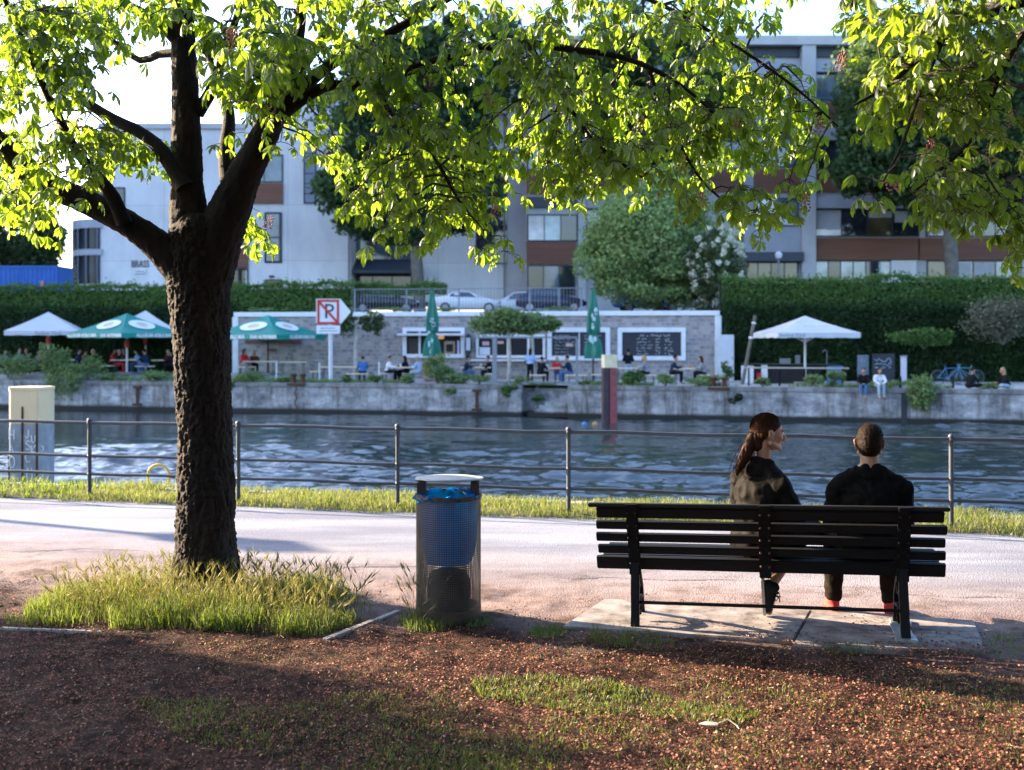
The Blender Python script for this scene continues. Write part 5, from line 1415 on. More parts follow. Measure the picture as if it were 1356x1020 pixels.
b = MB(); b.bx(-.11, .11, -.035, -.021, -.28, .38); sh_ = b.build('sheet', wm, t)
b = MB()
for k in range(7): b.bx(-.08, .08 - .02 * (k % 3), -.04, -.0355, .30 - k * .085, .315 - k * .085)
b.build('printed_lines', mat('grey_print', (.25, .27, .33)), sh_)
b = MB(); b.tube([(-.1, .1, -.55), (-.14, .12, -p0[1])], .02, 6); b.tube([(.1, .1, -.55), (.14, .12, -p0[1])], .02, 6); b.build('legs', iron, t)
wbox('brown_board', 325, 445, 399, 455, mat('brown_board', (.13, .06, .05), .7, .2, 2), -.08, -.004, wall)
wbox('ledge', 355, 462, 366, 465, mat('brown_board', (.13, .06, .05)), -.25, -.004, wall)
dx, dz = wloc(959, 470)
t = thing('metal_door', 'pale grey metal door panel at the right end of the stone wall', 'door', WC + Matrix.Rotation(WYAW, 3, 'Z') @ Vector((dx, -.75, 0)), WYAW)
b = MB(); b.bx(-.40, .44, 0, .06, -.05, 2.35); b.build('panel', mat('pale_grey_metal', (.55, .58, .62), .5, .08, 2), t, bevel=.01); b = MB(); b.tube([(.36, -.01, 1.1), (.36, -.05, 1.1), (.36, -.05, 1.25)], .012, 6); b.build('handle', iron, t)

# street-level railing on top of the wall, hedge and cars come with the street
p0, p1 = P(466, 400, 57.8), P(772, 400, 56.2); zr0, zr1 = TZ + WH + .02, P(0, 382.5, 57).z
t = thing('street_railing', 'thin grey metal bar railing on top of the stone wall', 'railing', (p0.x, p0.y, zr0)); d = Vector((p1.x - p0.x, p1.y - p0.y, 0)); gal = mat('galvanised_grey', (.20, .22, .25), .55, .15, 6, 0, 1, .2)
hr = zr1 - zr0
for z in (.12, hr): b = MB(); b.tube([(0, 0, z), tuple(d + Vector((0, 0, z)))], .028, 6); b.build('rail', gal, t)
b = MB(); n = int(d.length / .17)
for k in range(n): q = d * (k / n); b.tube([(q.x, q.y, .12), (q.x, q.y, hr)], .009, 4, False)
o = b.build('bars', gal, t, fix=False)
for px in (470, 540, 610, 703, 741, 770):
    q = d * ((px - 466) / 306); b = MB(); b.box((q.x, q.y, hr / 2), (.09, .05, hr + .04)); b.build('post', gal, t)

# ---- hedges and ivy
def strip(name, label, cat, px0, px1, dY, z0, z1, n, size, m, dy=.3, thick=.9, sag=0, core=True, topn=.25):
    d0, d1 = (px0 - CX) / F, (px1 - CX) / F
    def at(d, off): Y = (55.9374 + off) / (1 + .1357 * d); return d * Y, Y
    xa, ya = at(d0, dY); xb, yb = at(d1, dY)
    t = thing(name, label, cat, ((xa + xb) / 2, (ya + yb) / 2, z0)); ox, oy = (xa + xb) / 2, (ya + yb) / 2
    f = R.random(n); X = xa + (xb - xa) * f; Y = ya + (yb - ya) * f
    ztop = z1 + (fbm(X, X * 0, .7, 4, 71) - .5) * .5
    Z = z0 + (ztop - z0) * (R.random(n) ** .9); bul = fbm(X, Z, .8, 4, 72) * 1.3
    Yf = Y - dy * bul - .02 - R.random(n) * .08
    nt_ = int(n * topn); f = R.random(nt_); X2 = xa + (xb - xa) * f; Y2 = ya + (yb - ya) * f + thick * R.random(nt_) - dy * .5; Z2 = z1 + (fbm(X2, X2 * 0, .7, 4, 71) - .5) * .5 + np.abs(R.normal(size=nt_)) ** 1.6 * .07 - .03
    pts = np.concatenate([np.stack([X - ox, Yf - oy, Z - z0], -1), np.stack([X2 - ox, Y2 - oy, Z2 - z0], -1)])
    cloud_obj('foliage', pts, size, m, t, flat=(0, -.7, .35))
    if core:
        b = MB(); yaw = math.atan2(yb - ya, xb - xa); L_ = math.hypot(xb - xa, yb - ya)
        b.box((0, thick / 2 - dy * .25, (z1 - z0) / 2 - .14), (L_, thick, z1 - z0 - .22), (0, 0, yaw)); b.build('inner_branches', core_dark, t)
    return t
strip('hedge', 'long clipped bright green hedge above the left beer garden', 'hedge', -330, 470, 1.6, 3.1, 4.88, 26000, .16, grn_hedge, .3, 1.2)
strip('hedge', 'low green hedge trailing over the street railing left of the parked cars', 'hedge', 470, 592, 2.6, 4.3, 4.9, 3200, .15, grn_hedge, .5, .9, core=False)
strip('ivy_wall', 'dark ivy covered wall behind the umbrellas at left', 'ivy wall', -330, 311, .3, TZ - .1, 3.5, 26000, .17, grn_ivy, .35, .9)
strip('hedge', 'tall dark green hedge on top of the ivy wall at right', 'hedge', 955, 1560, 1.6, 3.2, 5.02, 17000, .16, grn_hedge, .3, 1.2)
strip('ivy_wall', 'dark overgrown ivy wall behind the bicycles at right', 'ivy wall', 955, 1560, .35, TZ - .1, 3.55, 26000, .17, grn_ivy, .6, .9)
for px, n in ((450, 130), (520, 200), (585, 120), (740, 180), (335, 90)):
    X = P(px, 410, 57).x; bush('tuft of grass growing on the wall coping at column %d' % 0 if False else {450: 'grass tuft on the coping behind the arrow sign', 520: 'grass tuft on the coping left of the white car', 585: 'grass tuft on the coping below the white car', 740: 'grass tuft on the coping below the dark blue car', 335: 'grass tuft on the coping above the left green umbrella'}[px], (X, float(wall_line(X)) + .7, TZ + WH), (1.0, .3, .16), n * 2, .12, grn_weed, 'weeds on the wall coping', 'grass_tuft', 'weeds')

# ---- umbrellas
grnU = mat('green_canvas', (.006, .27, .22), .6, .08, 2); whtU = mat('white_canvas', (.66, .67, .70), .7, .05, 2); pole_w = mat('white_pole', (.6, .62, .64), .5, .05); pole_d = mat('dark_wood_pole', (.05, .035, .03), .6, .2)
for mm in (grnU, whtU):
    nt = mm.node_tree; bs = nt.nodes['Principled BSDF']; trn = nd(nt, 'ShaderNodeBsdfTranslucent'); trn.inputs[0].default_value = (.02, .4, .3, 1) if mm is grnU else (.7, .7, .7, 1)
    mx = nd(nt, 'ShaderNodeMixShader'); mx.inputs[0].default_value = .25; nt.links.new(bs.outputs[0], mx.inputs[1]); nt.links.new(trn.outputs[0], mx.inputs[2]); nt.links.new(mx.outputs[0], nt.nodes['Material Output'].inputs[0])
faint = mat('faint_grey_print', (.38, .40, .46), .8, .05); tan = mat('tan_emblem', (.55, .45, .33), .7, .2, 6)
def umbrella(label, px, s, yaw, side, zedge, zap, green, polem, texts, brace=False, red=True):
    p = spot(px, s); g = p.z; t = thing('beer_garden_umbrella', label, 'umbrella', p, yaw, 'open umbrellas of the beer garden'); h = side / 2; ze, za = zedge - g, zap - g
    b = MB(); n = 8
    ap = Vector((0, 0, za)); cs = [Vector((-h, -h, ze)), Vector((h, -h, ze)), Vector((h, h, ze)), Vector((-h, h, ze))]
    for k in range(4):
        c, d = cs[k], cs[(k + 1) % 4]
        g0 = [[None] * (n + 1) for _ in range(n + 1)]
        vs, fs = [], []
        for i in range(n + 1):
            for j in range(n + 1):
                q = c + (d - c) * (j / n); f = i / n; v = ap + (q - ap) * f
                v.z -= .10 * math.sin(f * PI) * (.4 + .6 * math.sin(j / n * PI)); vs.append(v)
        for i in range(n):
            for j in range(n): a0 = i * (n + 1) + j; fs.append((a0, a0 + 1, a0 + n + 2, a0 + n + 1))
        b.add(vs, fs)
    can = b.build('canopy', grnU if green else whtU, t, True)
    b = MB()
    for k in range(4):
        c, d = cs[k], cs[(k + 1) % 4]; nn = 12
        vs = [c + (d - c) * (j / nn) for j in range(nn + 1)] + [c + (d - c) * (j / nn) + Vector((0, 0, -.23 - .02 * math.sin(j * 1.9))) for j in range(nn + 1)]
        b.add(vs, [(j, j + 1, nn + 2 + j, nn + 1 + j) for j in range(nn)])
    val = b.build('valance', grnU if green else whtU, t)
    for face, body_, size, dx in texts:
        rz = {'front': 0, 'right': PI / 2, 'left': -PI / 2}[face]; Rz = Matrix.Rotation(rz, 3, 'Z')
        text_obj(body_, size * 1.1, white if green else faint, val, Rz @ Vector((dx, -h - .012, ze - .115)), (PI / 2, 0, rz), bold=.008)
    if green:
        for rz in (0, PI / 2):
            Rz = Matrix.Rotation(rz, 4, 'Z'); sl_ = math.atan2(za - ze, h)
            M_ = Rz @ Matrix.Translation((0, -h * .56, ze + (za - ze) * .44 + .0)) @ Matrix.Rotation(sl_, 4, 'X')
            for rx, ry, mm, zo in ((.78, .50, white, .0), (.34, .25, tan, .012)):
                e = MB(); e.prism([(rx * math.cos(a), ry * math.sin(a)) for a in np.linspace(0, 2 * PI, 29)[:-1]], -.03 + zo, .002 + zo, 'z'); o = e.build('emblem_oval' if mm is white else 'emblem_centre', mm, can); o.matrix_local = M_
    b = MB(); b.tube([(0, 0, 0), (0, 0, za - .05)], .055, 8); b.build('pole', polem, t, True)
    if brace:
        b = MB()
        for sx, sy in ((-1, -1), (1, -1), (1, 1), (-1, 1)): b.tube([(0, 0, ze - .45), (sx * h * .55, sy * h * .55, ze + (za - ze) * .42)], .022, 5)
        b.build('braces', polem, t)
    if red: b = MB(); b.lathe([(.09, ze - .75), (.13, ze - .70), (.13, ze - .35), (.09, ze - .30)], n=10); b.build('crank_cover', mat('red_cover', (.45, .05, .03), .6, .1), t, True)
    b = MB(); b.box((0, 0, .06), (.8, .8, .12)); b.build('base', qm, t)
    return t
umbrella('white umbrella with faint grey lettering at the far left', 64, 3.2, rad(14), 3.7, 2.27, 3.32, False, pole_w, [('front', '✦ Berliner Kindl', .2, .3)] and [('front', 'Berliner Kindl', .21, .3)])
umbrella('white umbrella half hidden behind the green one and the trunk', 193, 5.2, rad(10), 3.9, 2.3, 3.42, False, pole_w, [])
umbrella('green umbrella with white lettering left of the tree trunk', 168, 2.6, rad(-30), 4.15, 2.13, 3.2, True, pole_w, [('front', 'ALLGÄUER BÜBLE BIER  ·  DAS ALPENBIER', .205, 0), ('right', 'ALLGÄUER BÜBLE BIER', .205, 0)])
umbrella('green umbrella with white lettering right of the tree trunk', 355, 3.2, rad(-24), 4.3, 2.05, 3.08, True, pole_d, [('front', 'ALLGÄUER BÜBLE BIER  ·  DAS ALPENBIER', .21, 0), ('right', 'ALLGÄUER BÜBLE BIER', .2, 0)], red=False)
u5 = umbrella('white umbrella with braced pole beside the ivy at right', 1066, 3.6, rad(4), 3.8, 2.12, 2.92, False, pole_w, [('front', 'Berliner Kindl', .19, -1.25)], True, False)
text_obj('Berliner Kindl', .2, faint, u5, (0, -1.35, 2.12 + .3 + .30), (math.atan2(.8, 2.07), 0, 0))
def closed_umbrella(label, px, s, ytop, ybot):
    p = spot(px, s); g = p.z; t = thing('closed_umbrella', label, 'umbrella', p, 0, 'closed green umbrellas'); zt_, zb = EYE - (ytop - HY) / F * p.y - g, EYE - (ybot - HY) / F * p.y - g
    b = MB(); n, m_ = 40, 26; vs, fs = [], []
    for i in range(m_ + 1):
        f = i / m_; z = zt_ + (zb - zt_) * f
        r_ = .05 + .23 * min(1, f * 2.2) ** .9 if f < .62 else (.28 - .12 * math.exp(-((f - .66) / .05) ** 2) + .16 * max(0, (f - .7) / .3) * (1 if f < .95 else .75))
        for k in range(n):
            a = 2 * PI * k / n; rr = r_ * (1 + .24 * math.sin(a * 5 + f * 2.4) + .06 * math.sin(a * 11 + f * 6)); vs.append((rr * math.cos(a), rr * math.sin(a), z))
    for i in range(m_):
        for k in range(n): fs.append((i * n + k, i * n + (k + 1) % n, (i + 1) * n + (k + 1) % n, (i + 1) * n + k))
    b.add(vs, fs); fc = b.build('folded_canopy', mat('deep_green_canvas', (.008, .15, .105), .65, .15, 3), t, True)
    rg = random.Random(px); b = MB()
    for k in range(9):
        z = zt_ + (zb - zt_) * rg.uniform(.3, .97); x = rg.uniform(-.16, .16); w_, h_ = rg.uniform(.04, .10), rg.uniform(.06, .2); b.prism([(x + w_ * math.cos(a), z + h_ * math.sin(a)) for a in np.linspace(0, 2 * PI, 9)[:-1]], -.40, -.33)
    b.build('printed_patch', mat('pale_green_print', (.45, .6, .58), .7, .1), fc)
    b = MB(); b.tube([(0, 0, 0), (0, 0, zt_ + .03)], .05, 8); b.build('pole', pole_d, t, True)
    b = MB(); b.box((0, 0, .06), (.7, .7, .12)); b.build('base', qm, t)
closed_umbrella('folded green umbrella in front of the kiosk hatch', 572, 3.4, 383, 472); closed_umbrella('folded green umbrella between the two blackboards', 785.5, 3.0, 382, 475)

# ---- arrow sign on the quay
p = spot(437, .9); Ys = p.y; k_ = Ys / F; t = thing('mooring_sign', 'white arrow shaped no-parking sign on a pale post by the far quay', 'sign', p)
def sz(py): return EYE - (py - HY) * k_ - p.z
def sx(px): return (px - 437) * k_
b = MB(); b.tube([(.02, .06, -.1), (.02, .06, sz(415))], .10, 10); b.build('post', mat('pale_grey_post', (.55, .57, .60), .5, .08), t, True)
b = MB(); b.prism([(sx(419), sz(428)), (sx(419), sz(396)), (sx(451), sz(396)), (sx(465), sz(413)), (sx(451), sz(430)), (sx(451), sz(428))], -.08, -.05); b.build('arrow_board', white, t)
redp = mat('sign_red', (.55, .03, .025), .5, .06); blk = mat('sign_black', (.01, .01, .012), .5, .1)
b = MB(); x0, x1, z0, z1 = sx(420.5), sx(449.5), sz(429.5), sz(397); w_ = .115
b.bx(x0, x1, -.10, -.081, z1 - w_, z1); b.bx(x0, x1, -.10, -.081, z0, z0 + w_); b.bx(x0, x0 + w_, -.10, -.081, z0 + w_, z1 - w_); b.bx(x1 - w_, x1, -.10, -.081, z0 + w_, z1 - w_)
b.build('red_border', redp, t)
b = MB(); u_ = Vector((x1 - x0, z0 - z1)).normalized() ; v_ = Vector((-u_.y, u_.x)) * .055; a_, c_ = Vector((x0 + .03, z1 - .03)), Vector((x1 - .03, z0 + .03))
b.prism([tuple(a_ + v_), tuple(c_ + v_), tuple(c_ - v_), tuple(a_ - v_)], -.115, -.102); b.build('red_diagonal', redp, t)
text_obj('P', 1.02, blk, t, ((x0 + x1) / 2 + .04, -.092, (z0 + z1) / 2 + .0), name='letter', ext=.008)
b = MB(); b.bx(sx(419.5), sx(450.5), -.10, -.06, sz(442), sz(431)); pl_ = b.build('supplementary_plate', white, t)
b = MB(); b.bx(sx(425), sx(444), -.106, -.101, sz(435.4), sz(434.2)); b.bx(sx(423), sx(447), -.106, -.101, sz(439), sz(437.8)); b.build('small_print', mat('grey_print', (.25, .27, .33)), pl_)

# ---- gangway frame at the steps
p = spot(655, .35); t = thing('gangway_frame', 'tall grey metal frame of posts and bars at the quay steps', 'frame', p, -A); q = Matrix.Rotation(A, 3, 'Z') @ (spot(764, .35) - p); zt_ = EYE - (447 - HY) / F * p.y - p.z
b = MB(); b.box((0, 0, zt_ / 2), (.2, .12, zt_)); b.build('post', gal, t); b = MB(); b.box((q.x, 0, zt_ / 2 - .05), (.11, .1, zt_)); b.build('post', gal, t)
for z, x0 in ((zt_, -.9), (.12, -.4)): b = MB(); b.box(((x0 + q.x) / 2, 0, z), (q.x - x0, .07, .08)); b.build('bar', gal, t)
for px in (366, 423, 502):
    p = spot(px, 1.0); t = thing('rope_stanchion', {366: 'thin white barrier post in front of the left tables', 423: 'thin white barrier post carrying a small tray', 502: 'thin white barrier post left of the man in white'}[px], 'stanchion', p, 0, 'barrier posts along the quay')
    b = MB(); b.tube([(0, 0, 0), (0, 0, 1.02)], .035, 8); b.build('post', pole_w, t, True); b = MB(); b.lathe([(.2, 0), (.2, .05), (.05, .1)], n=14); b.build('foot', pole_w, t, True)
    if px == 423: b = MB(); b.box((0, 0, 1.05), (.44, .3, .07)); b.build('tray', gal, t)

# ---- tables and benches
wood = mat('beer_table_wood', (.72, .58, .42), .55, .25, 3, stretch=(.3, 3, 3)); tgreen = mat('green_steel_legs', (.02, .06, .045), .5, .2)
def furn(kind, label, px, s, L_, yaw=0, dz=0):
    p = spot(px, s); h, w_ = (.76, .55) if kind == 'beer_table' else (.46, .26)
    t = thing(kind, label, 'table' if kind == 'beer_table' else 'bench', p, yaw, 'beer garden tables' if kind == 'beer_table' else 'beer garden benches')
    b = MB(); b.box((0, 0, h - .025), (L_, w_, .05)); b.build('top' if kind == 'beer_table' else 'seat', wood, t, bevel=.006)
    for s_ in (-1, 1):
        b = MB(); x = s_ * (L_ / 2 - .18)
        for sy in (-1, 1): b.tube([(x, sy * (w_ / 2 - .05), h - .03), (x + s_ * .04, sy * (w_ / 2 - .03), 0)], .018, 6)
        b.tube([(x + s_ * .025, -w_ / 2 + .05, h * .35), (x + s_ * .025, w_ / 2 - .05, h * .35)], .014, 6); b.build('leg_frame', tgreen, t)
    return t
TBL = [('beer table at the far left edge behind the bushes', 20, 3.2, 2.0), ('beer table beside the person in red trousers', 166, 2.8, 1.4), ('beer table behind the tree trunk under the white umbrella', 222, 3.4, 1.6),
       ('beer table with the two women at the left wall end', 345, 2.6, 1.7), ('empty beer table under the brown board', 388, 3.2, 1.4), ('beer table behind the arrow sign post', 450, 2.2, 2.0), ('beer table of three left of the folded umbrella', 533, 1.7, 1.15),
       ('beer table before the oval menu board', 630, 2.2, 1.5), ('beer table behind the gangway frame', 733, 2.2, 1.3), ('beer table behind the red mooring pile', 832, 2.6, 1.3), ('beer table at the right end of the stone wall', 909, 2.6, 1.3), ('beer table partly hidden by the bush at left', 82, 3.6, 2.0)]
for l_, px, s, L_ in TBL: furn('beer_table', l_, px, s, L_)
BEN = [('bench under the person in red trousers', 146, 2.8, .9, 1), ('bench under the man in navy and jeans left of the trunk', 192, 2.7, 1.0, 0), ('bench in front of the blue-shirted person near the sign', 473, 1.3, 1.1, 0), ('bench left of the arrow sign post', 418, 2.2, .6, 0),
       ('bench under the man in the white shirt', 509, 1.8, .5, 0), ('bench at the right end of the table near the gangway post', 651, 2.2, .5, 0), ('bench under the person in black near the standing woman', 712, 1.4, .8, 0), ('bench behind the gangway right post', 763, 1.6, 1.0, 0),
       ('bench left of the red mooring pile', 795, 2.3, .9, 0), ('bench under the blonde person in grey', 860, 2.2, .7, 0), ('bench under the person in navy at the last table', 885, 2.2, .5, 0), ('bench under the person in grey at the last table', 934, 2.5, .6, 0),
       ('bench under the women at the left wall end', 326, 2.6, .9, 0), ('bench behind the bush at far left', 60, 3.0, 2.0, 0)]
for l_, px, s, L_, k in BEN: furn('beer_bench', l_, px, s, L_)
tw_ = MB()
def glass(px, s, dx, label, col):
    p = spot(px, s) + Vector((dx, random.uniform(-.12, .12), .762)); t = thing('drinking_glass', label, 'glass', p, 0, 'drinks on the beer tables'); b = MB(); b.lathe([(.001, 0), (.04, 0), (.045, .16), (.04, .16), (.036, .02), (.001, .02)], n=10, cap=False); b.build('tumbler', mat('glass_%s' % col, dict(amber=(.5, .22, .04), clear=(.6, .64, .68))[col], .2, .05), t, True)
glass(909, 2.6, -.25, 'amber beer glass at the left of the last table', 'amber'); glass(909, 2.6, .22, 'amber beer glass at the right of the last table', 'amber'); glass(533, 1.7, -.1, 'clear glass on the table of three', 'clear'); glass(630, 2.2, .25, 'clear glass on the table by the oval board', 'clear'); glass(733, 2.2, -.3, 'clear glass on the table behind the gangway frame', 'clear'); glass(166, 2.8, .1, 'tall clear glass on the table by the red trousers', 'clear')
# orange chair
p = spot(568, 2.4); t = thing('plastic_chair', 'orange plastic chair below the folded green umbrella', 'chair', p, rad(30)); b = MB(); om = CL['orange']
b.box((0, 0, .44), (.46, .44, .04)); b.build('seat', om, t, bevel=.01); b = MB(); b.box((0, .22, .68), (.44, .04, .44), (-.15, 0, 0)); b.build('backrest', om, t, bevel=.01)
for i in (-1, 1):
    for j in (-1, 1): b = MB(); b.tube([(i * .2, j * .19, .43), (i * .23, j * .22, 0)], .018, 6); b.build('leg', om, t)

# ---- the people
RT, LT_, AW, US = rad(-90), rad(90), 0.0, PI     # facing right, left, away, towards us
Q = rad(20)
PEOPLE = [
 ('person in bright blue top at the far left table', 4, 3.0, RT - Q, 'sit', 'blue', 'navy', 'brown', 0), ('man in black standing at the left behind the seated people', 27, 4.8, US, 'stand', 'black', 'black', 'dark', 0),
 ('person in teal cap at the far left table', 27, 3.9, US + Q, 'sit', 'teal', 'navy', 'grey', 0), ('person in navy next to the teal cap', 37, 3.8, US, 'sit', 'navy', 'black', 'dark', 0), ('person in mauve top seated behind the tall bush', 50, 2.8, RT, 'sit', 'mauve', 'black', 'dark', 1),
 ('person in blue almost hidden by the bush', 76, 3.2, US, 'sit', 'blue', 'navy', 'brown', 0), ('person in navy left of the olive jacket', 101, 2.9, RT + Q, 'sit', 'navy', 'black', 'dark', 0), ('person in olive brown jacket right of the bush', 111, 2.8, AW - Q, 'sit', 'olive', 'black', 'brown', 0),
 ('blond person in black right of the bush', 127, 3.0, LT_ + Q, 'sit', 'black', 'black', 'blond', 1), ('person in dark top and bright red trousers', 154, 2.7, RT, 'sit', 'black', 'red', 'grey', 0), ('person in red top behind the red trousers', 148, 3.9, RT, 'sit', 'red', 'black', 'dark', 0),
 ('person in maroon at the back of the table by the red trousers', 165, 3.9, US, 'sit', 'maroon', 'black', 'brown', 1), ('person in light blue shirt leaning on the table', 184, 3.3, LT_, 'sit', 'lightblue', 'jeans', 'dark', 0), ('person in navy jacket and jeans left of the trunk', 194, 2.6, LT_ - Q, 'sit', 'navy', 'jeans', 'brown', 0),
 ('person in maroon top just left of the trunk', 219, 3.6, RT, 'sit', 'maroon', 'black', 'grey', 0), ('person in dark top half hidden by the trunk', 229, 3.3, LT_, 'sit', 'black', 'black', 'dark', 0),
 ('long haired woman in red under the green umbrella', 321, 2.7, RT - Q, 'sit', 'red', 'grey', 'brown', 1), ('blond woman in maroon under the green umbrella', 336, 3.3, US + Q, 'sit', 'maroon', 'black', 'blond', 1),
 ('person in blue seen from behind right of the arrow sign', 481, 1.35, AW + Q, 'sit', 'blue', 'navy', 'brown', 0), ('man in white shirt at the table of three', 513, 1.8, RT, 'sit', 'white', 'black', 'dark', 0), ('dark haired person in black at the table of three', 539, 2.3, LT_ - Q, 'sit', 'black', 'black', 'dark', 1),
 ('person in light grey jacket seen from behind at the table of three', 556, 1.6, LT_ - Q, 'sit', 'paleblue', 'palejeans', 'grey', 0), ('person in navy and jeans before the oval menu board', 616, 1.9, RT, 'sit', 'navy', 'jeans', 'dark', 0), ('person in black behind the gangway post', 650, 2.3, LT_, 'sit', 'black', 'black', 'dark', 0),
 ('woman in light blue standing at the bar hatch', 702, 2.7, AW - Q, 'stand', 'lightblue', 'black', 'brown', 1), ('person in black seen from behind next to the standing woman', 715, 1.6, RT + Q * 2, 'sit', 'black', 'black', 'dark', 0), ('person in red shirt behind the gangway frame', 737, 3.0, US, 'sit', 'red', 'jeans', 'blond', 0),
 ('person in navy leaning at the gangway right post', 755, 1.9, LT_ - Q, 'sit', 'navy', 'jeans', 'dark', 0), ('man in black standing before the right blackboard', 832, 4.2, AW, 'stand', 'black', 'palejeans', 'dark', 0), ('blonde person in grey right of the red pile', 857, 2.1, LT_ - Q, 'sit', 'grey', 'black', 'blond', 1),
 ('person in navy at the left of the last table', 890, 2.4, RT, 'sit', 'navy', 'black', 'dark', 0), ('woman in grey at the right of the last table', 932, 2.6, LT_, 'sit', 'grey', 'black', 'brown', 1)]
for lb, px, s, yaw, pose, top_, lg, hr_, lng in PEOPLE:
    small(lb, spot(px, s), yaw + random.uniform(-.12, .12), pose, top_, lg, hr_, bool(lng), s=random.uniform(.95, 1.04))
def onedge(px, s, *a, **k): p = spot(px, s); p.z = TZ + .02; return small(a[0], p, *a[1:], **k)
onedge(1144, .12, 'man in black and blue jeans sitting on the quay edge', US - A - .15, 'edge', 'black', 'jeans', 'dark'); onedge(1163, .12, 'long haired woman in white sitting on the quay edge', US - A + .2, 'edge', 'white', 'palejeans', 'brown', True)
onedge(1283, .6, 'person in black sitting on the quay facing right', RT + Q, 'ground', 'black', 'black', 'brown'); onedge(1334, .6, 'blond person in black sitting cross-legged facing left', LT_, 'ground', 'black', 'palejeans', 'blond', True)

# ---- vines, bushes
vine = thing('vine_pergola', 'bushy green vine canopy on pale stems before the bar hatch', 'vine', spot(676, 3.3)); vp = spot(676, 3.3)
zc = EYE - (428 - HY) / F * vp.y - vp.z
for dx, ln in ((-.1, .0), (1.05, .1)):
    b = MB(); bark_tube(b, [(dx, 0, -.1), (dx + .05, 0, zc * .5), (dx - .05, 0, zc)], [.10, .085, .07], 8, .06, .2); b.build('stem', mat('pale_plane_bark', (.40, .38, .33), .8, .3, 4), vine, True)
pts = np.concatenate([clumps((-.5, 0, zc), (1.5, 1.0, .75), 44, 70, .4, .3), clumps((1.1, 0, zc - .05), (1.3, .9, .62), 34, 70, .4, .3), clumps((-.3, -.2, zc + .4), (1.1, .7, .5), 18, 60, .5, .3), clumps((1.9, 0, zc + .0), (.7, .6, .4), 12, 60, .5, .3)])
cloud_obj('foliage', pts, .17, grn_weed, vine)
p = spot(470, 4.2); t = thing('young_plane_tree', 'slim pollarded tree with pale stem right of the arrow sign', 'tree', p); z = EYE - (428 - HY) / F * p.y - p.z
b = MB(); bark_tube(b, [(0, 0, -.1), (.03, 0, z * .5), (.05, 0, z)], [.12, .10, .08], 8, .06, .2); b.tube([(.0, 0, z * .85), (-.6, 0, z + .1)], .04, 6); b.tube([(.05, 0, z * .85), (.9, 0, z + .1)], .04, 6); b.build('trunk', mat('pale_plane_bark', (.40, .38, .33)), t, True)
cloud_obj('crown', np.concatenate([clumps((-.4, 0, z), (.85, .7, .75), 20, 70, .42, .3), clumps((1.05, 0, z), (.72, .6, .75), 18, 70, .42, .3), clumps((.2, 0, z + .2), (.6, .5, .3), 6, 50, .42, .3)]), .16, grn_mid, t)
def qb(label, px, s, rx, rz, n, m, drop=0, size=.14, up=0): p = spot(px, s); bush(label, p, (rx, rx * .7, rz), n, size, m, 'bushes along the far quay', drop=drop, up=up)
qb('wide pale green bush at the far left of the quay', 15, .9, 1.8, .7, 2000, grn_weed); qb('tall pale green bush overhanging the quay behind the cream pile', 72, .5, .95, 1.2, 2200, grn_weed, .3); qb('spreading grey green bush hanging down the quay wall', 88, .1, 1.25, .9, 2000, grn_weed, 1.0); qb('low green bush right of the hanging bush', 118, .7, 1.1, .65, 1200, grn_weed)
qb('low weeds left of the trunk on the quay', 205, .6, 1.2, .28, 900, grn_weed); qb('grass clump right of the trunk on the quay', 325, .5, 1.2, .28, 900, grn_weed); qb('small plant hanging on the quay wall right of the trunk', 306, -.02, .35, .4, 350, grn_weed, .5)
qb('small round clump by the blue-shirted person', 461, .5, .3, .22, 200, grn_hedge); qb('feathery light green bush below the folded umbrella', 580, .5, .8, .72, 1600, grn_weed); qb('low plants right of the feathery bush', 605, .5, .9, .28, 600, grn_weed)
qb('plant hanging on the wall below the feathery bush', 598, -.05, .38, .2, 300, grn_weed, .55); qb('plants growing on the quay steps', 677, .1, .55, .4, 700, grn_hedge, .7); qb('small weed on the quay steps', 712, .4, .3, .2, 200, grn_hedge, .8)
qb('rounded green bush right of the red pile', 837, .5, .62, .38, 900, grn_hedge); qb('low plants at the right end of the stone wall', 935, .7, 1.3, .25, 900, grn_weed); qb('plant climbing beside the white door', 964, 5.6, .4, .7, 300, grn_hedge); qb('ivy hanging over the quay right of the bollard', 975, -.05, .35, .35, 500, grn_ivy, .75)
qb('bright green bush before the white umbrella bar', 1105, .7, .52, .42, 800, grn_weed); qb('leafy bush growing out of the quay wall at right', 1223, -.1, .78, .95, 2000, grn_weed, 1.15); qb('low weeds along the quay below the bicycles', 1180, 1.6, 1.6, .16, 700, grn_weed)
for i, (px, lb) in enumerate([(140, 'small weed tuft by the red trousers'), (262, 'weed tuft behind the trunk'), (375, 'weed tuft under the empty table'), (500, 'weed tuft below the man in white'), (540, 'weed tuft below the table of three'), (635, 'weed tuft left of the gangway post'), (690, 'weed tuft at the top of the steps'), (775, 'weed tuft right of the gangway frame'), (880, 'weed tuft below the last table'), (1010, 'weed tuft right of the leaning pole'), (1075, 'weed tuft before the bar rail'), (1310, 'weed tuft between the two people at far right')]): qb(lb, px, .45, random.uniform(.35, .7), random.uniform(.14, .3), 420, grn_weed)
X, Y = [], []
rg = np.random.default_rng(77); n = 16000; U = rg.uniform(-34, 26, n); S_ = rg.uniform(.35, 2.2, n) * rg.random(n) + .25; k = fbm(U, S_, .7, 3, 78) > .46; U, S_ = U[k], S_[k]
X = U * CA + (FARV + S_) * SA; Y = -U * SA + (FARV + S_) * CA; blades('quay_grass', X, Y, tz(X, Y), np.full(len(X), .2), .035, grn_weed, .7, 79)
t = bush('grey brown twiggy shrub spilling over the ivy at far right', Vector((P(1335, 430, 50).x, 50.5, 1.6)), (2.2, 1.2, 1.25), 5000, .13, grn_grey, stems=14)
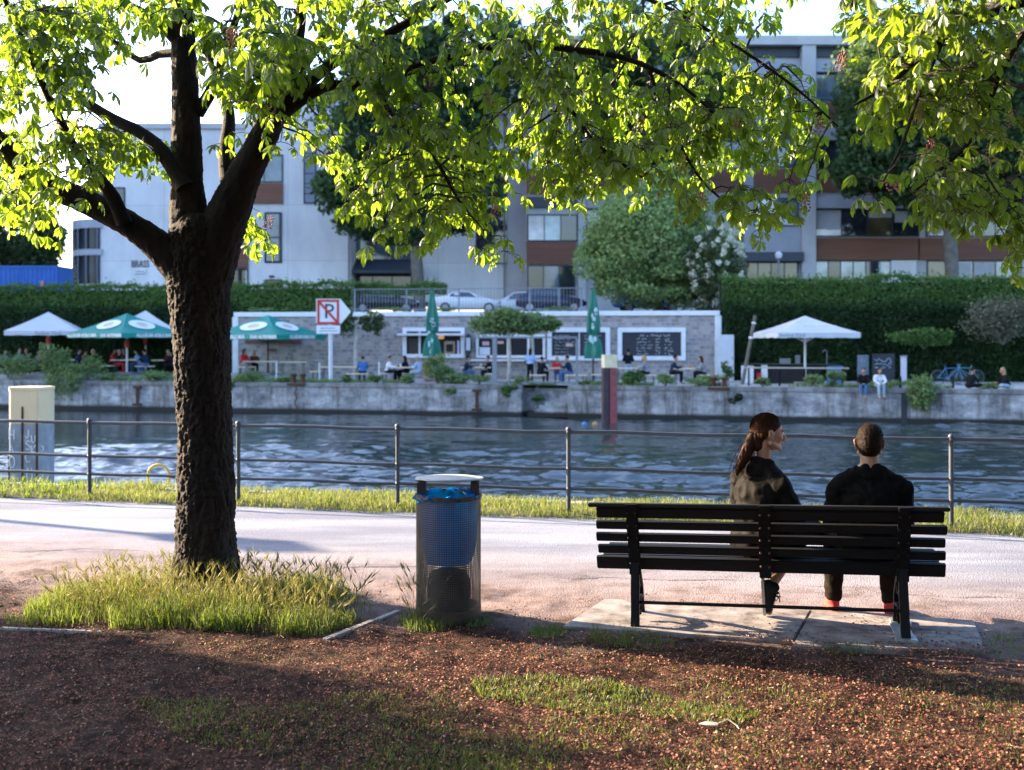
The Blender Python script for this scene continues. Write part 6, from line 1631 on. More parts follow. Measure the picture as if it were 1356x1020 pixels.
t = bush('clump of brighter ivy bulging from the wall above the bicycles', Vector((P(1235, 440, 50.5).x, 51.6, 1.4)), (1.8, .6, .5), 1400, .16, grn_hedge, stems=3)

# ---- right: bar under the umbrella, doors, bicycles, leaning pole
p = spot(1045, 4.4); t = thing('bar_counter', 'outdoor bar counter with pale cabinets under the white umbrella', 'counter', p, -A)
k_ = p.y / F
for a, c, h, m_ in ((-62, -46, .85, pale), (-36, -28, .9, pale), (-60, 40, .72, black_in)): b = MB(); b.bx(a * k_, c * k_, -.25 if m_ is pale else -.1, .4, 0, h); b.build('cabinet', m_, t)
b = MB(); b.bx(-62 * k_, 60 * k_, -.35, .5, .9, .95); b.build('worktop', mat('dark_worktop', (.03, .03, .035), .4, .2), t)
b = MB(); b.bx(-12 * k_, 2 * k_, .0, .3, .95, 1.2); b.bx(8 * k_, 14 * k_, .05, .3, .95, 1.35); b.build('boxes', gal, t); b = MB(); b.tube([(48 * k_, 0, .95), (48 * k_, 0, 1.5), (45 * k_, -.1, 1.62), (42 * k_, -.2, 1.5)], .025, 6); b.build('tap', gal, t)
b = MB(); b.bx(48 * k_, 68 * k_, -.3, .3, .02, .86); b.build('blue_crate', mat('dull_blue_plastic', (.06, .16, .30), .5, .1), t); b = MB(); b.bx(-42 * k_, -36 * k_, -.35, -.2, .0, .5); b.build('red_bucket', CL['red'], t)
p = spot(1053, 2.0); t = thing('barrier_rail', 'pale wooden rail on dark posts before the outdoor bar', 'rail', p, -A); k_ = p.y / F
b = MB(); b.bx(-66 * k_, 68 * k_, -.08, .08, .80, .86); b.build('rail', mat('pale_wood_rail', (.42, .36, .32), .7, .2, 3), t)
for x in (-60, -20, 12, 22, 60): b = MB(); b.bx((x - 1.2) * k_, (x + 1.2) * k_, -.04, .04, 0, .80); b.build('post', iron, t)
p = spot(983, 3.0); e = P(1000, 418, p.y + .2); t = thing('leaning_pole', 'thin grey brown pole leaning left of the outdoor bar', 'pole', p); b = MB(); q = e - p; b.tube([(0, 0, 0), tuple(q)], [.09, .075], 8); b.build('shaft', grey_bark, t, True)
b = MB(); b.tube([tuple(q * .66), tuple(q * .69)], .10, 8); b.tube([tuple(q * .88), tuple(q * .90)], .095, 8); b.build('white_band', pale, t)
p = spot(1143, 5.8); t = thing('shed_door', 'blue grey painted door set in the ivy behind the couple', 'door', p, WYAW); b = MB(); b.bx(-.26, .26, 0, .08, 0, 1.35); b.build('leaf', mat('blue_grey_door', (.16, .20, .25), .6, .2), t)
b = MB(); squiggle(b, -.2, 1.1, .4, .1, -.01, rg_, .012); b.build('graffiti', chalk, t)
p = spot(1170, 5.6); t = thing('graffiti_board', 'dark board with pale graffiti leaning on the ivy wall', 'board', p, WYAW); b = MB(); b.bx(-.52, .52, 0, .06, 0, 1.42); b.build('panel', board_m, t); b = MB()
for k in range(3): squiggle(b, -.42, 1.1 - k * .17, .8, .13 - .03 * k, -.015, rg_, .016)
b.build('graffiti', mat('pale_blue_paint', (.4, .5, .58), .7, .1), t)
p = spot(1197, 5.4); t = thing('white_post', 'short lilac white post beside the graffiti board', 'post', p, WYAW); b = MB(); b.bx(-.13, .13, 0, .14, 0, 1.28); b.build('shaft', mat('lilac_white_paint', (.55, .53, .60), .7, .06), t, bevel=.01); b = MB(); b.bx(-.16, .16, -.03, .17, 1.28, 1.34); b.build('cap', gal, t)
for px in (1192, 1262):
    p = spot(px, 1.2); t = thing('low_post', {1192: 'short dark post on the quay left of the leafy bush', 1262: 'short dark post on the quay below the bicycles'}[px], 'post', p); b = MB(); b.lathe([(.06, 0), (.06, .48), (.03, .52)], n=8); b.build('shaft', iron, t, True); b = MB(); b.lathe([(.075, .40), (.075, .44)], n=8); b.build('ring', iron, t)
b = MB()
def bicycle(label, loc, yaw, col, group):
    t = thing('bicycle', label, 'bicycle', loc, yaw, group); fm = mat('bike_paint_' + col, dict(blue=(.03, .15, .32), teal=(.06, .24, .34))[col], .35, .1); tyre = mat('tyre_rubber', (.05, .07, .09), .6, .1)
    for x in (-.52, .52):
        b = MB(); b.tube([(x + .33 * math.cos(a), 0, .35 + .33 * math.sin(a)) for a in np.linspace(0, 2 * PI, 29)], .022, 6, False); wo = b.build('wheel', tyre, t, True)
        b = MB()
        for a in np.linspace(0, PI, 8)[:-1]: b.tube([(x + .31 * math.cos(a), 0, .35 + .31 * math.sin(a)), (x - .31 * math.cos(a), 0, .35 - .31 * math.sin(a))], .004, 3)
        b.build('spokes', gal, wo)
    b = MB(); bb, st, hd = (-.08, 0, .32), (-.2, 0, .78), (.36, 0, .80)
    for p_, q_ in ((bb, st), (bb, hd), (st, hd), (bb, (-.52, 0, .35)), (st, (-.52, 0, .35)), (hd, (.52, 0, .35)), (st, (-.24, 0, .92)), (hd, (.33, 0, .98))): b.tube([p_, q_], .02, 6)
    b.build('frame', fm, t, True)
    b = MB(); b.tube([(.26, -.28, 1.02), (.36, -.1, .99), (.36, .1, .99), (.26, .28, 1.02)], .014, 6); b.build('handlebar', iron, t, True); b = MB(); b.sphere((-.25, 0, .95), (.14, .08, .035), 12, 6); b.build('saddle', iron, t, True)
    b = MB(); b.lathe([(.09, -.01), (.09, .01)], n=16); o = b.build('chainring', gal, t); o.location = (-.08, .04, .32); o.rotation_euler = (PI / 2, 0, 0)
p = spot(1258, 4.4); bicycle('blue bicycle leaning in front of the ivy wall, left one', p, rad(-8), 'blue', 'bicycles by the ivy'); p = spot(1280, 5.0); bicycle('teal bicycle standing behind the blue one, right one', p, rad(186), 'teal', 'bicycles by the ivy')
# ================================================================== STREET AND BUILDINGS ABOVE THE WALL
SZ = 3.5
asph = mat('street_asphalt', (.07, .07, .072), .85, .2, 1, .3, 40)
xs = spaced((-900, -60, 6), (-60, 60, 60), (60, 900, 6)); fs = np.array([0, .02, .05, .1, .25, 1.0])
Xg, Tg = np.meshgrid(xs, fs); Y0 = wall_line(Xg) + .6; Yg = Y0 + (1600 - Y0) * Tg; Zg = np.full_like(Xg, SZ - .25) + .25 * (Tg > .001)
idx = np.arange(Xg.size).reshape(Xg.shape); q = np.stack([idx[:-1, :-1], idx[:-1, 1:], idx[1:, 1:], idx[1:, :-1]], -1).reshape(-1, 4)
np_obj('street', np.stack([Xg, Yg, Zg], -1).reshape(-1, 3), [q], asph)['kind'] = 'structure'

con, nt, bs = newmat('fair_faced_concrete')
tc = nd(nt, 'ShaderNodeTexCoord'); mp = nd(nt, 'ShaderNodeMapping'); mp.inputs['Rotation'].default_value = (PI / 2, 0, 0); nt.links.new(tc.outputs['Object'], mp.inputs[0])
br = nd(nt, 'ShaderNodeTexBrick'); nt.links.new(mp.outputs[0], br.inputs['Vector']); setv(br, Scale=1.0, Mortar_Size=.02, Brick_Width=4.6, Row_Height=4.1, Mortar_Smooth=.2); br.offset = 0
br.inputs['Color1'].default_value = (.72, .72, .72, 1); br.inputs['Color2'].default_value = (.67, .67, .675, 1); br.inputs['Mortar'].default_value = (.47, .47, .47, 1)
ns = noise_node(nt, .5, 6, .65, stretch=(1, 1, .45)); tint = ramp(nt, ns.outputs[0], [(.3, (.82, .82, .83)), (.7, (1.1, 1.1, 1.1))])
nt.links.new(mixc(nt, 1.0, br.outputs[0], tint.outputs[0], 'MULTIPLY'), bs.inputs['Base Color']); setv(bs, Roughness=.75)
con2 = mat('grey_concrete', (.46, .46, .475), .75, .12, .6); conb = mat('blue_grey_concrete', (.36, .38, .43), .7, .12, .6)
brownp = mat('brown_timber_cladding', (.17, .065, .035), .6, .25, .7, stretch=(.2, 1, 3)); darkf = mat('dark_window_frame', (.022, .025, .032), .45, .15, 2); slate = mat('dark_slate_awning', (.035, .045, .065), .5, .15, 2)
def glassmat(name, col, rough=.06):
    m, nt, bs = newmat(name); n = noise_node(nt, .7, 3, .5); r = ramp(nt, n.outputs[0], [(.35, scl(col, .5)), (.65, scl(col, 1.4))]); nt.links.new(r.outputs[0], bs.inputs['Base Color']); setv(bs, Roughness=rough, IOR=1.9); return m
gl_d = glassmat('dark_glass', (.025, .032, .042)); gl_b = glassmat('bluish_glass', (.10, .14, .19)); gl_l = glassmat('curtained_glass', (.34, .44, .48)); gl_w = glassmat('painted_sky_glass', (.5, .5, .55)); gl_g = glassmat('warm_interior_glass', (.10, .085, .05))  # the palest pane colour carries a painted sky reflection
gl_c = glassmat('smoked_corner_glass', (.03, .04, .055), .12); gl_c.node_tree.nodes['Principled BSDF'].inputs['IOR'].default_value = 1.35
class Fac:
    def __init__(s, label, px, Y, yaw=0, name='office_building', cat='building'):
        s.Y = Y; s.o = Vector(((px - CX) / F * Y, Y, SZ)); s.t = thing(name, label, cat, s.o)
    def L(s, px, py, Y=None): Y = Y or s.Y; p = P(px, py, Y); return p.x - s.o.x, p.z - s.o.z
    def box(s, name, px0, py0, px1, py1, m, front=0, back=1, Y=None, parent=None):
        x0, z1 = s.L(px0, py0, Y); x1, z0 = s.L(px1, py1, Y); oy = (Y or s.Y) - s.Y
        b = MB(); b.bx(x0, x1, oy + front, oy + back, z0, z1); return b.build(name, m, parent or s.t)
    def win(s, px0, py0, px1, py1, glass, nx=1, nz=1, bw_=.10, front=-.06, Y=None, sill=True):
        x0, z1 = s.L(px0, py0, Y); x1, z0 = s.L(px1, py1, Y); oy = (Y or s.Y) - s.Y; b = MB(); f0, f1 = oy + front, oy - .004
        b.bx(x0, x1, f0, f1, z1 - bw_, z1); b.bx(x0, x1, f0, f1, z0, z0 + bw_)
        for k in range(nx + 1):
            w_ = bw_ if k in (0, nx) else bw_ * .7; x = x0 + bw_ / 2 + (x1 - x0 - bw_) * k / nx; b.bx(x - w_ / 2, x + w_ / 2, f0 + .002, f1, z0 + bw_, z1 - bw_)
        for k in range(1, nz): z = z0 + (z1 - z0) * k / nz; b.bx(x0 + bw_, x1 - bw_, f0 + .004, f1, z - bw_ * .3, z + bw_ * .3)
        w_ = b.build('window', darkf, s.t)
        gs = glass if isinstance(glass, (list, tuple)) else [glass]
        for k in range(nx):
            g = MB(); a = x0 + bw_ / 2 + (x1 - x0 - bw_) * k / nx; c = x0 + bw_ / 2 + (x1 - x0 - bw_) * (k + 1) / nx; g.bx(a + .02, c - .02, oy - .035, oy - .012, z0 + .03, z1 - .03); g.build('pane', gs[k % len(gs)], w_)
        return w_
# left block
fb = Fac('pale concrete building with BRASS lettering at left', 300, 78)
fb.box('wall', 133, 168, 330, 395, con, 0, 14); fb.box('wall', 327, 120, 466, 395, con, -.4, 14); fb.box('roof_edge', 131, 164, 330, 171, con2, -.2, 14); fb.box('roof_edge', 325, 116, 468, 124, con2, -.6, 14)
# rounded glazed corner
cxp, _ = fb.L(108, 0); hw = (133 - 78) / F * 78 / 2; x1_, _ = fb.L(136, 0)
for py0, py1, kind in ((290, 302, 0), (302, 330, 1), (330, 338, 0), (338, 376, 1), (376, 420, 0)):
    _, z1 = fb.L(0, py0); _, z0 = fb.L(0, py1)
    arc = [(x1_ - 2.9 * math.sin(a) - .35, 3.2 - 3.3 * math.cos(a)) for a in np.linspace(0, PI / 2, 11)]
    if kind == 0: b = MB(); b.prism([(x1_, -.15)] + [(x, y - .05) for x, y in arc] + [(x1_, 3.2)], z0, z1, 'z'); b.build('curved_band', conb, fb.t)
    else:
        b = MB(); b.prism([(x1_, .1)] + [(x + .1, y + .12) for x, y in arc] + [(x1_, 3.2)], z0, z1, 'z'); g = b.build('curved_glazing', gl_c, fb.t)
        b = MB()
        for x, y in arc[::2]: b.box((x, y + .05, (z0 + z1) / 2), (.09, .16, z1 - z0 - .01))
        b.build('mullions', mat('blue_grey_mullion', (.12, .14, .18), .5, .1), g)
fb.win(118, 248, 166, 276, gl_d, 3); fb.win(352, 282, 373, 348, gl_b, 1, 2, front=-.46, Y=None)
for w_ in (): pass
def fwin(f, *a, **k): return f.win(*a, **k)
fb.win(402, 190, 419, 270, mat('blue_grey_blinds', (.22, .26, .33), .6, .1, 1), 1, 6, Y=77.6); fb.win(351, 281.5, 373.5, 348.5, gl_b, 1, 2, Y=77.6); fb.win(351, 370, 373.5, 382, gl_d, Y=77.6); fb.box('vent', 357, 365, 363, 367.5, darkf, -.2, 0, 77.6)
fb.box('timber_panel', 325, 243, 375, 270, brownp, -.14, -.004, 77.6); fb.win(325, 205, 375, 242, gl_b, 2, 1, Y=77.6); fb.box('timber_panel', 305, 327, 331, 355, brownp, -.55, -.41); fb.win(305, 356, 331, 392, gl_d, 2, front=-.5); fb.win(305, 290, 331, 326, gl_d, 1, front=-.5)
for k, px in enumerate((150, 171, 190)):
    x, z = fb.L(px, 168); b = MB(); b.tube([(x, 1, z), (x, 1, z + 1.0)], .03, 5); b.build('aerial', gal, fb.t)
x, z = fb.L(186, 350); tb = text_obj('BRASS', .74, mat('bronze_letter', (.12, .11, .10), .5, .1), fb.t, (x, -.05, z), ext=.03); tb.scale = (.66, 1, 1)
fb.box('name_plate', 178, 357, 193.5, 362.5, mat('white_plate', (.72, .72, .72), .6, .04), -.1, -.004); x, z = fb.L(186, 359.8)
b = MB(); b.bx(x - .34, x + .34, -.112, -.104, z - .035, z + .035); b.build('plate_print', mat('grey_print', (.25, .27, .33)), fb.t)
# canopy block
fm_ = Fac('grey concrete office block with slate canopy over the entrance', 580, 80)
fm_.box('wall', 464, 90, 700, 400, con, 0, 12); fm_.box('column', 672, 90, 697, 400, con2, -1.0, -.002)
fm_.win(466, 255, 545, 345, gl_b, 3, 1); fm_.win(467, 362, 546, 392, gl_d, 3); 
x0, z0 = fm_.L(432, 361); x1, z1 = fm_.L(550, 345); x2, _ = fm_.L(444, 345)
b = MB(); b.add([(x0, -2.2, z0), (x1, -2.2, z0), (x1, -.01, z1), (x2, -.01, z1), (x0, -2.2, z0 - .18), (x1, -2.2, z0 - .18), (x1, -.01, z0 - .18), (x2, -.01, z0 - .18)], [(0, 1, 2, 3), (4, 7, 6, 5), (0, 4, 5, 1), (1, 5, 6, 2), (3, 2, 6, 7), (0, 3, 7, 4)]); b.build('entrance_canopy', slate, fm_.t)
fm_.win(630, 275, 673, 350, gl_d, 2, 2); fm_.win(560, 150, 640, 215, gl_b, 3); fm_.box('timber_panel', 636, 234, 674, 262, brownp, -.1, -.004); fm_.win(480, 150, 545, 215, gl_d, 3)
for py in (125, 133, 141, 149): fm_.box('louvre', 520, py, 690, py + 3, con2, -.5, -.01)
fm_.box('roof_edge', 462, 86, 702, 96, conb, -.6, 12)
# long right wing
fr = Fac('long grey office wing with brown timber bands behind the trees at right', 1060, 77)
fr.box('wall', 697, 52, 1560, 420, con2, .3, 16); fr.box('roof_edge', 690, 50, 1570, 62, con2, -.6, 16); fr.box('roof_band', 697, 62, 1560, 75, slate, .1, .298)
for a, c in ((985, 1060), ): fr.box('wall_panel', a, 80, c, 372, conb, 0, .298)
for a, c in ((765, 775), (1060, 1078), (1350, 1368)): fr.box('column', a, 62, c, 420, con2, -.5, .298)
for py in (76, 166, 256): fr.box('floor_slab', 1079, py + 6, 1349, py + 20, conb, -.2, .296); fr.box('floor_slab', 776, py + 6, 984, py + 20, conb, -.2, .296)
for a, c in ((1079, 1217), (1218, 1349), (776, 880), (881, 984)):
    for py in (135, 225, 315): fr.box('timber_panel', a + .5, py, c - .5, py + 29, brownp, .06, .296)
for a, c, n_ in ((1079, 1217, 4), (1226, 1349, 4), (776, 984, 6)):
    fr.win(a, 277, c, 314, [gl_w, gl_d, gl_g, gl_d], n_, Y=77.3); fr.win(a, 187, c, 224, [gl_d, gl_b, gl_d], n_, Y=77.3); fr.win(a, 97, c, 134, [gl_b, gl_d], n_, Y=77.3)
fr.win(1079, 345, 1180, 392, [gl_l, gl_d, gl_l, gl_l, gl_d, gl_l], 6, Y=77.3); fr.box('wall_panel', 1181, 345, 1214, 395, con, .1, .296); fr.win(1227, 345, 1349, 392, [gl_g, gl_l, gl_d, gl_l], 4, Y=77.3)
fr.win(985, 347, 1057, 392, [gl_g, gl_g, gl_d], 4, 2, Y=76.99); fr.box('entrance_band', 984, 335, 1061, 347, slate, -.8, -.005); fr.box('timber_panel', 998, 224, 1060, 256, brownp, -.1, -.004); fr.win(998, 262, 1058, 300, [gl_w, gl_b], 2, Y=76.99); fr.win(998, 180, 1058, 222, [gl_d, gl_b], 2, Y=76.99)
fr.box('recess_wall', 697, 62, 764, 420, con2, -.3, .297); fr.win(698, 284, 765, 320, [gl_w, gl_l, gl_d], 3, Y=76.69); fr.box('timber_panel', 697, 321, 762, 350, brownp, -.5, -.302); fr.win(698, 351, 762, 392, [gl_d, gl_b, gl_d], 3, Y=76.69); fr.win(698, 190, 765, 226, [gl_b, gl_d, gl_d], 3, Y=76.69); fr.box('timber_panel', 697, 228, 762, 258, brownp, -.5, -.302); fr.box('floor_slab', 697, 262, 765, 276, slate, -.55, -.302)
# blue container
p = P(20, 352, 66); t = thing('shipping_container', 'bright blue steel container behind the hedge at far left', 'container', (P(75, 0, 66).x, 66, SZ + .1)); H = p.z - SZ - .1
cb = mat('blue_container_paint', (.012, .11, .42), .5, .12, 2)
prof = []; x = -9.5
while x < -.02:
    prof += [(x, 0), (x + .09, 0), (x + .13, .05), (x + .22, .05)]; x += .28
prof += [(0, 0), (0, 2.4), (-9.5, 2.4)]; b = MB(); b.prism(prof, .15, H - .12, 'z'); b.build('corrugated_body', cb, t)
b = MB(); b.bx(-9.55, .03, -.03, 2.43, H - .12, H); b.bx(-9.55, .03, -.03, 2.43, 0, .15); b.bx(-.1, .03, -.032, .1, .15, H - .12); b.bx(-2.35, -2.25, -.032, .1, .15, H - .12); b.build('corner_frame', cb, t)
b = MB(); b.box((-.9, -.05, H - 1.2), (.2, .02, .5)); b.build('warning_label', mat('red_white_label', (.6, .2, .2), .6, .2), t)

# cars
tyre_m = mat('car_tyre', (.015, .015, .016), .8, .2); rim_m = mat('alloy_rim', (.4, .4, .42), .35, .1, 5, 0, 1, .8); cglass = glassmat('car_glass', (.03, .05, .07), .05)
def car(label, loc, yaw, paint, style='sedan', group='cars parked on the street'):
    t = thing('parked_car', label, 'car', loc, yaw, group)
    if style == 'coupe': st = [(-2.15, .72, .55, .86, .0), (-1.95, .84, .40, .98, .0), (-1.35, .90, .30, 1.02, .02), (-.95, .91, .28, 1.0, .26), (-.35, .91, .28, .98, .40), (.15, .91, .28, .97, .38), (.85, .90, .28, .95, .03), (1.5, .88, .30, .88, 0), (2.0, .80, .38, .74, 0), (2.2, .66, .45, .60, 0)]
    else: st = [(-2.2, .70, .5, .90, .0), (-2.05, .84, .38, 1.0, .03), (-1.75, .88, .32, 1.03, .06), (-1.15, .90, .28, 1.02, .42), (-.4, .91, .28, 1.0, .50), (.3, .91, .28, .98, .47), (1.05, .90, .28, .97, .04), (1.6, .87, .30, .90, 0), (2.05, .80, .38, .78, 0), (2.22, .66, .45, .62, 0)]
    b = MB(); vs, fs = [], []
    for x, w_, zb, zt_, cab in st:
        wr = w_ * (.76 if cab > .1 else .9)
        ring = [(-w_ * .92, zb), (-w_, zb + .18), (-w_ * .99, zt_ - .12), (-w_ * .92, zt_), (-wr, zt_ + cab), (0, zt_ + cab + .03), (wr, zt_ + cab), (w_ * .92, zt_), (w_ * .99, zt_ - .12), (w_, zb + .18), (w_ * .92, zb)]
        vs += [(x, y, z) for y, z in ring]
    n = 11
    for i in range(len(st) - 1):
        for k in range(n): fs.append((i * n + k, i * n + (k + 1) % n, (i + 1) * n + (k + 1) % n, (i + 1) * n + k))
    fs += [tuple(range(n - 1, -1, -1)), tuple((len(st) - 1) * n + k for k in range(n))]; b.add(vs, fs); b.build('body', paint, t, True)
    for sgn, nm in ((-1, 'side_window'), (1, 'side_window')):
        b = MB(); cs_ = [r_ for r_ in st if r_[4] > .1]
        lo = [(st_[0], sgn * (st_[1] * .93 + .012), st_[3] + .02) for st_ in [st[i] for i in range(len(st)) if (st[i][4] > .1) or (i and st[i - 1][4] > .1) or (i + 1 < len(st) and st[i + 1][4] > .1)]]
        lo = lo[:]; lo[0] = (lo[0][0] + .25, lo[0][1], lo[0][2]); lo[-1] = (lo[-1][0] - .22, lo[-1][1], lo[-1][2])
        hi = [(r_[0], sgn * (r_[1] * .76 + .05), r_[3] + r_[4] - .06) for r_ in cs_]
        poly = lo + hi[::-1]; b.add(poly, [tuple(range(len(poly)))]); b.build(nm, cglass, t)
    i0 = max(i for i, r_ in enumerate(st) if r_[4] > .1); a_, c_ = st[i0], st[i0 + 1]; i1 = min(i for i, r_ in enumerate(st) if r_[4] > .1); e_, f_ = st[i1], st[i1 - 1]
    for p_, q_, s_ in ((a_, c_, 1), (e_, f_, -1)):
        b = MB(); b.add([(p_[0] + s_ * .04, -p_[1] * .70, p_[3] + p_[4] - .01), (p_[0] + s_ * .04, p_[1] * .70, p_[3] + p_[4] - .01), (q_[0] - s_ * .03, q_[1] * .82, q_[3] + q_[4] + .03), (q_[0] - s_ * .03, -q_[1] * .82, q_[3] + q_[4] + .03)], [(0, 1, 2, 3)]); b.build('windscreen', cglass, t)
    for x in (-1.35, 1.4):
        for sgn in (-1, 1):
            b = MB(); b.tube([(x, sgn * .70, .32), (x, sgn * .925, .32)], .32, 18); wo = b.build('wheel', tyre_m, t, True); b = MB(); b.tube([(x, sgn * .92, .32), (x, sgn * .94, .32)], .21, 14); b.build('rim', rim_m, wo)
    for sgn in (-1, 1):
        b = MB(); b.sphere((2.05, sgn * .62, .72), (.14, .16, .08), 10, 6); b.build('headlight', mat('headlight_glass', (.6, .62, .65), .15, .05), t, True); b = MB(); b.sphere((-2.08, sgn * .66, .84), (.12, .15, .09), 10, 6); b.build('tail_light', mat('tail_light_red', (.45, .03, .03), .2, .05), t, True)
        b = MB(); b.sphere((.72, sgn * .98, 1.02), (.09, .10, .07), 8, 5); b.build('mirror', paint, t, True)
    return t
wp = mat('white_car_paint', (.72, .73, .75), .25, .03, 2); bp = mat('dark_blue_car_paint', (.015, .025, .07), .2, .1, 2); bp2 = mat('blue_car_paint', (.03, .10, .3), .25, .1, 2); gp = mat('black_car_paint', (.012, .013, .016), .2, .1, 2)
def cl(px, Y): return Vector(((px - CX) / F * Y, Y, SZ + .01))
car('white coupe parked behind the railing on the street', cl(618, 67.5), rad(2), wp, 'coupe'); car('white car mostly hidden behind the dark blue one', cl(686, 71.5), rad(182), wp); car('dark blue sedan parked behind the railing', cl(729, 66.5), rad(2), bp); car('blue car half hidden behind the round willow', cl(858, 67), rad(2), bp2); car('dark car hidden behind the trailing hedge', cl(510, 68), rad(2), gp)
# the street lamp right of the willow
p = cl(1031, 72); t = thing('street_lamp', 'slim pale street lamp with a round head before the office entrance', 'lamp', p); h = P(0, 335, 72).z - SZ
b = MB(); b.tube([(0, 0, 0), (0, 0, h - .4)], [.09, .06], 8); b.build('post', gal, t, True); b = MB(); b.lathe([(.05, h - .45), (.2, h - .35), (.26, h - .1), (.12, h + .05), (.02, h + .1)], n=12); b.build('lantern', pale, t, True)

# ---- trees behind
def at(px, py, Y): return P(px, py, Y)
def ft(label, px, Y, blobs_px, ls, m, tr=.3, z0=SZ, **k):
    base = Vector(((px - CX) / F * Y, Y, z0)); bl_ = []
    for cx, cy, rx, ry, nc, per, cr in blobs_px:
        c = P(cx, cy, Y) - base; bl_.append((tuple(c), (rx / F * Y, max(rx, ry) / F * Y * .8, ry / F * Y), nc, per, cr))
    return far_tree(label, base, bl_, ls, m, tr, **k)
ft('big dark leafy tree before the middle of the offices', 556, 71, [(540, 150, 120, 115, 90, 230, .27), (490, 255, 72, 68, 44, 210, .3), (600, 240, 78, 70, 46, 210, .3), (620, 90, 100, 85, 60, 210, .28), (545, 290, 60, 40, 24, 170, .34)], .38, grn_dark, .45)
ft('dark broad tree standing right of the big dark tree', 872, 73, [(880, 120, 100, 95, 66, 200, .28), (800, 60, 90, 70, 44, 170, .3), (890, 190, 70, 50, 30, 180, .34)], .36, grn_dark, .4)
ft('huge dark tree shading the right office wing', 1262, 70, [(1230, 130, 130, 115, 90, 230, .27), (1300, 220, 95, 80, 56, 210, .3), (1160, 205, 68, 70, 40, 200, .32), (1350, 110, 110, 110, 66, 200, .28), (1235, 250, 70, 45, 30, 180, .34)], .38, grn_dark, .5)
ft('pale round willow behind the stone wall', 872, 62, [(868, 318, 96, 84, 90, 260, .28), (820, 345, 62, 60, 40, 220, .32), (925, 345, 64, 64, 40, 220, .32), (880, 265, 66, 48, 32, 220, .32), (870, 375, 90, 38, 34, 220, .34)], .21, grn_willow, .28, bm_=grey_bark)
el_ = ft('white flowering elder bush at the right of the willow', 948, 59.5, [(945, 350, 42, 55, 34, 150, .32), (925, 395, 45, 25, 16, 120, .35)], .2, grn_mid, .14)
e0 = el_.location; pts = clumps(tuple(P(950, 352, 59.2) - e0), (1.75, 1.5, 2.5), 110, 30, .09, .9); cloud_obj('white_blossom', pts, .17, mat('elder_blossom', (.62, .62, .5), .8, .1), el_)
for i, (lb, px, Y, bl_, m_) in enumerate([
    ('distant light tree behind the container at far left', 20, 105, [(15, 280, 48, 80, 46, 260, .34), (30, 335, 55, 30, 20, 200, .36)], grn_mid), ('distant dark rounded tree beside the glazed corner', 55, 98, [(58, 318, 32, 38, 30, 240, .36)], grn_dark), ('distant pale poplar at the left edge', -45, 112, [(-40, 250, 50, 105, 40, 240, .32)], grn_willow), ('distant bushy tree left of the container', -110, 92, [(-120, 300, 70, 70, 34, 120, .3)], grn_dark)]):
    ft(lb, px, Y, bl_, .4, m_, .3, group='distant trees at left')
ft('dark tree beyond the right edge by the office wing', 1480, 74, [(1480, 160, 110, 130, 50, 130, .28)], .36, grn_dark, .4)

# ---- near bank trees outside the frame at left whose shade falls on the lawn
def near_tree(label, X, Y, crown, tr, ls=.13, m=grn_mid):
    t = far_tree(label, (X, Y, 0), crown, ls, m, tr); return t
near_tree('young hornbeam with low crown on our bank left of the picture', -9.3, 8.0, [((0, 0, 1.85), (1.5, 1.35, 1.85), 90, 300, .3)], .12)
near_tree('second young hornbeam on our bank left of the picture', -10.4, 6.7, [((0, 0, 1.9), (1.6, 1.25, 1.85), 80, 260, .3)], .12)

# unseen crowns added behind and above us to screen the foreground from the sky
def sky_screen_tree(label, X, Y, blobs):
    return far_tree(label, (X, Y, 0), blobs, .34, grn_mid, .28, trunk_top=(blobs[0][0][0] * .4, blobs[0][0][1] * .4, blobs[0][0][2]), limbs=8, group='trees added behind us to screen the sky')
sky_screen_tree('broad chestnut added behind the viewer to screen the sky, left one', -3.2, -3.0, [((.8, 1.2, 6.6), (4.2, 4.0, 1.7), 60, 130, .3), ((2.2, 5.5, 6.8), (3.2, 3.0, 1.2), 34, 120, .32)])
sky_screen_tree('broad chestnut added behind the viewer to screen the sky, right one', 4.6, -3.4, [((.4, 1.6, 6.6), (4.2, 4.0, 1.7), 60, 130, .3), ((-.5, 6.2, 6.9), (3.6, 3.2, 1.2), 36, 120, .32)])
sky_screen_tree('broad chestnut added behind the viewer to screen the sky, farthest back', .5, -9.5, [((0, 0, 5.6), (6.5, 4.0, 3.0), 70, 130, .3)])

for i, (x, y, lb) in enumerate([(-20, -9.5, 'first from the left'), (-13.5, -8.5, 'second from the left'), (-7, -12, 'third from the left'), (7.5, -11, 'third from the right'), (14, -7, 'second from the right'), (20, -2, 'first from the right')]):  # unseen tree belt added to cut low sky light on the foreground
    far_tree('dense low-crowned linden added behind the viewer to block sky, ' + lb, (x, y, 0), [((0, 0, 4.6), (3.9, 3.4, 4.3), 80, 120, .3)], .36, grn_dark, .2, group='lindens added behind the viewer to block sky')
for x, y, lb in [(12.5, 4.6, 'nearer'), (19, 3.4, 'farther')]:  # unseen trees added at right to close off the sky there
    far_tree('wide chestnut added along our bank at right to block sky, the ' + lb + ' one', (x, y, 0), [((0, 0, 5.2), (4.2, 3.4, 2.9), 80, 120, .3)], .3, grn_dark, .22, group='chestnuts added at right to block sky')

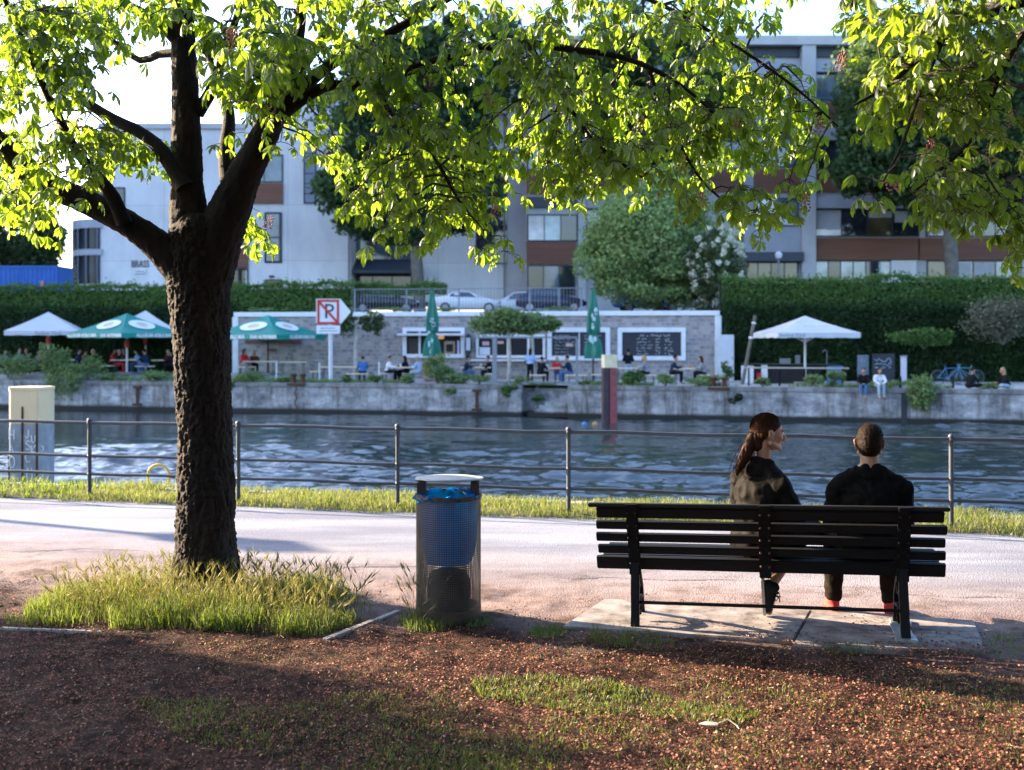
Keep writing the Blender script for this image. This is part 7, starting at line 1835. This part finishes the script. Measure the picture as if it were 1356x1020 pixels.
# unseen tall block added at left, keeping the evening sun off the far bank
t = thing('shade_tower', 'tall dark brick block added out of view to shade the far bank', 'building', (-98, 92, SZ)); bk = mat('dark_brick', (.10, .06, .045), .85, .25, 2)
b = MB(); b.bx(-36, 36, -24, 20, -.5, 42); b.build('wall', bk, t); b = MB(); b.bx(-36.4, 36.4, -24.4, 20.4, 42, 42.6); b.build('roof', con2, t)
first = None
for fl in range(9):
    for k in range(14):
        if first is None: b = MB(); b.bx(-.7, .7, -.06, -.002, 0, 1.6); first = o = b.build('window', darkf, t); g = MB(); g.bx(-.6, .6, -.075, -.061, .1, 1.5); g.build('pane', gl_d, o)
        elif fl * 14 + k < 98: o = copy_tree(first, t)
        else: continue
        o.location = (-33 + k * 5.05, -24, 1.6 + fl * 4.4)

for px, Y_, f_, top in ((231, 77.9, fb, 172), (462, 77.5, fb, 125), (668, 79.9, fm_, 97), (1079.5, 76.9, fr, 76), (766, 76.9, fr, 76)):
    x, z1 = f_.L(px, top, Y_); b = MB(); b.tube([(x, Y_ - f_.Y - .06, 0), (x, Y_ - f_.Y - .06, z1)], .07, 6); b.build('downpipe', gal, f_.t)
rr = random.Random(12)
for a, c, y0, y1, n_ in ((1079, 1217, 277, 314, 4), (1226, 1349, 277, 314, 4), (776, 984, 277, 314, 6), (1079, 1217, 187, 224, 4), (1226, 1349, 187, 224, 4), (1226, 1349, 345, 392, 4)):
    for k in range(n_):
        if rr.random() < .55:
            x0, z1 = fr.L(a + (c - a) * k / n_ + 2, y0 + 3, 77.3); x1, z0 = fr.L(a + (c - a) * (k + 1) / n_ - 2, y0 + (y1 - y0) * rr.uniform(.3, .95), 77.3); b = MB(); b.bx(x0, x1, .235, .26, z0, z1); b.build('blind', mat('pale_blind', (.42, .44, .46), .7, .1, 2), fr.t)
for x, y, lb in ((-13.6, 14.2, 'nearer'), (-19.5, 15.6, 'farther')):  # unseen posts added only to cast thin shadows across the path
    t = thing('street_lamp', 'slender lamp post added out of view for path shadows, the ' + lb + ' one', 'lamp', (x, y, 0), 0, 'lamp posts added for path shadows'); b = MB(); b.tube([(0, 0, -.1), (0, 0, 1.0), (0, 0, 3.9)], [.13, .09, .06], 10); b.build('post', steel, t, True); b = MB(); b.lathe([(.06, 3.85), (.2, 3.95), (.24, 4.3), (.3, 4.32), (.05, 4.5)], n=14); b.build('lantern', pale, t, True)
